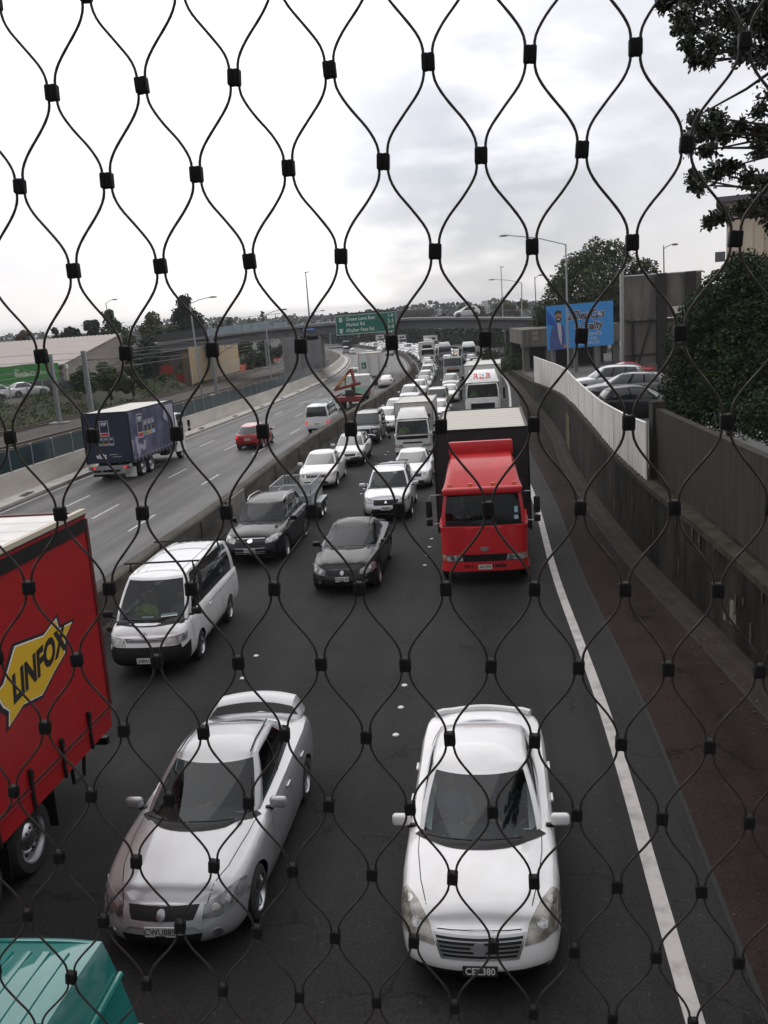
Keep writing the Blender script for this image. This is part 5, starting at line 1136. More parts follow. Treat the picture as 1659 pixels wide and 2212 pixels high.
def car(sp, near=False):
    """a passenger car or van from its profile lists"""
    pr = Proto(); paint = sp.get('paint', PAINT); sh = body_shell(sp); g = sp['cabin']; cb = cabin_shell(sh, g); hw, F, B = sp['W']/2, sp['L']/2, -sp['L']/2
    pr.sh, pr.cb = sh, cb; gm = GLASS if near else DGLASS
    pr.body = pr.add('body', open_top(sh.mb, g['base'], sh.zs(0)-.12) if near else sh.mb, [paint, BLACK]); pr.cabin = pr.add('cabin', cb.mb, [paint, BLACK])
    for key, o in cb.glass.items():
        nm = key.rstrip('_.'); pr.add('side_window' if nm.startswith('side') else nm, o, (TGLASS if near and nm.startswith('side') else gm) if not (nm.startswith('side') and sp.get('tint')) else DGLASS)
    pr.add('underbody', underbody(sp), BLACK)
    add_wheels(pr, sp, sp.get('spokes', 5))
    bv = sh.bvh
    for s in (1, -1):
        f = (lambda p: p) if s > 0 else mirror_poly
        hv = sp.get('hlview', 'front'); k = pr.add('headlight', decal(bv, f(sp['hl']), hv, .008, 0, .035), sp.get('hlm', LAMP))
        for (bx, bz, br) in sp.get('bulbs', []): pr.add('bulb', decal(bv, disc_poly(s*bx, bz, br), hv, .013, 0, .03), REFL, k, far=False)
        for t in sp.get('tl', []): pr.add('tail_light', decal(bv, f(t), 'rear', .006, 0, .06), sp.get('tlm', TAIL))
        if 'fog' in sp: x, z, r = sp['fog']; k = pr.add('fog_light', decal(bv, disc_poly(s*x, z, r), 'front', .008, 0, .03), CHROME)
        m = mirror_mb(s*sp['mir'][0], sp['mir'][1], sp['mir'][2], s); pr.add('mirror', m, [paint if sp.get('mirpaint', 1) else BLACK, BLACK, DGLASS])
        for y in sp.get('handles', []):
            h = MB(); zz = sp['hz'](y) if callable(sp.get('hz')) else sp.get('hz', .82); hit = bv.ray_cast(Vector((9*s, y, zz)), Vector((-s, 0, 0)))[0]
            h.bbox((hit.x+s*.018, y, zz), (.035, .19, .035), .012, 0, 2); pr.add('door_handle', h, paint, far=False)
        view = 'right' if s > 0 else 'left'
        if sp.get('seams'):
            o = MB()
            for ln in sp['seams']: strip(bv, ln, .011, view, .0015, 0, o)
            pr.add('door_seam', o, BLACK, pr.body, far=False)
        if sp.get('mould'):
            o = MB(); strip(bv, sp['mould'], sp.get('mouldw', .05), view, .008, 0, o); pr.add('side_moulding', o, sp.get('mouldm', BLACK))
    for nm, poly, m in sp.get('front', []): pr.add(nm, decal(bv, poly, 'front', .007 if nm != 'chrome_slat' else .014, 0, .05), m)
    for nm, poly, m in sp.get('rear', []): pr.add(nm, decal(bv, poly, 'rear', .007, 0, .06), m)
    if sp.get('topseams'):
        o = MB()
        for ln in sp['topseams']:
            strip(bv, ln, .010, 'top', .0015, 0, o); strip(bv, [(-x, y) for x, y in ln], .010, 'top', .0015, 0, o)
        pr.add('bonnet_seam', o, BLACK, pr.body, far=False)
    if 'plate' in sp:
        t, z, wht = sp['plate']; hit = bv.ray_cast(Vector((sp.get('platex', 0), 9, z)), Vector((0, -1, 0)))[0]
        pr.add('number_plate', plate_mb(t, sp.get('platex', 0), hit.y+.014, z, False, wht), [PLATEW if wht else PLATED, INK if wht else WHITE])
    if 'rplate' in sp:
        t, z = sp['rplate']; hit = bv.ray_cast(Vector((0, -9, z)), Vector((0, 1, 0)))[0]
        pr.add('number_plate', plate_mb(t, 0, hit.y-.014, z, True, True), [PLATEW, INK])
    if sp.get('rails'):
        x, y0, y1 = sp['rails']
        for s in (1, -1):
            pts = [(s*x, y, cb.zr(y)-.03+(.06 if 0 < i < 6 else .0)) for i, y in enumerate(np.linspace(y0, y1, 7))]
            pr.add('roof_rail', MB().tube(pts, .016, 6), BLACK if sp.get('railblack', 1) else ALLOY)
        for y in sp.get('bars', []):
            pr.add('roof_bar', MB().tube([(-x-.06, y, cb.zr(y)+.05), (x+.06, y, cb.zr(y)+.05)], .018, 6), BLACK)
    if near:
        pr.add('interior', interior(sp, **sp.get('int', {})), [CABIN, SEAT])
        pr.add('wiper', wipers(sh, g['base'][0]), BLACK)
    if near or sp.get('cowl'):
        yf, yc_, wf = g['base'][0], g['base'][1], g['base'][2]; pr.add('cowl', strip(bv, [(wf*t*.97, yf-(yf-yc_)*abs(t)**2.3+.005) for t in np.linspace(-1, 1, 25)], .15, 'top', .006), BLACK)
    return pr
# profile lists: y is forward, z is up, metres
def sedan_spec(**k):
    sp = dict(W=1.78, L=4.72, fb=.42, rb=.34, axles=(1.42, -1.34), wr=.315, arch=.365,
      zs=[(-2.36, .90), (-2.1, .95), (-1.4, .955), (-.4, .93), (.5, .905), (1.0, .87), (1.6, .79), (2.0, .71), (2.36, .62)],
      zc=[(-2.36, .95), (-2.1, 1.03), (-1.4, 1.05), (-.4, 1.0), (.6, .99), (1.0, .965), (1.6, .88), (2.0, .79), (2.2, .72), (2.36, .62)],
      pf=[(0, .14), (.12, .05), (.3, .0), (.5, .01), (.62, .05), (.75, .07), (.9, .12), (1, .18)], pr=[(0, .14), (.15, .03), (.35, .0), (.55, .03), (.85, .07), (1, .14)],
      cabin=dict(base=(1.12, .72, .735, .70, -1.42, -1.86), roof=(.22, .10, .56, .53, -.98, -1.12), zr=[(-1.2, 1.39), (-.6, 1.455), (-.1, 1.46), (.25, 1.42)], side=[(.07, .47), (.51, .90)], crown=.07, bow=.028),
      hl=[(.50, .58), (.80, .60), (.86, .70), (.80, .745), (.62, .70), (.50, .665)], bulbs=[(.64, .635, .045), (.76, .66, .04)],
      tl=[[(.48, .78), (.80, .76), (.84, .90), (.50, .92)]], mir=(.80, .60, .92), handles=(-.18, -1.05), hz=.84,
      seams=[[(.80, .25), (.80, .60), (.66, .88)], [(-.30, .25), (-.32, .92)], [(-1.12, .92), (-1.05, .62), (-.92, .40)], [(.80, .25), (-.92, .25)]],
      front=[('grille', [(-.42, .55), (.42, .55), (.44, .665), (-.44, .665)], BLACK), ('bumper_intake', [(-.55, .28), (.55, .28), (.50, .40), (-.50, .40)], BLACK)],
      topseams=[[(.62, 2.02), (.66, 1.5), (.70, .95)]], plate=('', .46, True), rplate=('', .62), int=dict(dash=(1.0, .95), seats=((.37, .0), (-.37, .0))))
    sp.update(k); return sp
def suv_spec(**k):
    sp = dict(W=1.82, L=4.66, fb=.40, rb=.24, tr=.96, axles=(1.36, -1.31), wr=.35, arch=.415, ww=.225,
      zs=[(-2.33, 1.02), (-1.4, 1.07), (-.4, 1.05), (.5, 1.02), (1.0, .99), (1.6, .93), (2.0, .86), (2.33, .76)],
      zc=[(-2.33, 1.06), (-1.4, 1.12), (.6, 1.12), (1.0, 1.10), (1.6, 1.03), (2.0, .95), (2.2, .86), (2.33, .77)], zb=[(-2.33, .40), (-1.8, .30), (1.8, .28), (2.33, .28)],
      pf=[(0, .14), (.12, .05), (.3, .0), (.5, .02), (.7, .06), (.9, .10), (1, .16)], pr=[(0, .12), (.2, .0), (.5, .02), (.8, .04), (1, .10)],
      cabin=dict(base=(1.18, .80, .77, .76, -1.98, -2.20), roof=(.36, .24, .60, .58, -1.72, -1.90), zr=[(-1.95, 1.60), (-1.2, 1.67), (-.2, 1.69), (.36, 1.64)], side=[(.07, .34), (.375, .64), (.68, .93)], crown=.06, bow=.028),
      hl=[(.48, .68), (.80, .72), (.88, .86), (.80, .90), (.62, .86), (.48, .80)], bulbs=[(.64, .76, .05), (.77, .80, .04)],
      tl=[[(.72, .80), (.86, .80), (.84, 1.08), (.72, 1.08)]], mir=(.86, .62, 1.06), handles=(-.15, -1.05), hz=.98,
      seams=[[(.78, .34), (.80, .70), (.70, 1.0)], [(-.28, .34), (-.30, 1.04)], [(-1.22, 1.06), (-1.12, .78), (-.95, .50)], [(.78, .34), (-.95, .34)]],
      front=[('grille', [(-.44, .62), (.44, .62), (.46, .80), (-.46, .80)], BLACK), ('bumper_intake', [(-.55, .34), (.55, .34), (.50, .50), (-.50, .50)], BLACK)],
      topseams=[[(.66, 2.0), (.70, 1.5), (.74, 1.0)]], plate=('', .55, True), rplate=('', .80), rails=(.60, .1, -1.6), int=dict(dash=(1.05, 1.08), seats=((.38, .05), (-.38, .05)), zf=.45))
    sp.update(k); return sp
def hatch_spec(**k):
    sp = suv_spec(W=1.69, L=3.9, fb=.42, rb=.26, axles=(1.22, -1.24), wr=.29, arch=.335, ww=.19,
      zs=[(-1.95, .92), (-1.4, .96), (-.4, .93), (.5, .89), (1.0, .84), (1.5, .74), (1.95, .62)], zc=[(-1.95, .96), (-1.4, 1.0), (.4, 1.0), (.9, .98), (1.3, .90), (1.7, .76), (1.95, .63)], zb=[(-1.95, .30), (-1.5, .22), (1.5, .20), (1.95, .20)],
      cabin=dict(base=(1.12, .74, .70, .68, -1.55, -1.84), roof=(.20, .08, .55, .52, -1.22, -1.48), zr=[(-1.5, 1.44), (-.8, 1.51), (-.2, 1.53), (.2, 1.48)], side=[(.07, .45), (.49, .88)], crown=.06, bow=.03),
      hl=[(.42, .56), (.72, .60), (.80, .76), (.72, .80), (.58, .72), (.44, .66)], bulbs=[(.60, .64, .045)], tl=[[(.62, .72), (.80, .72), (.78, 1.0), (.66, .98)]], mir=(.78, .58, .93), handles=(-.2, -1.0), hz=.82,
      seams=[[(.78, .25), (.70, .85)], [(-.28, .25), (-.30, .92)], [(-1.05, .92), (-.85, .40)], [(.78, .25), (-.85, .25)]],
      front=[('grille', [(-.34, .56), (.34, .56), (.30, .63), (-.30, .63)], BLACK), ('bumper_intake', [(-.5, .26), (.5, .26), (.42, .42), (-.42, .42)], BLACK)], topseams=[[(.5, 1.6), (.6, 1.2), (.66, .9)]], plate=('', .48, True), rplate=('', .60), rails=None, int=dict(dash=(1.0, .94)))
    sp.update(k); return sp
def van_spec(**k):
    sp = dict(W=1.70, L=4.70, fb=.26, rb=.10, tf=.955, tr=.98, axles=(1.22, -1.36), wr=.315, arch=.365, ww=.195,
      zs=[(-2.35, 1.12), (0, 1.12), (1.3, 1.10), (1.8, 1.05), (2.1, .98), (2.35, .86)], zc=[(-2.35, 1.14), (1.2, 1.16), (1.8, 1.14), (2.1, 1.04), (2.25, .93), (2.35, .86)], zb=[(-2.35, .34), (2.0, .26), (2.35, .24)],
      pf=[(0, .12), (.1, .03), (.25, .0), (.45, .0), (.6, .03), (.8, .07), (1, .13)], pr=[(0, .06), (.2, .0), (1, .02)],
      cabin=dict(base=(2.02, 1.80, .79, .80, -2.28, -2.32), roof=(1.24, 1.12, .63, .65, -2.18, -2.24), zr=[(-2.3, 1.90), (-1.6, 1.965), (0, 1.98), (.9, 1.97), (1.3, 1.93)], side=[(.05, .225), (.30, .60), (.615, .94)], crown=.06, bow=.05, bulge=.0, rbulge=.0),
      hl=[(.42, .70), (.70, .70), (.83, .74), (.83, .90), (.66, .86), (.45, .84)], bulbs=[(.60, .77, .055), (.75, .79, .05)], tl=[[(.70, .62), (.84, .62), (.84, 1.0), (.70, 1.0)]], mir=(.84, 1.72, 1.18), mirpaint=0, handles=(.35,), hz=.98,
      seams=[[(1.70, .55), (1.72, 1.04)], [(.62, .28), (.60, 1.08)], [(.62, .28), (-.9, .30)], [(-.62, .30), (-.62, 1.08)], [(-2.2, 1.0), (.5, 1.0)]],
      front=[('grille', [(-.40, .765), (.40, .765), (.44, .845), (.20, .83), (-.20, .83), (-.44, .845)], BLACK)], plate=('', .40, True), rplate=('', .62), topseams=[], int=dict(dash=(1.95, 1.16), seats=((.42, .95), (-.42, .95)), zf=.55), tint=True,
      black=lambda c: c.z < .66 and c.y > 1.95)
    sp.update(k); return sp
# ------------------------------------------------------------------ trucks
BOXW = mat('truck_box_skin', (.62, .61, .57), rough=.5, col2=(.48, .46, .42), nscale=2.2)
ROOFW = mat('truck_roof_sheet', (.70, .68, .62), rough=.55, col2=(.52, .50, .45), nscale=1.4, stretch=(1, 8, 1))
BLACKSKIN = mat('black_curtain', (.016, .016, .018), rough=.55, noise_=.3, nscale=3)
REDSKIN = mat('red_curtain', (.36, .010, .012), rough=.42, noise_=.14, nscale=1.2, bump=.08, bscale=3)
NAVY = mat('navy_curtain', (.009, .016, .044), rough=.5, noise_=.2, nscale=1.2)
LILAC = mat('printed_curtain', (.022, .027, .085), rough=.5, col2=(.12, .118, .21), nscale=.55, ramp=(.45, .62))
PALEP = mat('pale_print', (.36, .35, .44), rough=.6)
def frx(s, x, y0, z0): return lambda u, v, w: Vector((x+s*w, y0+s*u, z0+v))          # letters on a side, s=+1 right side
def frf(y, x0, z0): return lambda u, v, w: Vector((x0-u, y+w, z0+v))                  # letters facing forward
def frr(y, x0, z0): return lambda u, v, w: Vector((x0+u, y-w, z0+v))                  # letters facing back
def cab_spec(**k):
    sp = dict(W=2.1, L=1.9, fb=.16, rb=.04, tf=.965, tr=.99, axles=(), step=.06, zs=[(-.95, 1.5), (.95, 1.5)], zc=[(-.95, 1.53), (.95, 1.51)], zb=[(-.95, .50), (.95, .42)],
      pf=[(0, .05), (.08, .0), (.3, .0), (.5, .02), (.8, .05), (1, .09)], pr=[(0, 0), (1, 0)], ps=[(0, .03), (.1, .0), (.8, .0), (.95, .015), (1, .03)],
      cabin=dict(base=(.84, .74, .98, 1.0, -.90, -.92), roof=(.60, .50, .90, .92, -.88, -.90), zr=[(-1, 2.36), (-.3, 2.42), (.4, 2.40), (.7, 2.36)], side=[(.06, .62)], crown=.06, bow=.03, bulge=0, rbulge=0, rw=None))
    c = dict(sp['cabin']); c.update(k.pop('cabin', {})); sp['cabin'] = c; sp.update(k); return sp
def deflector(w, y0, z0, y1, z1, mb=None, m=0, n=12):
    """moulded wind deflector on a cab roof, rising backwards from (y0,z0) to (y1,z1)"""
    mb = mb or MB(); rows = []
    for i in range(n+1):
        t = i/n; y = y0+(y1-y0)*t; z = z0+(z1-z0)*(1-(1-t)**1.9); ww = w*(1-.10*t)
        r = []
        for s in np.linspace(-1, 1, 21):
            k = abs(s); zz = z if k < .8 else z-(z-z0+.02)*((k-.8)/.2)**2.2
            r.append((math.copysign(min(1, k*1.12-(.12*k*k)), s)*ww, y-.10*max(0, k-.7)**1.5*(1-t), zz))
        rows.append(r)
    mb.grid(rows, m, True)
    last = rows[-1]; mb.face([mb.vert(p) for p in last], m); return mb
def truck_mirror(s, x, y, z, h=.42):
    o = MB(); o.tube([(x-s*.10, y-.12, z+.34), (x+s*.16, y+.02, z+.36), (x+s*.22, y+.03, z+.20), (x+s*.22, y+.03, z-.34), (x+s*.14, y, z-.42), (x-s*.10, y-.14, z-.42)], .014, 6, 1)
    o.bbox((x+s*.22, y+.03, z), (.16, .09, h), .03, 0, 2); o.box((x+s*.22, y-.018, z), (.15, .008, h-.07), 2)
    o.bbox((x+s*.22, y+.03, z-.36), (.17, .09, .18), .03, 0, 2); return o
def truck(sp):
    pr = Proto(); L, W = sp['L'], sp['W']; cs = sp['cab']; yc = L/2-cs['L']/2; T = Matrix.Translation((0, yc, 0)); paint = sp.get('paint', TPAINT)
    sh = body_shell(cs); cb = cabin_shell(sh, cs['cabin']); pr.T = T; pr.sh = sh; pr.cb = cb; near = sp.get('near')
    mv = lambda o: MB().join(o, None, T)
    pr.cab = pr.add('cab', mv(open_top(sh.mb, cs['cabin']['base'], cs['zs'][0][1]-.1) if near else sh.mb), [paint, BLACK]); pr.add('cab_roof', mv(cb.mb), [paint, BLACK])
    for key, o in cb.glass.items():
        nm = key.rstrip('_.'); pr.add('side_window' if nm.startswith('side') else nm, mv(o), GLASS if near else DGLASS)
    bv = sh.bvh
    for nm, poly, m in cs.get('front', []): pr.add(nm, mv(decal(bv, poly, 'front', .008, 0, .07)), m)
    for s in (1, -1):
        f = (lambda p: p) if s > 0 else mirror_poly
        if 'hl' in cs:
            k = pr.add('headlight', mv(decal(bv, f(cs['hl']), 'front', .012, 0, .05)), LAMP)
            for (bx, bz, br) in cs.get('bulbs', []): pr.add('bulb', mv(decal(bv, disc_poly(s*bx, bz, br), 'front', .017, 0, .04)), CHROME, k, far=False)
        if 'ind' in cs: pr.add('indicator_lamp', mv(decal(bv, f(cs['ind']), 'front', .012, 0, .05)), AMBER)
        view = 'right' if s > 0 else 'left'
        o = MB(); d = cs['L']/2
        for ln in ([(d-.42, .75), (d-.40, cs['zs'][0][1]-.05)], [(-d+.35, .75), (-d+.35, cs['zs'][0][1]-.05)]): strip(bv, ln, .012, view, .0015, 0, o)
        pr.add('door_seam', mv(o), BLACK, pr.cab, far=False)
        pr.add('mirror', truck_mirror(s, s*(cs['W']/2+.02), L/2-.22, sp.get('mirz', 1.95), sp.get('mirh', .42)), [BLACK, STEEL, DGLASS])
    if 'plate' in cs:
        t, z = cs['plate']; hit = bv.ray_cast(Vector((0, 9, z)), Vector((0, -1, 0)))[0]; pr.add('number_plate', plate_mb(t, 0, hit.y+yc+.016, z, False, True), [PLATEW, INK])
    o = MB(); yr = -L/2
    for s in (1, -1): o.box((s*.42, (yr+L/2-.3)/2-.05, .78), (.10, L-.5, .22))
    for y in np.arange(yr+.6, L/2-1.6, 1.1): o.box((0, y, .78), (.8, .10, .14))
    o.box((0, L/2-1.0, .62), (1.3, 1.3, .45)); o.bbox((.75, L/2-2.7, .68), (.5, .9, .45), .08, 0, 2); o.bbox((-.75, L/2-2.8, .68), (.5, 1.1, .45), .08, 0, 2)
    pr.add('chassis', o, BLACK)
    r = sp.get('wr', .46); ww = .26; t, m = wheel_mbs(r, ww, steel=True); t2, m2 = wheel_mbs(r, ww*1.9, steel=True)
    for (ya, tw) in sp['axles']:
        for s in (1, -1):
            w = ww*1.9 if tw else ww; M = Matrix.Translation((s*(W/2-w/2-.06), ya, r)) @ (Matrix.Identity(4) if s > 0 else Matrix.Rotation(math.pi, 4, 'Z'))
            k = pr.add('wheel', MB().join(t2 if tw else t, None, M), RUBBER); pr.add('rim', MB().join(m2 if tw else m, None, M), [ALLOY, BLACK], k)
    if near:
        b = MB(); z = cs['zs'][0][1]; b.box((0, yc-.1, z-.45), (cs['W']-.12, cs['L']-.3, .05), 0); b.bbox((0, yc+.55, z-.08), (cs['W']-.2, .35, .30), .06, 0, 2)
        b.box((0, yc-.80, z+.2), (cs['W']-.14, .04, 1.4), 0)
        for x in (.55, -.55): b.bbox((x, yc-.15, z-.25), (.55, .5, .2), .06, 1, 2); b.bbox((x, yc-.46, z+.12), (.52, .14, .7), .06, 1, 2)
        c = Vector((.52, yc+.42, z+.14)); b.tube([c+Vector((.22*math.cos(t), .14*math.sin(t), .17*math.sin(t))) for t in np.linspace(0, 2*math.pi, 22)], .016, 6, 0)
        pr.add('interior', b, [CABIN, SEAT])
    return pr
def box_body(pr, W, y0, y1, z0, z1, mside, mfront, mroof, mrear=None, ribs=0, edge=None):
    o = MB(); cy, cz = (y0+y1)/2, (z0+z1)/2; hx = W/2
    for s in (1, -1): o.box((s*(hx-.02), cy, cz), (.04, y1-y0, z1-z0), 0)
    o.box((0, y1-.02, cz), (W-.08, .04, z1-z0), 1); o.box((0, y0+.02, cz), (W-.08, .04, z1-z0), 2); o.box((0, cy, z0+.03), (W-.08, y1-y0-.08, .06), 1)
    k = pr.add('cargo_box', o, [mside, mfront, mrear or mside])
    rf = MB(); rf.box((0, cy, z1+.012), (W-.06, y1-y0-.06, .02), 0)
    n = max(3, int((y1-y0)/.6))
    for i in range(1, n): rf.box((0, y0+(y1-y0)*i/n, z1+.024), (W-.12, .018, .004), 0)
    pr.add('box_roof', rf, mroof, k)
    e = MB()
    for s in (1, -1): e.box((s*(hx-.02), cy, z1+.02), (.075, y1-y0, .06)); e.box((s*(hx-.02), cy, z0), (.07, y1-y0, .10))
    for y in (y0+.02, y1-.02):
        e.box((0, y, z1+.02), (W-.12, .075, .06))
        for s in (1, -1): e.box((s*(hx-.012), y, cz-.02), (.06, .09, z1-z0-.10))
    pr.add('edge_rail', e, edge or STEEL, k)
    return k
def rear_bar(pr, y, W, z=.75):
    o = MB(); o.box((0, y, z), (W-.1, .08, .22)); o.box((0, y+.02, z-.28), (W-.5, .08, .09))
    for s in (1, -1): o.box((s*.5, y+.05, z-.16), (.08, .06, .2))
    pr.add('rear_bumper', o, STEEL)
    for s in (1, -1):
        pr.add('tail_light', MB().bbox((s*(W/2-.32), y-.05, z), (.30, .03, .13), .01, 0, 1), TAIL); pr.add('brake_lamp', MB().bbox((s*(W/2-.40), y-.075, z), (.13, .03, .10), .01, 0, 1), TAILLIT)
        pr.add('mudguard', MB().box((s*(W/2-.32), y+.42, .42), (.5, .015, .45)), BLACK)
PR = {}
def prototypes():
    # ---- white saloon nearest the bridge
    g = dict(base=(1.20, .78, .735, .70, -1.46, -1.92), roof=(.16, .03, .575, .55, -1.18, -1.36), zr=[(-1.35, 1.44), (-.6, 1.52), (-.1, 1.525), (.2, 1.475)], side=[(.07, .46), (.50, .90)], crown=.085, bow=.028)
    sp = sedan_spec(W=1.80, L=4.96, cabin=g, spokes=7, zs=[(-2.48, 1.04), (-2.1, 1.09), (-1.4, 1.02), (-.4, .96), (.5, .93), (1.0, .90), (1.6, .85), (2.0, .79), (2.38, .68)],
      zc=[(-2.48, 1.10), (-2.1, 1.18), (-1.4, 1.12), (-.4, 1.03), (.6, 1.02), (1.1, 1.0), (1.6, .95), (2.0, .88), (2.2, .81), (2.38, .69)], fb=.42, tf=.945,
      creases=[(.52, .06, .022, .9, 2.36, .08)],
      hlview='oblique', hlm=mat('amber_tinted_lens', (.34, .325, .28), rough=.08, coat=1, col2=(.13, .12, .10), nscale=5, ramp=(.40, .60)), hl=ob((.46, 2.36, .57), (.66, 2.26, .56), (.81, 2.12, .60), (.875, 1.92, .69), (.872, 1.70, .79), (.78, 1.74, .84), (.65, 1.96, .82), (.52, 2.22, .74)), bulbs=[(.66, (.66-2.13)*.7071, .055), (.76, (.75-1.86)*.7071, .05)],
      front=[('grille_surround', [(-.40, .455), (.40, .455), (.49, .655), (-.49, .655)], SATIN), ('bumper_intake', [(-.66, .27), (.66, .27), (.72, .345), (-.72, .345)], BLACK)],
      plate=('CEZ380', .36, False), topseams=[[(.56, 2.05), (.64, 1.7), (.705, 1.2), (.72, .85)], [(0, 2.285), (.15, 2.282), (.30, 2.268), (.44, 2.24)]], mirpaint=1, mir=(.81, .66, .96), mould=[(1.0, .56), (-1.0, .60)], mouldw=.03, mouldm=PAINT)
    p = car(sp, near=True); bv = p.sh.bvh
    k = p.add('grille', decal(bv, [(-.375, .475), (.375, .475), (.455, .635), (-.455, .635)], 'front', .011, 0, .05), BLACK)
    for z in (.505, .540, .575, .610):
        w = .375+.08*(z-.475)/.16; p.add('chrome_slat', decal(bv, [(-w, z-.0065), (w, z-.0065), (w, z+.0065), (-w, z+.0065)], 'front', .022, 0, .05), SATIN, k)
    p.add('badge', decal(bv, disc_poly(0, .555, .075, .052), 'front', .030, 0, .03).join(decal(bv, [(-.09, .545), (.09, .545), (.09, .565), (-.09, .565)], 'front', .036, 0, .03)), SATIN)
    # low lip spoiler on the boot and chrome window line
    lip = MB(); lip.tube([(x, -2.27+.18*(abs(x)/.7)**2, p.sh.ztop(x, -2.27+.18*(abs(x)/.7)**2)+.05) for x in np.linspace(-.70, .70, 13)], .055, 8); p.add('spoiler', lip, PAINT)
    p.add('registration_label', MB().box((-.56, 1.02, 1.10), (.10, .004, .10), 0, Matrix.Rotation(-1.0, 3, 'X')), STICK)
    ps = driver('', -.37, -.02, .52); p.add('passenger', ps, [mat('checked_shirt', (.16, .20, .26), rough=.9, col2=(.06, .08, .12), voro=16, noise_=.5, ramp=(.2, .5)), SKIN, CABIN, HAIR, INK])
    p.add('driver', driver('', .37, -.02, .52), [SHIRT, SKIN, CABIN, HAIR, INK]); PR['teana'] = p
    # ---- silver and black sports saloons
    def commodore(near, plate, silver):
        g = dict(base=(1.18, .72, .75, .71, -1.42, -1.90), roof=(.12, -.02, .565, .53, -1.0, -1.16), zr=[(-1.25, 1.40), (-.6, 1.47), (-.1, 1.475), (.15, 1.435)], side=[(.07, .47), (.50, .90)], crown=.075, bow=.03)
        sp = sedan_spec(W=1.86, L=4.96, cabin=g, paint=(PAINTM if silver else BPAINT), spokes=5, wr=.325, arch=.375, axles=(1.52, -1.31), fb=.50, tf=.94, hlm=LAMPD,
          zs=[(-2.44, .92), (-2.1, .98), (-1.4, .99), (-.4, .95), (.5, .92), (1.0, .89), (1.6, .83), (2.05, .76), (2.44, .66)], zc=[(-2.44, .97), (-2.1, 1.05), (-1.4, 1.07), (-.4, 1.02), (.6, 1.0), (1.1, .98), (1.6, .92), (2.05, .84), (2.28, .77), (2.44, .67)],
          creases=[(.44, .045, .034, .9, 2.44, .12), (.60, .10, .012, .9, 2.3)], hlview='oblique', hl=ob((.45, 2.40, .58), (.62, 2.33, .57), (.78, 2.18, .61), (.87, 1.97, .70), (.90, 1.76, .80), (.82, 1.92, .80), (.66, 2.15, .75), (.46, 2.32, .70)), bulbs=[(.60, (.645-2.28)*.7071, .045), (.74, (.67-2.15)*.7071, .05)], fog=(.62, .36, .05),
          front=[('grille', [(-.36, .535), (.36, .535), (.42, .655), (-.42, .655)], BLACK), ('bumper_intake', [(-.42, .27), (.42, .27), (.47, .40), (-.47, .40)], BLACK)],
          plate=(plate, .445, True), mir=(.83, .60, .94), topseams=[[(.48, 2.28), (.64, 1.8), (.72, 1.2), (.745, .8)]], mirpaint=1, mould=[(1.02, .30), (-.90, .30)], mouldw=.10, mouldm=(PAINTM if silver else BPAINT))
        p = car(sp, near=near); bv = p.sh.bvh
        sur = MB(); decal(bv, [(-.45, .43), (-.36, .475), (0, .46), (.36, .475), (.45, .43), (.47, .66), (.425, .66), (.365, .525), (0, .505), (-.365, .525), (-.425, .66), (-.47, .66)], 'front', .020, 0, .04, mb=sur); p.add('grille_surround', sur, PAINTM if silver else BPAINT)
        p.add('badge', decal(bv, disc_poly(0, .585, .05), 'front', .028, 0, .025), SATIN)
        if silver:
            w = MB(); rows = []
            for x in np.linspace(-.74, .74, 23):
                k = abs(x)/.74; z = 1.235-.17*max(0, k-.84)/.16-.03*k*k; y = -2.32+.22*k*k
                rows.append([(x, y+.17, z-.03), (x, y+.09, z+.014), (x, y-.06, z+.030), (x, y-.17, z+.016), (x, y-.12, z-.03), (x, y+.08, z-.05)])
            w.grid(rows, 0, True, close=True); p.add('spoiler', w, PAINTM)
        else:
            w = MB(); w.tube([(x, -2.22+.12*(x/.7)**2, p.sh.ztop(x, -2.2)+.05) for x in np.linspace(-.7, .7, 13)], .045, 8); p.add('spoiler', w, BPAINT)
        if near:
            for s in (1, -1):
                ln = MB(); ln.tube([(s*x, y, p.cb.zr(y)-.018) for x, y in ((.50, .05), (.49, -.3), (.48, -.7), (.45, -1.05))], .010, 5); p.add('roof_channel', ln, BLACK)
            p.add('registration_label', MB().box((-.58, .98, 1.07), (.08, .004, .09), 0, Matrix.Rotation(-1.0, 3, 'X')), STICK)
            p.add('aerial', MB().tube([(-.70, .86, .95), (-.66, .62, 1.35)], .005, 5), BLACK)
            p.add('driver', driver('', .37, -.02, .50), [CABIN, SKIN, CABIN, HAIR, INK])
        return p
    PR['holden'] = commodore(True, 'CWU885', True); PR['scud'] = commodore(True, 'SCUD 01', False)
    # ---- vans
    def hiace(near, plate, rear=False, **kw):
        kw.setdefault('W', 1.78 if near else 1.70); kw.setdefault('L', 4.86 if near else 4.70); p = car(van_spec(plate=(plate, .40, True), **kw), near=near); bv = p.sh.bvh
        for z in (.785, .815): p.add('chrome_slat', decal(bv, [(-.38, z-.006), (.38, z-.006), (.40, z+.006), (-.40, z+.006)], 'front', .016, 0, .05), STEEL, far=False)
        rb = MB()
        for x in np.linspace(-.5, .5, 6): rb.tube([(x, y, p.cb.zr(y)-.018-.012*abs(x)) for y in np.linspace(.95, -2.0, 9)], .012, 5)
        p.add('roof_rib', rb, PAINT)
        return p
    p = hiace(True, 'JNR410'); bv = p.sh.bvh
    o = MB(); o.tube([(.075*math.cos(t), 2.37, .945+.05*math.sin(t)) for t in np.linspace(0, 2*math.pi, 20)], .009, 6); o.tube([(.03*math.cos(t), 2.37, .945+.05*math.sin(t)) for t in np.linspace(0, 2*math.pi, 16)], .007, 6)
    p.add('badge', o, CHROME)
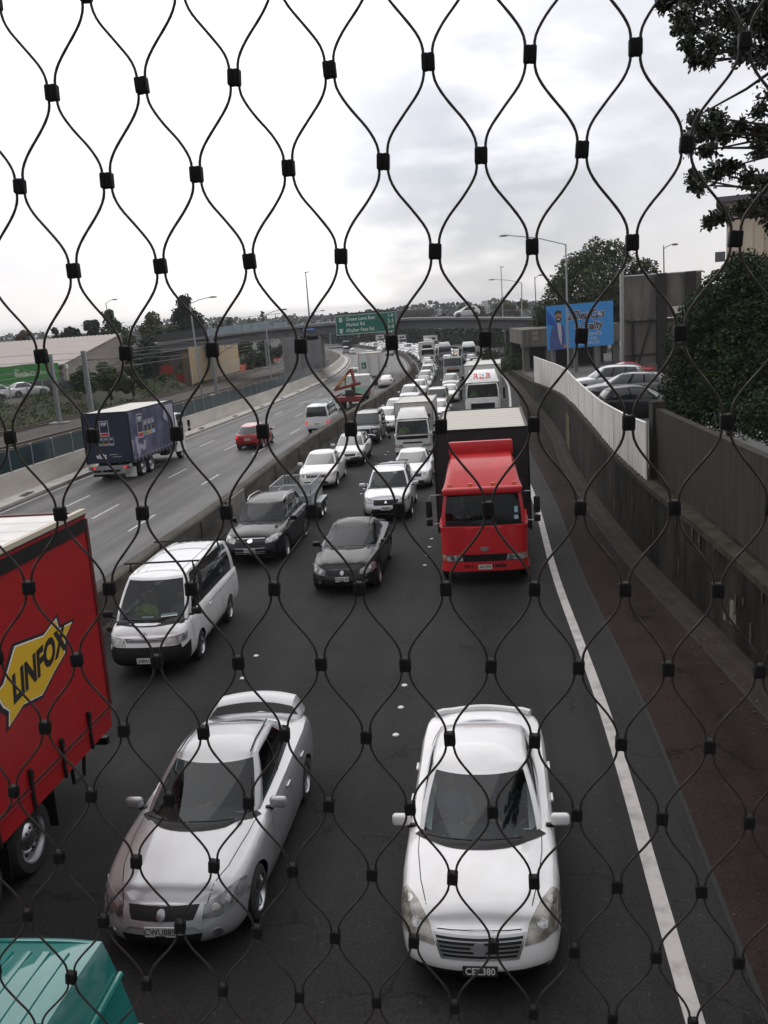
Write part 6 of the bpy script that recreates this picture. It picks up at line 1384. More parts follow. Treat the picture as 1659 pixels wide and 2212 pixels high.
    for y in (.75, -1.35):
        b = MB(); z = p.cb.zr(y)+.11; b.tube([(-.86, y, z), (.86, y, z)], .022, 8)
        for s in (1, -1):
            for d in (-.06, .06): b.tube([(s*.70, y, z), (s*.74, y+d, z-.19)], .014, 5)
        p.add('roof_bar', b, BLACK)
    p.add('driver', driver('', .42, .93, .70), [HIVIS, SKIN, CABIN, HAIR, INK]); p.add('passenger', driver('', -.42, .93, .70), [mat('grey_shirt', (.3, .31, .32)), SKIN, CABIN, HAIR, INK])
    dm = MB(); dm.box((-.40, 1.78, 1.185), (.34, .22, .012), 0, Matrix.Rotation(.25, 3, 'Z')); dm.box((.05, 1.86, 1.17), (.26, .10, .012), 0); p.add('paperwork', dm, PAPER)
    p.add('registration_label', MB().box((.62, 1.80, 1.29), (.10, .004, .14), 0, Matrix.Rotation(-.65, 3, 'X')), STICK)
    p.add('wide_angle_mirror', MB().sphere((.86, 2.02, 1.0), (.07, .05, .06), 0).tube([(.86, 2.0, 1.02), (.84, 1.80, 1.12)], .012, 5), BLACK)
    PR['hiace'] = p
    p = hiace(False, ''); PR['van'] = p
    p = hiace(False, '', tint=True, rplate=('BKF71', .66), rear=[('rear_bumper', [(-.78, .36), (.78, .36), (.78, .56), (-.78, .56)], BLACK), ('tailgate_handle', [(-.25, .80), (.25, .80), (.25, .86), (-.25, .86)], BLACK)], tlm=TAILLIT, tl=[[(.66, .62), (.84, .62), (.84, .84), (.66, .84)]])
    rk = MB()
    for y in (.6, -.3, -1.2, -2.0): rk.tube([(-.80, y, 2.08), (.80, y, 2.08)], .028, 6)
    for x in (-.78, .78, .35, .10): rk.tube([(x, .8, 2.11), (x, -2.2, 2.11)], .026, 6)
    for x in (.1, .35): 
        for y in np.arange(-2.1, .8, .3): rk.tube([(.1, y, 2.13), (.35, y, 2.13)], .02, 5)
    for s in (1, -1):
        for y in (.6, -2.0): rk.tube([(s*.78, y, 2.08), (s*.72, y, 1.93)], .022, 5)
    for y in (-1.9, -.9, .1): rk.tube([(.80, y, 2.08), (.93, y, 1.45), (.90, y, 1.2)], .026, 6)
    for z in (1.25, 1.55, 1.85): rk.tube([(.95-.06*abs(z-1.5), -2.0, z), (.95-.06*abs(z-1.5), .2, z)], .022, 6)
    p.add('ladder_rack', rk, STEEL); PR['rackvan'] = p
    # ---- teal van under the bridge: more tumblehome, bold roof ribs and a drip rail
    tg = dict(base=(1.9, 1.7, .80, .82, -2.2, -2.30), roof=(1.2, 1.05, .60, .62, -2.12, -2.17), zr=[(-2.2, 2.06), (-1.6, 2.10), (0, 2.10), (1.3, 2.04)], side=[], rw=None, crown=.03, bow=.015, bulge=0, rbulge=0)
    p = car(van_spec(W=1.80, cabin=tg), near=False); rb = MB()
    for x in (-.40, -.24, -.08, .08, .24, .40):
        rows = [[(x+dx, y, p.cb.zr(y)-.006-.03*(abs(x)/.6)**3.2+h) for dx, h in ((-.045, -.02), (-.028, .018), (.028, .018), (.045, -.02))] for y in np.linspace(.9, -1.92, 8)]
        rb.grid(rows, 0, False)
    p.add('roof_rib', rb, PAINT); dr = MB()
    for s in (1, -1): dr.tube([(s*.725, y, 1.70) for y in np.linspace(1.2, -2.16, 8)], .026, 6)
    dr.tube([(x, -2.10, 2.045-.03*(abs(x)/.6)**3) for x in np.linspace(-.58, .58, 11)], .02, 6)
    p.add('drip_rail', dr, PAINT); PR['tealvan'] = p
    # ---- sport utilities, wagons, hatchbacks
    fr_t = [('grille', [(-.42, .66), (.42, .66), (.46, .83), (-.46, .83)], BLACK), ('chrome_slat', [(-.44, .80), (.44, .80), (.45, .825), (-.45, .825)], CHROME), ('lower_grille', [(-.50, .36), (.50, .36), (.46, .60), (-.46, .60)], BLACK)]
    p = car(suv_spec(W=1.90, L=4.86, paint=BPAINT, front=fr_t, plate=('HGD808', .50, True), fog=(.72, .46, .05), railblack=0, spokes=5), near=True)
    for z in (.40, .45, .555): p.add('chrome_slat', decal(p.sh.bvh, [(-.46, z-.008), (.46, z-.008), (.46, z+.008), (-.46, z+.008)], 'front', .014, 0, .06), STEEL, far=False)
    p.add('badge', decal(p.sh.bvh, disc_poly(0, .745, .09, .04), 'front', .02, 0, .03), CHROME); p.add('registration_label', MB().box((-.58, .98, 1.28), (.10, .004, .14), 0, Matrix.Rotation(-1.0, 3, 'X')), STICK); PR['terr'] = p
    p = car(suv_spec(W=1.80, L=4.64, paint=PAINTM, plate=('FSF676', .52, True), rails=(.58, -.1, -1.5), bars=(-.25, -1.25)), near=True)
    p.add('badge', decal(p.sh.bvh, [(-.05, .69), (.05, .69), (0, .78)], 'front', .02, 0, .03), CHROME); PR['outl'] = p
    PR['suv'] = car(suv_spec()); PR['suvm'] = car(suv_spec(paint=PAINTM, rails=None))
    boxy = dict(base=(1.02, .80, .80, .80, -2.05, -2.22), roof=(.62, .52, .68, .68, -1.98, -2.12), zr=[(-2.1, 1.76), (-1.2, 1.82), (0, 1.83), (.6, 1.78)], side=[(.06, .33), (.37, .62), (.67, .93)], crown=.05, bow=.02)
    p = car(suv_spec(W=1.78, L=4.65, fb=.26, tf=.96, cabin=boxy, zs=[(-2.33, 1.08), (.5, 1.08), (1.0, 1.06), (2.0, 1.0), (2.33, .95)], zc=[(-2.33, 1.12), (.6, 1.15), (1.0, 1.14), (2.0, 1.07), (2.33, .97)], hl=[(.52, .72), (.78, .72), (.80, .86), (.52, .86)], bulbs=[(.64, .79, .06)], rails=(.64, .3, -1.8), paint=PAINTM, pf=[(0, .10), (.12, .0), (.35, .0), (.45, .06), (1, .09)],
      front=[('grille', [(-.48, .72), (.48, .72), (.48, .86), (-.48, .86)], BLACK), ('bumper_intake', [(-.55, .40), (.55, .40), (.50, .50), (-.50, .50)], BLACK)]))
    bb = MB(); bb.tube([(-.7, 2.36, .55), (-.5, 2.44, .62), (.5, 2.44, .62), (.7, 2.36, .55)], .035, 6); bb.tube([(-.42, 2.43, .62), (-.40, 2.42, 1.0), (.40, 2.42, 1.0), (.42, 2.43, .62)], .03, 6); p.add('bull_bar', bb, CHROME); PR['boxy'] = p
    wg = dict(base=(1.12, .72, .72, .70, -1.95, -2.14), roof=(.25, .12, .55, .54, -1.62, -1.80), zr=[(-1.8, 1.40), (-1.0, 1.46), (-.2, 1.47), (.25, 1.43)], side=[(.07, .35), (.385, .64), (.68, .92)], crown=.06, bow=.03)
    p = car(sedan_spec(W=1.70, L=4.66, cabin=wg, zs=[(-2.33, .93), (-1.4, .95), (-.4, .93), (.5, .905), (1.0, .87), (1.6, .79), (2.0, .71), (2.36, .62)], zc=[(-2.33, .96), (-1.4, 1.0), (.6, .99), (1.0, .965), (1.6, .88), (2.0, .79), (2.2, .72), (2.36, .62)], rails=(.53, .0, -1.5), bars=(-.2, -1.2), plate=('', .47, True), black=lambda c: c.z < .50)); PR['wagon'] = p
    PR['sedan'] = car(sedan_spec()); PR['sedanm'] = car(sedan_spec(paint=PAINTM, hl=[(.46, .59), (.78, .60), (.86, .70), (.78, .735), (.48, .675)]))
    p = car(hatch_spec(paint=PAINT, rplate=('EUP654', .66), tlm=TAILLIT, rear=[('rear_bumper_step', [(-.4, .34), (.4, .34), (.4, .40), (-.4, .40)], BLACK)])); PR['hatch'] = p; PR['blackhatch'] = car(hatch_spec(paint=BPAINT, tlm=TAIL))
    cg = dict(base=(1.02, .60, .72, .66, -1.52, -2.0), roof=(-.02, -.14, .54, .48, -.95, -1.10), zr=[(-1.2, 1.30), (-.6, 1.38), (-.1, 1.39), (.1, 1.35)], side=[(.08, .58), (.62, .86)], crown=.07, bow=.03)
    PR['coupe'] = car(sedan_spec(W=1.79, L=4.62, cabin=cg, tl=[[(.42, .80), (.80, .74), (.86, .90), (.60, .94)]], tlm=TAIL))
    # ---- red curtain truck in the near lane
    LED = [('bumper', [(-1.12, .42), (1.12, .42), (1.12, .66), (-1.12, .66)], TPAINT), ('bumper_grille', [(-.55, .50), (.55, .50), (.55, .60), (-.55, .60)], BLACK), ('light_bar', [(-1.12, .68), (1.12, .68), (1.12, .87), (-1.12, .87)], BLACK)]
    cs = cab_spec(W=2.32, L=2.05, zs=[(-1.03, 1.60), (1.03, 1.60)], zc=[(-1.03, 1.62), (1.03, 1.61)], front=LED, hl=[(.56, .70), (1.10, .70), (1.10, .86), (.60, .86)], bulbs=[(.68, .78, .06), (.84, .78, .06)], ind=[(1.0, .70), (1.12, .70), (1.12, .86), (1.02, .86)], plate=('ABT890', .53),
      cabin=dict(base=(.92, .80, 1.08, 1.10, -.98, -1.0), roof=(.72, .60, .99, 1.0, -.97, -.99), zr=[(-1.1, 2.52), (0, 2.58), (.8, 2.54)]))
    p = truck(dict(L=8.2, W=2.46, cab=cs, near=True, axles=[(2.95, False), (-1.7, True), (-2.8, True)], mirz=2.1, mirh=.44)); yc = p.T.translation.y
    p.add('wind_deflector', deflector(1.06, yc+.60, 2.55, yc-.85, 3.30).bbox((0, yc-.80, 3.42), (1.75, .16, .42), .05, 0, 2), TPAINT)
    vz = MB(); vz.bbox((0, yc+.76, 2.52), (2.06, .22, .20), .06, 0, 3); p.add('sun_visor', vz, TPAINT)
    for x in (-.85, -.3, .3, .85): p.add('marker_lamp', MB().bbox((x, yc+.56, 2.665), (.12, .06, .05), .015, 0, 2), AMBER)
    p.add('badge', decal(p.sh.bvh, disc_poly(0, 1.02, .11, .06), 'front', .012, 0, .04), STEEL); p.parts[-1]['mb'] = MB().join(p.parts[-1]['mb'], None, p.T)
    p.add('registration_label', MB().box((-.86, yc+.85, 2.0), (.09, .004, .16)), STICK); p.add('registration_label', MB().box((-.86, yc+.87, 1.80), (.11, .004, .10)), STICK)
    p.add('wiper', MB().tube([(-.9, yc+.98, 1.66), (-.2, yc+1.0, 1.70)], .012, 5).tube([(.0, yc+1.0, 1.66), (.75, yc+.98, 1.70)], .012, 5), BLACK)
    p.add('driver', driver('', .52, yc-.12, 1.45), [CABIN, SKIN, CABIN, HAIR, INK])
    box_body(p, 2.64, -4.1, 2.0-.25, 1.0, 3.85, BLACKSKIN, BLACKSKIN, mat('plain_box_roof', (.50, .46, .40), rough=.6, col2=(.42, .385, .34), nscale=2, stretch=(1, 9, 1)), edge=BLACK); rear_bar(p, -4.1, 2.4); PR['redtruck'] = p
    # ---- small white box truck with two people
    cs = cab_spec(W=1.92, L=1.65, fb=.14, zs=[(-.83, 1.28), (.83, 1.28)], zc=[(-.83, 1.30), (.83, 1.29)], front=[('bumper', [(-.92, .40), (.92, .40), (.92, .62), (-.92, .62)], PLATEW), ('grille', [(-.5, .86), (.5, .86), (.5, .94), (-.5, .94)], BLACK), ('nose_panel', [(-.80, 1.08), (.80, 1.08), (.80, 1.25), (-.80, 1.25)], BLACK)], hl=[(.48, .66), (.90, .66), (.90, .80), (.48, .80)], ind=[(.80, .66), (.92, .66), (.92, .80), (.82, .80)],
      cabin=dict(base=(.72, .62, .88, .90, -.78, -.80), roof=(.46, .36, .80, .82, -.77, -.79), zr=[(-.9, 2.06), (0, 2.12), (.6, 2.08)]))
    p = truck(dict(L=6.0, W=1.98, cab=cs, near=True, wr=.38, axles=[(2.1, False), (-1.5, True)], mirz=1.6, mirh=.36)); yc = p.T.translation.y
    p.add('lettering', MB().join(text_mb('ISUZU', .10, lambda u, v, w: Vector((-u, yc+.79+w+.02, 1.165+v)), 0, .01, .01, sx=1.5)), STEEL)
    p.add('wind_deflector', deflector(.84, yc+.40, 2.10, yc-.72, 2.60), TPAINT)
    p.add('driver', driver('', .47, yc-.14, 1.10), [HIVIS, SKIN, CABIN, HAIR, INK]); p.add('passenger', driver('', -.47, yc-.14, 1.10), [SHIRT, SKIN, CABIN, HAIR, INK])
    box_body(p, 2.02, -3.0, 1.25, .95, 2.78, BOXW, BOXW, ROOFW); PR['isuzu'] = p
    # ---- big white truck with lettered deflector
    cs = cab_spec(W=2.40, L=2.1, zs=[(-1.05, 1.72), (1.05, 1.72)], zc=[(-1.05, 1.74), (1.05, 1.73)], front=[('grille', [(-.8, .95), (.8, .95), (.8, 1.35), (-.8, 1.35)], BLACK), ('bumper', [(-1.15, .42), (1.15, .42), (1.15, .72), (-1.15, .72)], PLATEW)], hl=[(.62, .74), (1.12, .74), (1.12, .92), (.62, .92)],
      cabin=dict(base=(.95, .83, 1.12, 1.14, -1.0, -1.02), roof=(.76, .64, 1.02, 1.04, -.99, -1.01), zr=[(-1.1, 2.68), (0, 2.74), (.8, 2.70)]))
    p = truck(dict(L=9.5, W=2.5, cab=cs, near=True, axles=[(3.6, False), (-2.2, True), (-3.4, True)], mirz=2.05, mirh=.6)); yc = p.T.translation.y
    df = deflector(1.14, yc+.66, 2.72, yc-.95, 3.50); p.add('wind_deflector', df, TPAINT); dbv = df.bvh()
    tx = text_mb('R', .30, lambda u, v, w: Vector((.42-u, w, v)), 0, .03, .002, sx=1.35).join(text_mb('B', .30, lambda u, v, w: Vector((-.40-u, w, v)), 0, .03, .002, sx=1.35)); tx.prism([(-.17, -.15), (.17, -.15), (.17, -.08), (-.09, -.08), (-.09, .15), (-.17, .15)], .002, 0, lambda u, v, w: Vector((-u, w, v))); tx.prism([(0, 0), (.13, 0), (.13, .13), (0, .13)], .002, 1, lambda u, v, w: Vector((-u, w, v))); o = MB()
    for q in tx.v:
        h = dbv.ray_cast(Vector((q[0], 20, 3.10+q[2])), Vector((0, -1, 0)))[0]; o.vert((q[0], (h.y if h else yc)+.008+q[1]*3, 3.10+q[2]))
    o.f, o.m, o.sm = tx.f, tx.m, tx.sm; p.add('lettering', o, [mat('red_ink', (.55, .03, .05), rough=.5), mat('sky_ink', (.2, .5, .6), rough=.5)])
    p.add('driver', driver('', .55, yc-.12, 1.56), [HIVIS, SKIN, CABIN, HAIR, INK])
    box_body(p, 2.5, -4.75, 2.45, 1.05, 3.75, BOXW, PLATEW, ROOFW); PR['rlb'] = p
    # ---- generic forward-control truck (box), tipper
    def gcs(**k): return cab_spec(W=2.4, L=2.0, zs=[(-1, 1.70), (1, 1.70)], zc=[(-1, 1.72), (1, 1.71)], front=[('grille', [(-.75, .98), (.75, .98), (.75, 1.32), (-.75, 1.32)], BLACK), ('bumper', [(-1.15, .42), (1.15, .42), (1.15, .74), (-1.15, .74)], PLATEW), ('bumper_intake', [(-.4, .50), (.4, .50), (.4, .68), (-.4, .68)], BLACK)], hl=[(.60, .54), (1.05, .54), (1.05, .70), (.60, .70)],
      cabin=dict(base=(.93, .83, 1.12, 1.13, -.95, -.97), roof=(.80, .70, 1.04, 1.05, -.94, -.96), zr=[(-1.1, 2.66), (0, 2.72), (.85, 2.68)]), **k)
    p = truck(dict(L=8.0, W=2.5, cab=gcs(), axles=[(3.0, False), (-1.6, True), (-2.8, True)], mirz=2.1)); yc = p.T.translation.y
    bd = MB(); bd.box((0, -1.0, 1.75), (2.46, 5.6, 1.3), 0, None, (1.0, 1.0)); bd.bbox((0, 2.0, 2.62), (2.46, .9, .10), .03, 0, 1); bd.bbox((0, -1.0, 2.46), (2.2, 5.2, .16), .07, 0, 2)
    for s in (1, -1):
        for y in np.linspace(-3.6, 1.6, 7): bd.box((s*1.25, y, 1.75), (.06, .10, 1.25))
    p.add('tipper_body', bd, BLACK)
    vz = MB(); vz.bbox((0, yc+.80, 2.66), (2.1, .14, .16), .04, 0, 2); p.add('sun_visor', vz, WHITE)
    for x in (-.18, 0, .18): p.add('marker_lamp', MB().box((x, yc+.88, 2.66), (.12, .02, .05)), BLACK, far=False)
    p.add('nose_stripe', MB().join(decal(p.sh.bvh, [(-.6, 1.42), (.6, 1.42), (.55, 1.54), (-.55, 1.54)], 'front', .01, 0, .1), None, p.T), AMBER); PR['tipper'] = p
    p = truck(dict(L=9.0, W=2.5, cab=gcs(), axles=[(3.4, False), (-2.0, True), (-3.2, True)], mirz=2.1)); yc = p.T.translation.y
    p.add('fridge_unit', MB().bbox((0, 2.48, 2.95), (1.5, .30, .6), .06, 0, 2), BLACK); box_body(p, 2.5, -4.5, 2.3, 1.05, 3.65, BOXW, PLATEW, ROOFW); PR['boxtruck'] = p
    p = truck(dict(L=9.0, W=2.5, cab=gcs(), axles=[(3.4, False), (-2.0, True), (-3.2, True)], mirz=2.1)); yc = p.T.translation.y
    p.add('wind_deflector', deflector(1.1, yc+.6, 2.7, yc-.9, 3.4), TPAINT); fb = MB(); fb.box((0, -1.1, 1.15), (2.46, 6.6, .2)); fb.bbox((0, -1.5, 1.8), (2.3, 5.0, 1.1), .1, 0, 2); p.add('flat_deck', fb, BLACK); PR['decktruck'] = p
    # ---- truck going away: white box with two doors
    p = truck(dict(L=8.4, W=2.46, cab=gcs(), axles=[(3.1, False), (-1.8, True), (-2.9, True)], mirz=2.1)); yr = -4.2
    box_body(p, 2.5, yr, 2.0, 1.05, 3.75, BOXW, PLATEW, ROOFW); rear_bar(p, yr, 2.4)
    for s in (1, -1):
        d = MB(); d.bbox((s*.59, yr-.03, 2.36), (1.12, .05, 2.45), .015, 0, 1); k = p.add('rear_door', d, PLATEW)
        h = MB(); h.tube([(s*.14, yr-.075, 1.2), (s*.14, yr-.075, 3.5)], .018, 6)
        for z in (1.5, 2.1, 2.7, 3.3): h.box((s*1.12, yr-.065, z), (.14, .03, .08))
        p.add('door_bar', h, STEEL, k)
        p.add('marker_lamp', MB().box((s*1.05, yr-.03, 3.68), (.16, .03, .07)), TAILLIT)
    p.add('emblem', MB().box((-.62, yr-.062, 2.36), (.55, .012, .75)), mat('green_emblem', (.01, .13, .06))); p.add('emblem', MB().join(text_mb('L', .36, frr(yr-.07, -.62, 2.36), 0, .02, .004, shear=.3)), WHITE)
    p.add('roof_pod', MB().bbox((-.45, 2.4, 3.85), (.9, .7, .25), .1, 0, 3), PLATEW); PR['awaybox'] = p
    # ---- navy curtain truck going away
    cs = gcs(); p = truck(dict(L=8.9, W=2.46, cab=cs, axles=[(3.35, False), (-1.75, True), (-2.95, True)], mirz=1.95)); yr = -4.45; y1 = 2.35; z0, z1 = .95, 3.50
    box_body(p, 2.5, yr, y1, z0, z1, LILAC, NAVY, ROOFW, NAVY, edge=BLACK); rear_bar(p, yr-.02, 2.46, .70)
    def signs(fr, cx, z, big, cols):
        a = MB(); panel(fr, cx-.24*big, z, cx+.24*big, z+.80*big, .004, 1, a); b = .02*big; fr2 = lambda u, v, w: fr(u, v, w+.004); fr3 = lambda u, v, w: fr(u, v, w+.008)
        panel(fr2, cx-.24*big+b, z+.19*big, cx+.24*big-b, z+.80*big-b, .003, 0, a); panel(fr2, cx-.24*big+b, z+b, cx+.24*big-b, z+.17*big, .003, cols, a)
        a.join(text_mb('PSP', .17*big, lambda u, v, w: fr3(cx+u, z+.62*big+v, w), 1, .015, .003, sx=.85)); return a
    SM = [NAVY, WHITE, mat('sign_red', (.45, .03, .05)), mat('sign_green', (.10, .30, .08)), mat('sign_orange', (.60, .22, .04)), mat('sign_blue', (.22, .42, .60))]
    fr = frr(yr-.002, 0, 0); p.add('sign_panel', signs(fr, -.10, 2.32, 1.0, 2), SM)
    for i, c in enumerate((3, 4, 5)): p.add('sign_panel', signs(fr, -.36+.29*i, 1.85, .50, c), SM)
    p.add('lettering', text_mb('visit', .24, frr(yr-.003, -.42, 1.30), 0, .03, .003).join(text_mb('www.psp.co.nz', .055, frr(yr-.003, .25, 1.38), 0, .004, .003)).join(text_mb('...to be inspired', .055, frr(yr-.003, .40, 1.26), 0, .004, .003)), WHITE)
    fs = lambda u, v, w: Vector((1.252+w, u, v))
    p.add('sign_panel', signs(fs, yr+1.45, 2.02, 1.55, 2), SM)
    for i, c in enumerate((3, 4, 5)): p.add('sign_panel', signs(fs, yr+2.2+.55*i, 2.08, .98, c), SM)
    # pale map shape, dark figure and pale sky printed on the side
    mp = MB()
    for (u0, v0, u1, v1) in ((.62, 1.75, .95, 2.15), (.70, 1.25, 1.15, 1.75), (1.15, 1.45, 1.5, 1.68), (1.5, 1.35, 1.9, 1.62), (.8, 1.08, 1.02, 1.25), (1.72, 1.5, 2.02, 1.85)): panel(fs, yr+u0, v0, yr+u1, v1, .003, 0, mp)
    p.add('printed_map', mp, PALEP)
    pl = MB(); pl.prism([(1.0, 3.36), (2.25, 3.36), (2.25, 1.6), (1.5, 1.9), (1.2, 2.4), (.6, 2.7), (.7, 3.1)], .003, 0, fs); p.add('printed_sky', pl, PALEP)
    fg = MB(); fg.prism([(1.25, 1.25), (1.30, 2.0), (1.22, 2.45), (1.05, 2.95), (.95, 3.3), (1.02, 3.3), (1.15, 2.95), (1.30, 2.65), (1.42, 2.72), (1.50, 2.62), (1.48, 2.48), (1.72, 2.2), (1.9, 1.75), (1.75, 1.72), (1.62, 1.95), (1.70, 1.25)], .005, 0, fs); p.add('printed_figure', fg, NAVY)
    for y in np.linspace(yr+.3, y1-.3, 13): p.add('curtain_buckle', MB().box((1.262, y, 1.06), (.02, .05, .26)).box((1.266, y, .90), (.02, .07, .07)), STEEL)
    bk = MB()
    bk.box((1.258, (yr+y1)/2, 1.10), (.012, y1-yr-.3, .02)); bk.box((1.258, (yr+y1)/2, .98), (.012, y1-yr-.3, .02)); p.add('curtain_rail', bk, STEEL)
    p.add('grab_handle', MB().tube([(1.26, yr+.12, 1.5), (1.30, yr+.12, 1.55), (1.30, yr+.12, 2.0), (1.26, yr+.12, 2.05)], .016, 6), WHITE)
    p.add('number_plate', plate_mb('GUS119', 0, yr-.10, .70, True, True), [PLATEW, INK])
    p.add('mudflap', MB().box((1.0, yr+.15, .42), (.6, .02, .5)), PLATEW); PR['psp'] = p
    # ---- crane truck going away
    p = truck(dict(L=7.6, W=2.4, cab=gcs(), axles=[(2.8, False), (-1.7, True)], mirz=2.1)); RED = mat('crane_red', (.22, .028, .013), rough=.45, noise_=.2, nscale=3)
    dk = MB(); dk.box((0, -1.3, 1.05), (2.4, 5.0, .14)); dk.box((0, -3.78, .85), (2.4, .08, .30))
    for s in (1, -1): dk.box((s*1.18, -1.3, 1.16), (.05, 5.0, .24))
    p.add('flat_deck', dk, mat('deck_red', (.20, .02, .02), rough=.6, noise_=.3, nscale=4)); k = p.add('crane_base', MB().bbox((0, -2.9, 1.4), (.8, .6, .6), .06).bbox((.3, -2.9, 1.85), (.3, .3, .8), .05), mat('crane_black', (.03, .02, .02), rough=.5))
    a = MB()
    def boom(p0, p1, w, o):
        p0, p1 = Vector(p0), Vector(p1); d = p1-p0; q = d.to_track_quat('Y', 'Z').to_matrix(); o.bbox((p0+p1)/2, (w, d.length, w*1.25), w*.12, 0, 1, q)
    boom((-1.35, -3.0, 1.75), (1.0, -3.1, 2.2), .20, a); p.add('crane_boom', a, RED)
    a = MB(); boom((-1.35, -3.0, 1.7), (.20, -2.75, 3.45), .17, a); boom((.20, -2.75, 3.45), (.5, -3.0, 2.1), .20, a); p.add('crane_jib', a, RED)
    a = MB(); boom((-1.0, -3.13, 2.1), (-.2, -3.0, 2.95), .10, a); p.add('jib_ram', a, mat('crane_yellow', (.6, .30, .03), rough=.4))
    a = MB(); rows = [[(x, y, 1.15+.75*(1-(x/1.1)**2)*(1-((y+.6)/1.7)**2)+.14*noise.noise(Vector((x*2, y*2, 1)))) for x in np.linspace(-1.05, 1.05, 12)] for y in np.linspace(-2.1, 1.0, 14)]; a.grid(rows, 0, True); p.add('tarpaulin', a, mat('green_tarp', (.012, .13, .07), rough=.6, noise_=.3, nscale=5))
    for s in (1, -1): p.add('tail_light', MB().bbox((s*.75, -3.84, .85), (.5, .04, .16), .02), TAIL)
    PR['crane'] = p
    # ---- red curtain semi trailer beside the median
    p = Proto(); PR['linfox'] = p; Lb = 12.0; y0, y1 = -Lb/2, Lb/2; z0, z1 = 1.18, 4.36
    k = box_body(p, 2.5, y0, y1, z0, z1, REDSKIN, REDSKIN, mat('trailer_roof', (.80, .78, .75), rough=.5, col2=(.6, .58, .55), nscale=.8), edge=mat('trailer_edge', (.11, .015, .018), rough=.5, noise_=.3, nscale=6))
    tr = MB(); tr.box((-1.262, 0, z1-.15), (.03, Lb-.1, .19)); p.add('top_rail', tr, BLACK)
    tr = MB(); tr.box((-1.245, 0, z1+.06), (.09, Lb-.05, .07)); p.add('gutter_rail', tr, mat('cream_rail', (.5, .45, .36)))
    sd = MB(); sd.box((-1.23, 0, 1.02), (.05, Lb-.1, .30)); sd.box((-1.262, 0, 1.16), (.02, Lb-.1, .025)); p.add('side_rail', sd, REDSKIN)
    for y in np.arange(y0+.85, y1, .92): bk = MB(); bk.box((-1.275, y, 1.20), (.03, .055, .52)); bk.box((-1.29, y, 1.38), (.03, .07, .12)); bk.box((-1.28, y, .92), (.03, .05, .12)); p.add('curtain_buckle', bk, BLACK)
    # angular badge with slanted lettering
    star = [(-1.75, -.50), (-1.95, -.02), (-1.60, .10), (-.95, .88), (.35, .62), (1.05, .86), (1.10, .50), (1.80, .42), (1.34, .08), (1.22, -.35), (.62, -.62), (-.10, -1.02), (-.95, -.85), (-1.65, -1.12), (-1.55, -.72)]
    cy, cz = y0+2.0, 2.66; fs = lambda u, v, w: Vector((-1.252-w, cy-u*.58, cz+.06+v*.45))
    def grow(P, k):
        c = Vector((sum(p[0] for p in P)/len(P), sum(p[1] for p in P)/len(P))); return [((x-c.x)*(1+k)+c.x, (y-c.y)*(1+k*1.3)+c.y) for x, y in P]
    e = MB(); e.prism([(-u, v) for u, v in grow(star, .12)], .004, 0, lambda u, v, w: fs(-u, v, w)); e.prism([(-u, v) for u, v in grow(star, .035)], .003, 1, lambda u, v, w: fs(-u, v, w+.004)); e.prism([(-u, v) for u, v in star], .003, 2, lambda u, v, w: fs(-u, v, w+.008))
    e.join(text_mb('LINFOX', .74, lambda u, v, w: fs(u*1.03, v-.08+u*.16, w+.012), 0, .045, .003, sx=.70, shear=.12))
    p.add('emblem', e, [INK, WHITE, mat('badge_yellow', (.68, .42, .02), rough=.5)])
    o = MB()
    for s in (1, -1): o.box((s*.5, 0, .92), (.12, Lb-.4, .3))
    for y in np.arange(y0+.5, y1, 1.3): o.box((0, y, .95), (2.2, .08, .16))
    o.box((0, y0+.05, .62), (2.3, .10, .12)); o.tube([(-1.15, y0+1.35, .92), (-1.15, y0+1.35, .55), (-1.15, y0+1.0, .50), (-1.15, y0+.9, .92)], .03, 5); p.add('chassis', o, BLACK)
    t, m = wheel_mbs(.50, .50, steel=True)
    for ya in (y0+2.75, y0+4.05, y0+5.35):
        for s in (1, -1):
            M = Matrix.Translation((s*.97, ya, .50)) @ (Matrix.Identity(4) if s > 0 else Matrix.Rotation(math.pi, 4, 'Z')); k = p.add('wheel', MB().join(t, None, M), RUBBER); p.add('rim', MB().join(m, None, M), [ALLOY, BLACK], k)
            if s < 0: p.add('mudguard', MB().box((-.97, ya-.66, .60), (.52, .02, .62)), BLACK)
    p.add('tail_light', MB().box((-1.05, y0-.01, .85), (.25, .04, .12)), TAIL)
    # ---- cage trailer
    p = Proto(); PR['trailer'] = p; GAL = mat('trailer_galvanised', (.46, .48, .49), rough=.5, metal=.6, col2=(.34, .36, .37), nscale=7)
    o = MB(); o.box((0, 0, .62), (1.5, 2.5, .05)); o.box((0, 1.25, .82), (1.5, .03, .40)); o.box((0, -1.25, .82), (1.5, .03, .40))
    for s in (1, -1): o.box((s*.75, 0, .82), (.03, 2.5, .40))
    for z in (.72, .86, .98): o.box((0, 1.275, z), (1.46, .02, .05)); o.box((0, -1.275, z), (1.46, .02, .05))
    p.add('tray', o, GAL); c = MB()
    for s in (1, -1):
        for z in (1.05, 1.42): c.tube([(s*.75, -1.25, z), (s*.75, 1.25, z)], .02, 6)
        for y in np.linspace(-1.25, 1.25, 19): c.tube([(s*.75, y, 1.05), (s*.75, y, 1.42)], .006 if 0 < abs(abs(y)-1.25) else .02, 4)
        for z in np.arange(1.12, 1.42, .08): c.tube([(s*.75, -1.25, z), (s*.75, 1.25, z)], .005, 4)
    for y in (-1.25, 1.25):
        for z in (1.05, 1.42): c.tube([(-.75, y, z), (.75, y, z)], .02, 6)
        for x in np.linspace(-.75, .75, 12): c.tube([(x, y, 1.05), (x, y, 1.42)], .006, 4)
        for z in np.arange(1.12, 1.42, .08): c.tube([(-.75, y, z), (.75, y, z)], .005, 4)
    p.add('cage', c, GAL); 
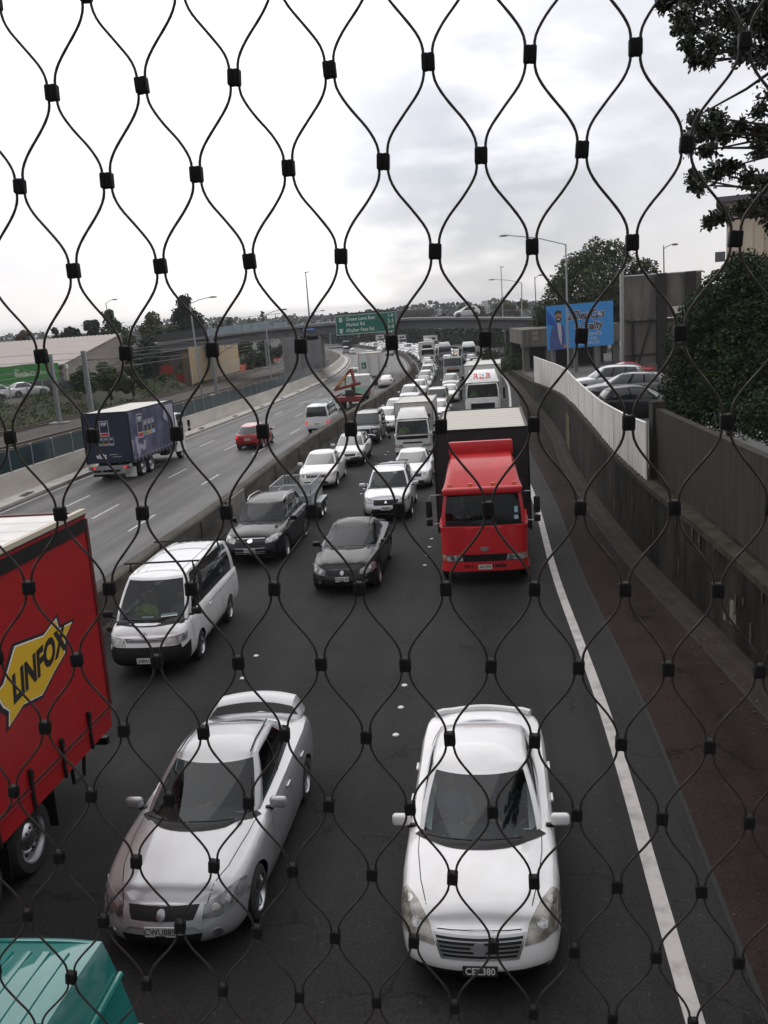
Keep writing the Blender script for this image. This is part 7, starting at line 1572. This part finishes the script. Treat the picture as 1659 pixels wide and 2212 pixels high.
    for s in (1, -1): p.add('mudguard', MB().bbox((s*.90, 0, .66), (.26, 1.5, .03), .01, 0, 1).box((s*.90, .755, .565), (.26, .02, .19)).box((s*.90, -.755, .565), (.26, .02, .19)), GAL)
    p.add('drawbar', MB().tube([(.5, 1.25, .5), (0, 2.35, .45)], .03, 6).tube([(-.5, 1.25, .5), (0, 2.35, .45)], .03, 6).tube([(0, 2.3, .45), (0, 2.55, .45)], .03, 6), GAL)
    t, m = wheel_mbs(.29, .17, steel=True)
    for ya in (.34, -.34):
        for s in (1, -1):
            M = Matrix.Translation((s*.90, ya, .29)) @ (Matrix.Identity(4) if s > 0 else Matrix.Rotation(math.pi, 4, 'Z')); k = p.add('wheel', MB().join(t, None, M), RUBBER); p.add('rim', MB().join(m, None, M), [ALLOY, BLACK], k)

# ------------------------------------------------------------------ traffic
prototypes()
WHT, SIL, GRY, BLK, DGY, RED_, BEI, BLU_ = (.72, .72, .72), (.52, .53, .55), (.22, .225, .235), (.012, .013, .016), (.06, .062, .068), (.34, .012, .018), (.42, .38, .32), (.05, .09, .20)
LEN = {}
def pose(u, y, away, L, du=0.0, h=0.0):
    """matrix for a vehicle whose nearest end is at distance y, lane offset u"""
    yc = y+L/2; e = 1.5; t = Vector((MID(yc+e)-MID(yc-e), 2*e, -SL*2*e)).normalized()
    f = t if away else -t; z = Vector((0, SL, 1)); x = f.cross(z).normalized(); z = x.cross(f).normalized(); p = Vector((MID(yc)+u, yc, gz(yc)+h))
    M = Matrix(((x.x, f.x, z.x, p.x), (x.y, f.y, z.y, p.y), (x.z, f.z, z.z, p.z), (0, 0, 0, 1)))
    return M @ Matrix.Rotation(du, 4, 'Z')
LENS = dict(teana=4.77, holden=4.88, scud=4.88, hiace=4.86, van=4.7, rackvan=4.7, tealvan=4.7, terr=4.86, outl=4.64, suv=4.66, suvm=4.66, boxy=4.65, wagon=4.66, sedan=4.72, sedanm=4.72, hatch=3.9, blackhatch=3.9, coupe=4.62, redtruck=8.2, isuzu=6.0, rlb=9.5, tipper=8.0, boxtruck=9.0, decktruck=9.0, awaybox=8.4, psp=8.9, crane=7.6, linfox=12.0, trailer=2.5)
KIND = dict(teana=('saloon_car', 'car'), holden=('saloon_car', 'car'), scud=('saloon_car', 'car'), hiace=('van', 'van'), van=('van', 'van'), rackvan=('van', 'van'), tealvan=('van', 'van'), terr=('suv_car', 'car'), outl=('suv_car', 'car'), suv=('suv_car', 'car'), suvm=('suv_car', 'car'), boxy=('suv_car', 'car'), wagon=('estate_car', 'car'), sedan=('saloon_car', 'car'), sedanm=('saloon_car', 'car'), hatch=('hatchback_car', 'car'), blackhatch=('hatchback_car', 'car'), coupe=('coupe_car', 'car'), redtruck=('truck', 'truck'), isuzu=('truck', 'truck'), rlb=('truck', 'truck'), tipper=('tipper_truck', 'truck'), boxtruck=('truck', 'truck'), decktruck=('flatbed_truck', 'truck'), awaybox=('truck', 'truck'), psp=('curtain_truck', 'truck'), crane=('crane_truck', 'truck'), linfox=('truck_trailer', 'trailer'), trailer=('cage_trailer', 'trailer'))
QG, FG = 'vehicles queuing towards the footbridge', 'vehicles driving away on the far side'
def v(k, u, y, col, label, away=False, lite=False, group=None, du=0.0):
    n, c = KIND[k]; return spawn(PR[k], n, label, c, pose(u, y, away, LENS[k], du), col, group or (FG if away else QG), lite)
# the three queuing lanes, from the front
v('teana', 9.80, 8.30, WHT, 'white saloon with a chromed slatted grille, front of the queue by the edge line')
v('holden', 6.20, 9.12, (.37, .375, .39), 'silver saloon with a raised boot spoiler and dark headlamps beside the red trailer')
v('tealvan', 6.10, 2.38, (.013, .165, .15), 'teal van with a ribbed roof cut off at the lower left corner')
v('linfox', 2.53, 14.2-LENS['linfox'], RED_, 'red curtain sided trailer with a yellow angular badge at the left edge')
v('hiace', 2.78, 18.25, WHT, 'white van with two black roof bars beside the median')
v('terr', 2.90, 27.2, (.010, .010, .014), 'black sport utility car with silver roof rails behind the white van', du=-.02)
v('trailer', 2.9, 33.2, SIL, 'galvanised cage trailer behind the black sport utility car')
v('sedan', 2.7, 40.0, (.70, .69, .66), 'white saloon right behind the cage trailer')
v('wagon', 3.3, 46.2, (.60, .60, .60), 'two tone silver and dark estate car with roof bars ahead of the dark boxy car')
v('boxy', 3.05, 54.8, DGY, 'dark grey boxy off road car with a chrome bull bar')
v('sedanm', 3.4, 60.9, (.62, .62, .63), 'silver saloon to the left of the small box truck')
v('scud', 6.25, 23.4, (.008, .008, .009), 'black saloon with plate SCUD 01 in the middle lane')
v('outl', 6.45, 32.2, (.60, .61, .63), 'silver sport utility car with black roof bars in the middle lane')
v('sedanm', 7.0, 38.4, (.50, .51, .51), 'silver grey saloon tucked between the silver sport utility and the box truck')
v('isuzu', 6.6, 47.3, (.70, .70, .68), 'small white box truck with a hi vis driver and a passenger')
v('redtruck', 10.05, 23.3, (.56, .016, .022), 'red truck with a black curtain body and red wind deflector')
v('rlb', 10.05, 62, (.78, .78, .77), 'big white truck with red letters on its wind deflector')
v('wagon', 3.25, 68.0, WHT, 'white estate car with roof bars, just behind the silver saloon', lite=True)
v('suv', 3.2, 79.5, WHT, 'white sport utility car with roof rails above the box truck roof, next to the median', lite=True)
v('hatch', 3.15, 89.4, WHT, 'white hatchback one place farther along the median lane than the white railed car', lite=True)
v('sedan', 3.1, 96.2, (.14, .15, .15), 'dark grey saloon in the median lane in a run of white cars', lite=True)
v('suv', 2.95, 102.9, WHT, 'white sport utility car behind the dark grey saloon in the median lane', lite=True)
v('van', 2.95, 110.5, WHT, 'white van in the median lane opposite the grey tipper truck', lite=True)
v('sedanm', 6.7, 64.3, (.66, .66, .66), 'white saloon with one lit headlamp squeezed beside the box truck', lite=True)
v('boxy', 6.15, 71.5, BEI, 'beige dusty off road car with its flat bonnet in the middle lane', lite=True)
v('sedan', 6.6, 79.8, (.70, .70, .69), 'white saloon behind the beige dusty car', lite=True)
v('suv', 6.1, 92.5, (.40, .41, .41), 'silver grey car with pale roof rails in front of the tipper truck', lite=True)
v('tipper', 6.0, 109.3, (.42, .45, .46), 'grey tipper truck with a black body and white visor')
v('suv', 9.2, 122, WHT, 'white sport utility car to the right of the tipper truck', lite=True)
v('sedan', 9.6, 114, (.68, .68, .67), 'small white saloon in front of the white car right of the tipper', lite=True)
v('hatch', 10.1, 105, (.45, .46, .46), 'grey hatchback half hidden behind the lettered truck', lite=True)
rs = random.Random(77)
# headlamps that are on
def lit(u, y, dx, h, label):
    M = pose(u, y, False, .2); o = link('lit_headlamp', MB().sphere((0, 0, 0), (.10, .05, .08), 0, 8, 6).mesh('lit_headlamp', LIT)); return o, M
for par_label, dx, h in (('white saloon with one lit headlamp squeezed beside the box truck', .62, .66),):
    par = [o for o in COL.objects if o.get('label') == par_label][0]; o = link('lit_headlamp', MB().sphere((0, 0, 0), (.12, .05, .10), 0, 8, 6).mesh('lit_headlamp', LIT), par); o.location = (dx, 2.30, h)
# beyond the tipper the queue packs into the bend
far = [('sedan', 2.9, 118, WHT, 'white saloon behind the white van at the bend of the median'), ('hatch', 2.9, 125.5, SIL, 'silver hatchback in the bend of the median lane'), ('sedan', 2.8, 132, WHT, 'white saloon just in front of the white refrigerated truck in the median lane'), ('sedan', 2.7, 140, (.62, .62, .6), 'pale saloon under the overbridge in the median lane'), ('hatch', 2.7, 147, WHT, 'white hatchback tucked in front of the refrigerated truck'),
  ('boxtruck', 3.0, 154, (.74, .75, .74), 'white refrigerated box truck with a dark cooling unit in the median lane'),
  ('suv', 6.0, 121, WHT, 'white car right behind the tipper truck'), ('van', 6.0, 130, (.70, .71, .72), 'pale van behind the tipper truck'), ('hatch', 6.2, 138, (.55, .56, .57), 'grey hatchback in the packed middle lane'), ('suvm', 5.9, 146, SIL, 'silver car in the packed middle lane'), ('sedan', 6.1, 153, WHT, 'white saloon in the packed middle lane'), ('decktruck', 6.2, 161, (.30, .31, .33), 'dark windowed truck in the middle lane beside the refrigerated truck'),
  ('sedan', 9.4, 134, WHT, 'white saloon in the right lane ahead of the grey deck truck'), ('suv', 9.4, 142, (.66, .66, .65), 'pale car in the right lane ahead of the grey deck truck'), ('decktruck', 9.6, 151, (.52, .54, .56), 'pale grey deck truck at the right end of the far queue'), ('hatch', 9.4, 164, (.32, .62, .16), 'lime green taxi in the right lane'), ('suv', 9.5, 172, (.45, .10, .05), 'red and white pickup behind the lime green taxi')]
for k, u, y, c, lab in far: v(k, u, y, c, lab, lite=True)
G2 = 'far vehicles packed beyond the overbridge'
for lane, y0 in ((2.7, 168), (6.0, 174), (9.4, 181)):
    y = y0
    while y < 440:
        k = rs.choices(['sedan', 'hatch', 'suv', 'van', 'sedanm', 'wagon'], [5, 4, 3, 2, 3, 1])[0]; c = rs.choices([WHT, (.66, .66, .66), SIL, GRY, DGY, BLU_], [9, 4, 4, 2, 1, .5])[0]
        cn = {WHT: 'white', (.66, .66, .66): 'pale', SIL: 'silver', GRY: 'grey', DGY: 'dark', BLU_: 'blue'}[c]
        o = v(k, lane+rs.uniform(-.25, .25), y, c, 'tiny %s %s in the far packed queue beyond the overbridge' % (cn, KIND[k][0].replace('_', ' ')), lite=True, group='tiny %s %s in the far queue' % (cn, KIND[k][0].replace('_', ' '))); y += LENS[k]+rs.uniform(1.5, 4.5)+(y-160)*.012
v('decktruck', 6.1, 205, (.18, .18, .19), 'dark truck with a yellow cab top far along the queue', lite=True); v('boxtruck', 9.6, 226, WHT, 'white box truck far along the queue by the cutting', lite=True)
v('boxtruck', 9.8, 340, WHT, 'far white truck left of the pale gabled house under the sign', lite=True, du=.0); v('boxtruck', 9.8, 285, (.7, .7, .7), 'far white lorry with a domed top under the middle of the sign', lite=True)
v('boxtruck', 9.8, 366, (.72, .72, .72), 'farthest white truck next to the overbridge pier', lite=True)
# the flowing lanes, seen from behind
v('psp', -9.05, 47.4, (.74, .75, .74), 'navy curtain sided truck with sign panels, braking in the far lane', True)
v('hatch', -4.35, 56.4, RED_, 'small red hatchback in the middle of the flowing lanes', True)
v('rackvan', -1.35, 63.0, (.82, .82, .82), 'white van carrying a pipe ladder rack', True)
v('crane', -1.9, 79.5, (.62, .62, .61), 'white cab truck with a folded red loader crane', True)
v('awaybox', -4.1, 112.5, (.70, .70, .70), 'white box truck with two rear doors and a green emblem', True)
v('suvm', -7.3, 123.5, (.62, .60, .56), 'pale sport utility car left of the white box truck', True, True)
v('coupe', -1.65, 105, (.72, .71, .70), 'white coupe with red tail lamps beside the median', True, True)
v('sedan', -1.5, 246, (.68, .68, .68), 'pale saloon near the median on the far bend, left of the next one', True, True); v('wagon', -1.9, 216, (.6, .6, .6), 'silver car nearest the median on the far bend', True, True)
v('hatch', -8.6, 248, WHT, 'white hatchback on the outside of the far bend', True, True); v('van', -9.4, 262, (.35, .36, .36), 'grey van beside the white hatchback on the far bend', True, True); v('tipper', -5.0, 310, (.06, .07, .08), 'dark truck far round the bend behind the grey van', True, True); v('boxy', -10.4, 372, DGY, 'dark off road car far off at the overbridge pier', True, True)
# ---- parked cars
def park(k, x, y, z, rot, col, label, g=None, lite=False): n, c = KIND[k]; return spawn(PR[k], n, label, c, Matrix.Translation((x, y, z)) @ Matrix.Rotation(rot, 4, 'Z'), col, g, lite)
PG = 'cars parked behind the white fence'
park('blackhatch', 11.5, 40.5, 1.30, -math.pi/2-.12, BLK, 'black hatchback parked behind the near end of the white fence', PG); park('wagon', 12.6, 47.0, 1.36, math.pi/2-.35, (.13, .135, .14), 'grey car parked between the black hatchback and the silver wagon', PG); park('suvm', 13.6, 54.5, .95, math.pi/2-.2, SIL, 'silver wagon parked third from the near end of the white fence', PG); park('sedan', 16.8, 63.5, .62, math.pi/2, RED_, 'red car parked farthest behind the silver wagon', PG)
YG = 'cars parked by the green shop front'
for i, (x, y, c, lab, k) in enumerate(((-36.6, 86.5, BLK, 'black car parked behind the chain fence, nearest the left edge', 'sedan'), (-36.2, 90.5, WHT, 'white car parked between the black car and the next white one', 'sedan'), (-34.4, 92.2, (.70, .70, .71), 'white car parked nearest the dark loading door', 'sedanm'), (-39.5, 91.5, (.68, .68, .68), 'pale car parked behind the others at the left edge', 'hatch'))): park(k, x, y, gz(y)+2.53, -.9, c, lab, YG, True)
park('hatch', 13.9, 136.2, BZ(13.9)+.05, math.pi/2, (.62, .63, .64), 'silver hatchback crossing the overbridge')
tr = thing('truck_trailer', 'grey covered truck trailer crossing the overbridge behind the green sign', 'trailer', (5.2, 139.5, BZ(5.2))); GC = mat('grey_cover', (.15, .145, .14), rough=.8, noise_=.3, nscale=.8); put('cargo_cover', MB().bbox((0, 0, .62), (8.5, 2.4, 1.1), .12, 0, 2), GC, tr); put('chassis', MB().box((0, 0, .42), (8.0, 1.0, .2)), BLACK, tr)
for x in (-3, -1.8, 2.6): put('wheel', MB().lathe([(-1.15, .25), (-1.15, .42), (1.15, .42), (1.15, .25)], 'y', (x, 0, .42), 14), RUBBER, tr)
# ------------------------------------------------------------------ thin haze
hz = MB(); hz.box((0, 1900, -2.5), (6400, 4600, 37)); hm = bpy.data.materials.new('haze_air'); hm.use_nodes = True; hn = hm.node_tree; hn.nodes.clear()
ho = hn.nodes.new('ShaderNodeOutputMaterial'); hv_ = hn.nodes.new('ShaderNodeVolumePrincipled'); hv_.inputs['Color'].default_value = (.88, .90, .93, 1); hv_.inputs['Density'].default_value = .00022; hv_.inputs['Anisotropy'].default_value = .3
hn.links.new(hv_.outputs[0], ho.inputs['Volume']); ho_ = put('haze', hz, hm); ho_['kind'] = 'stuff'; tag(ho_, 'thin pale haze over the distance', 'haze')
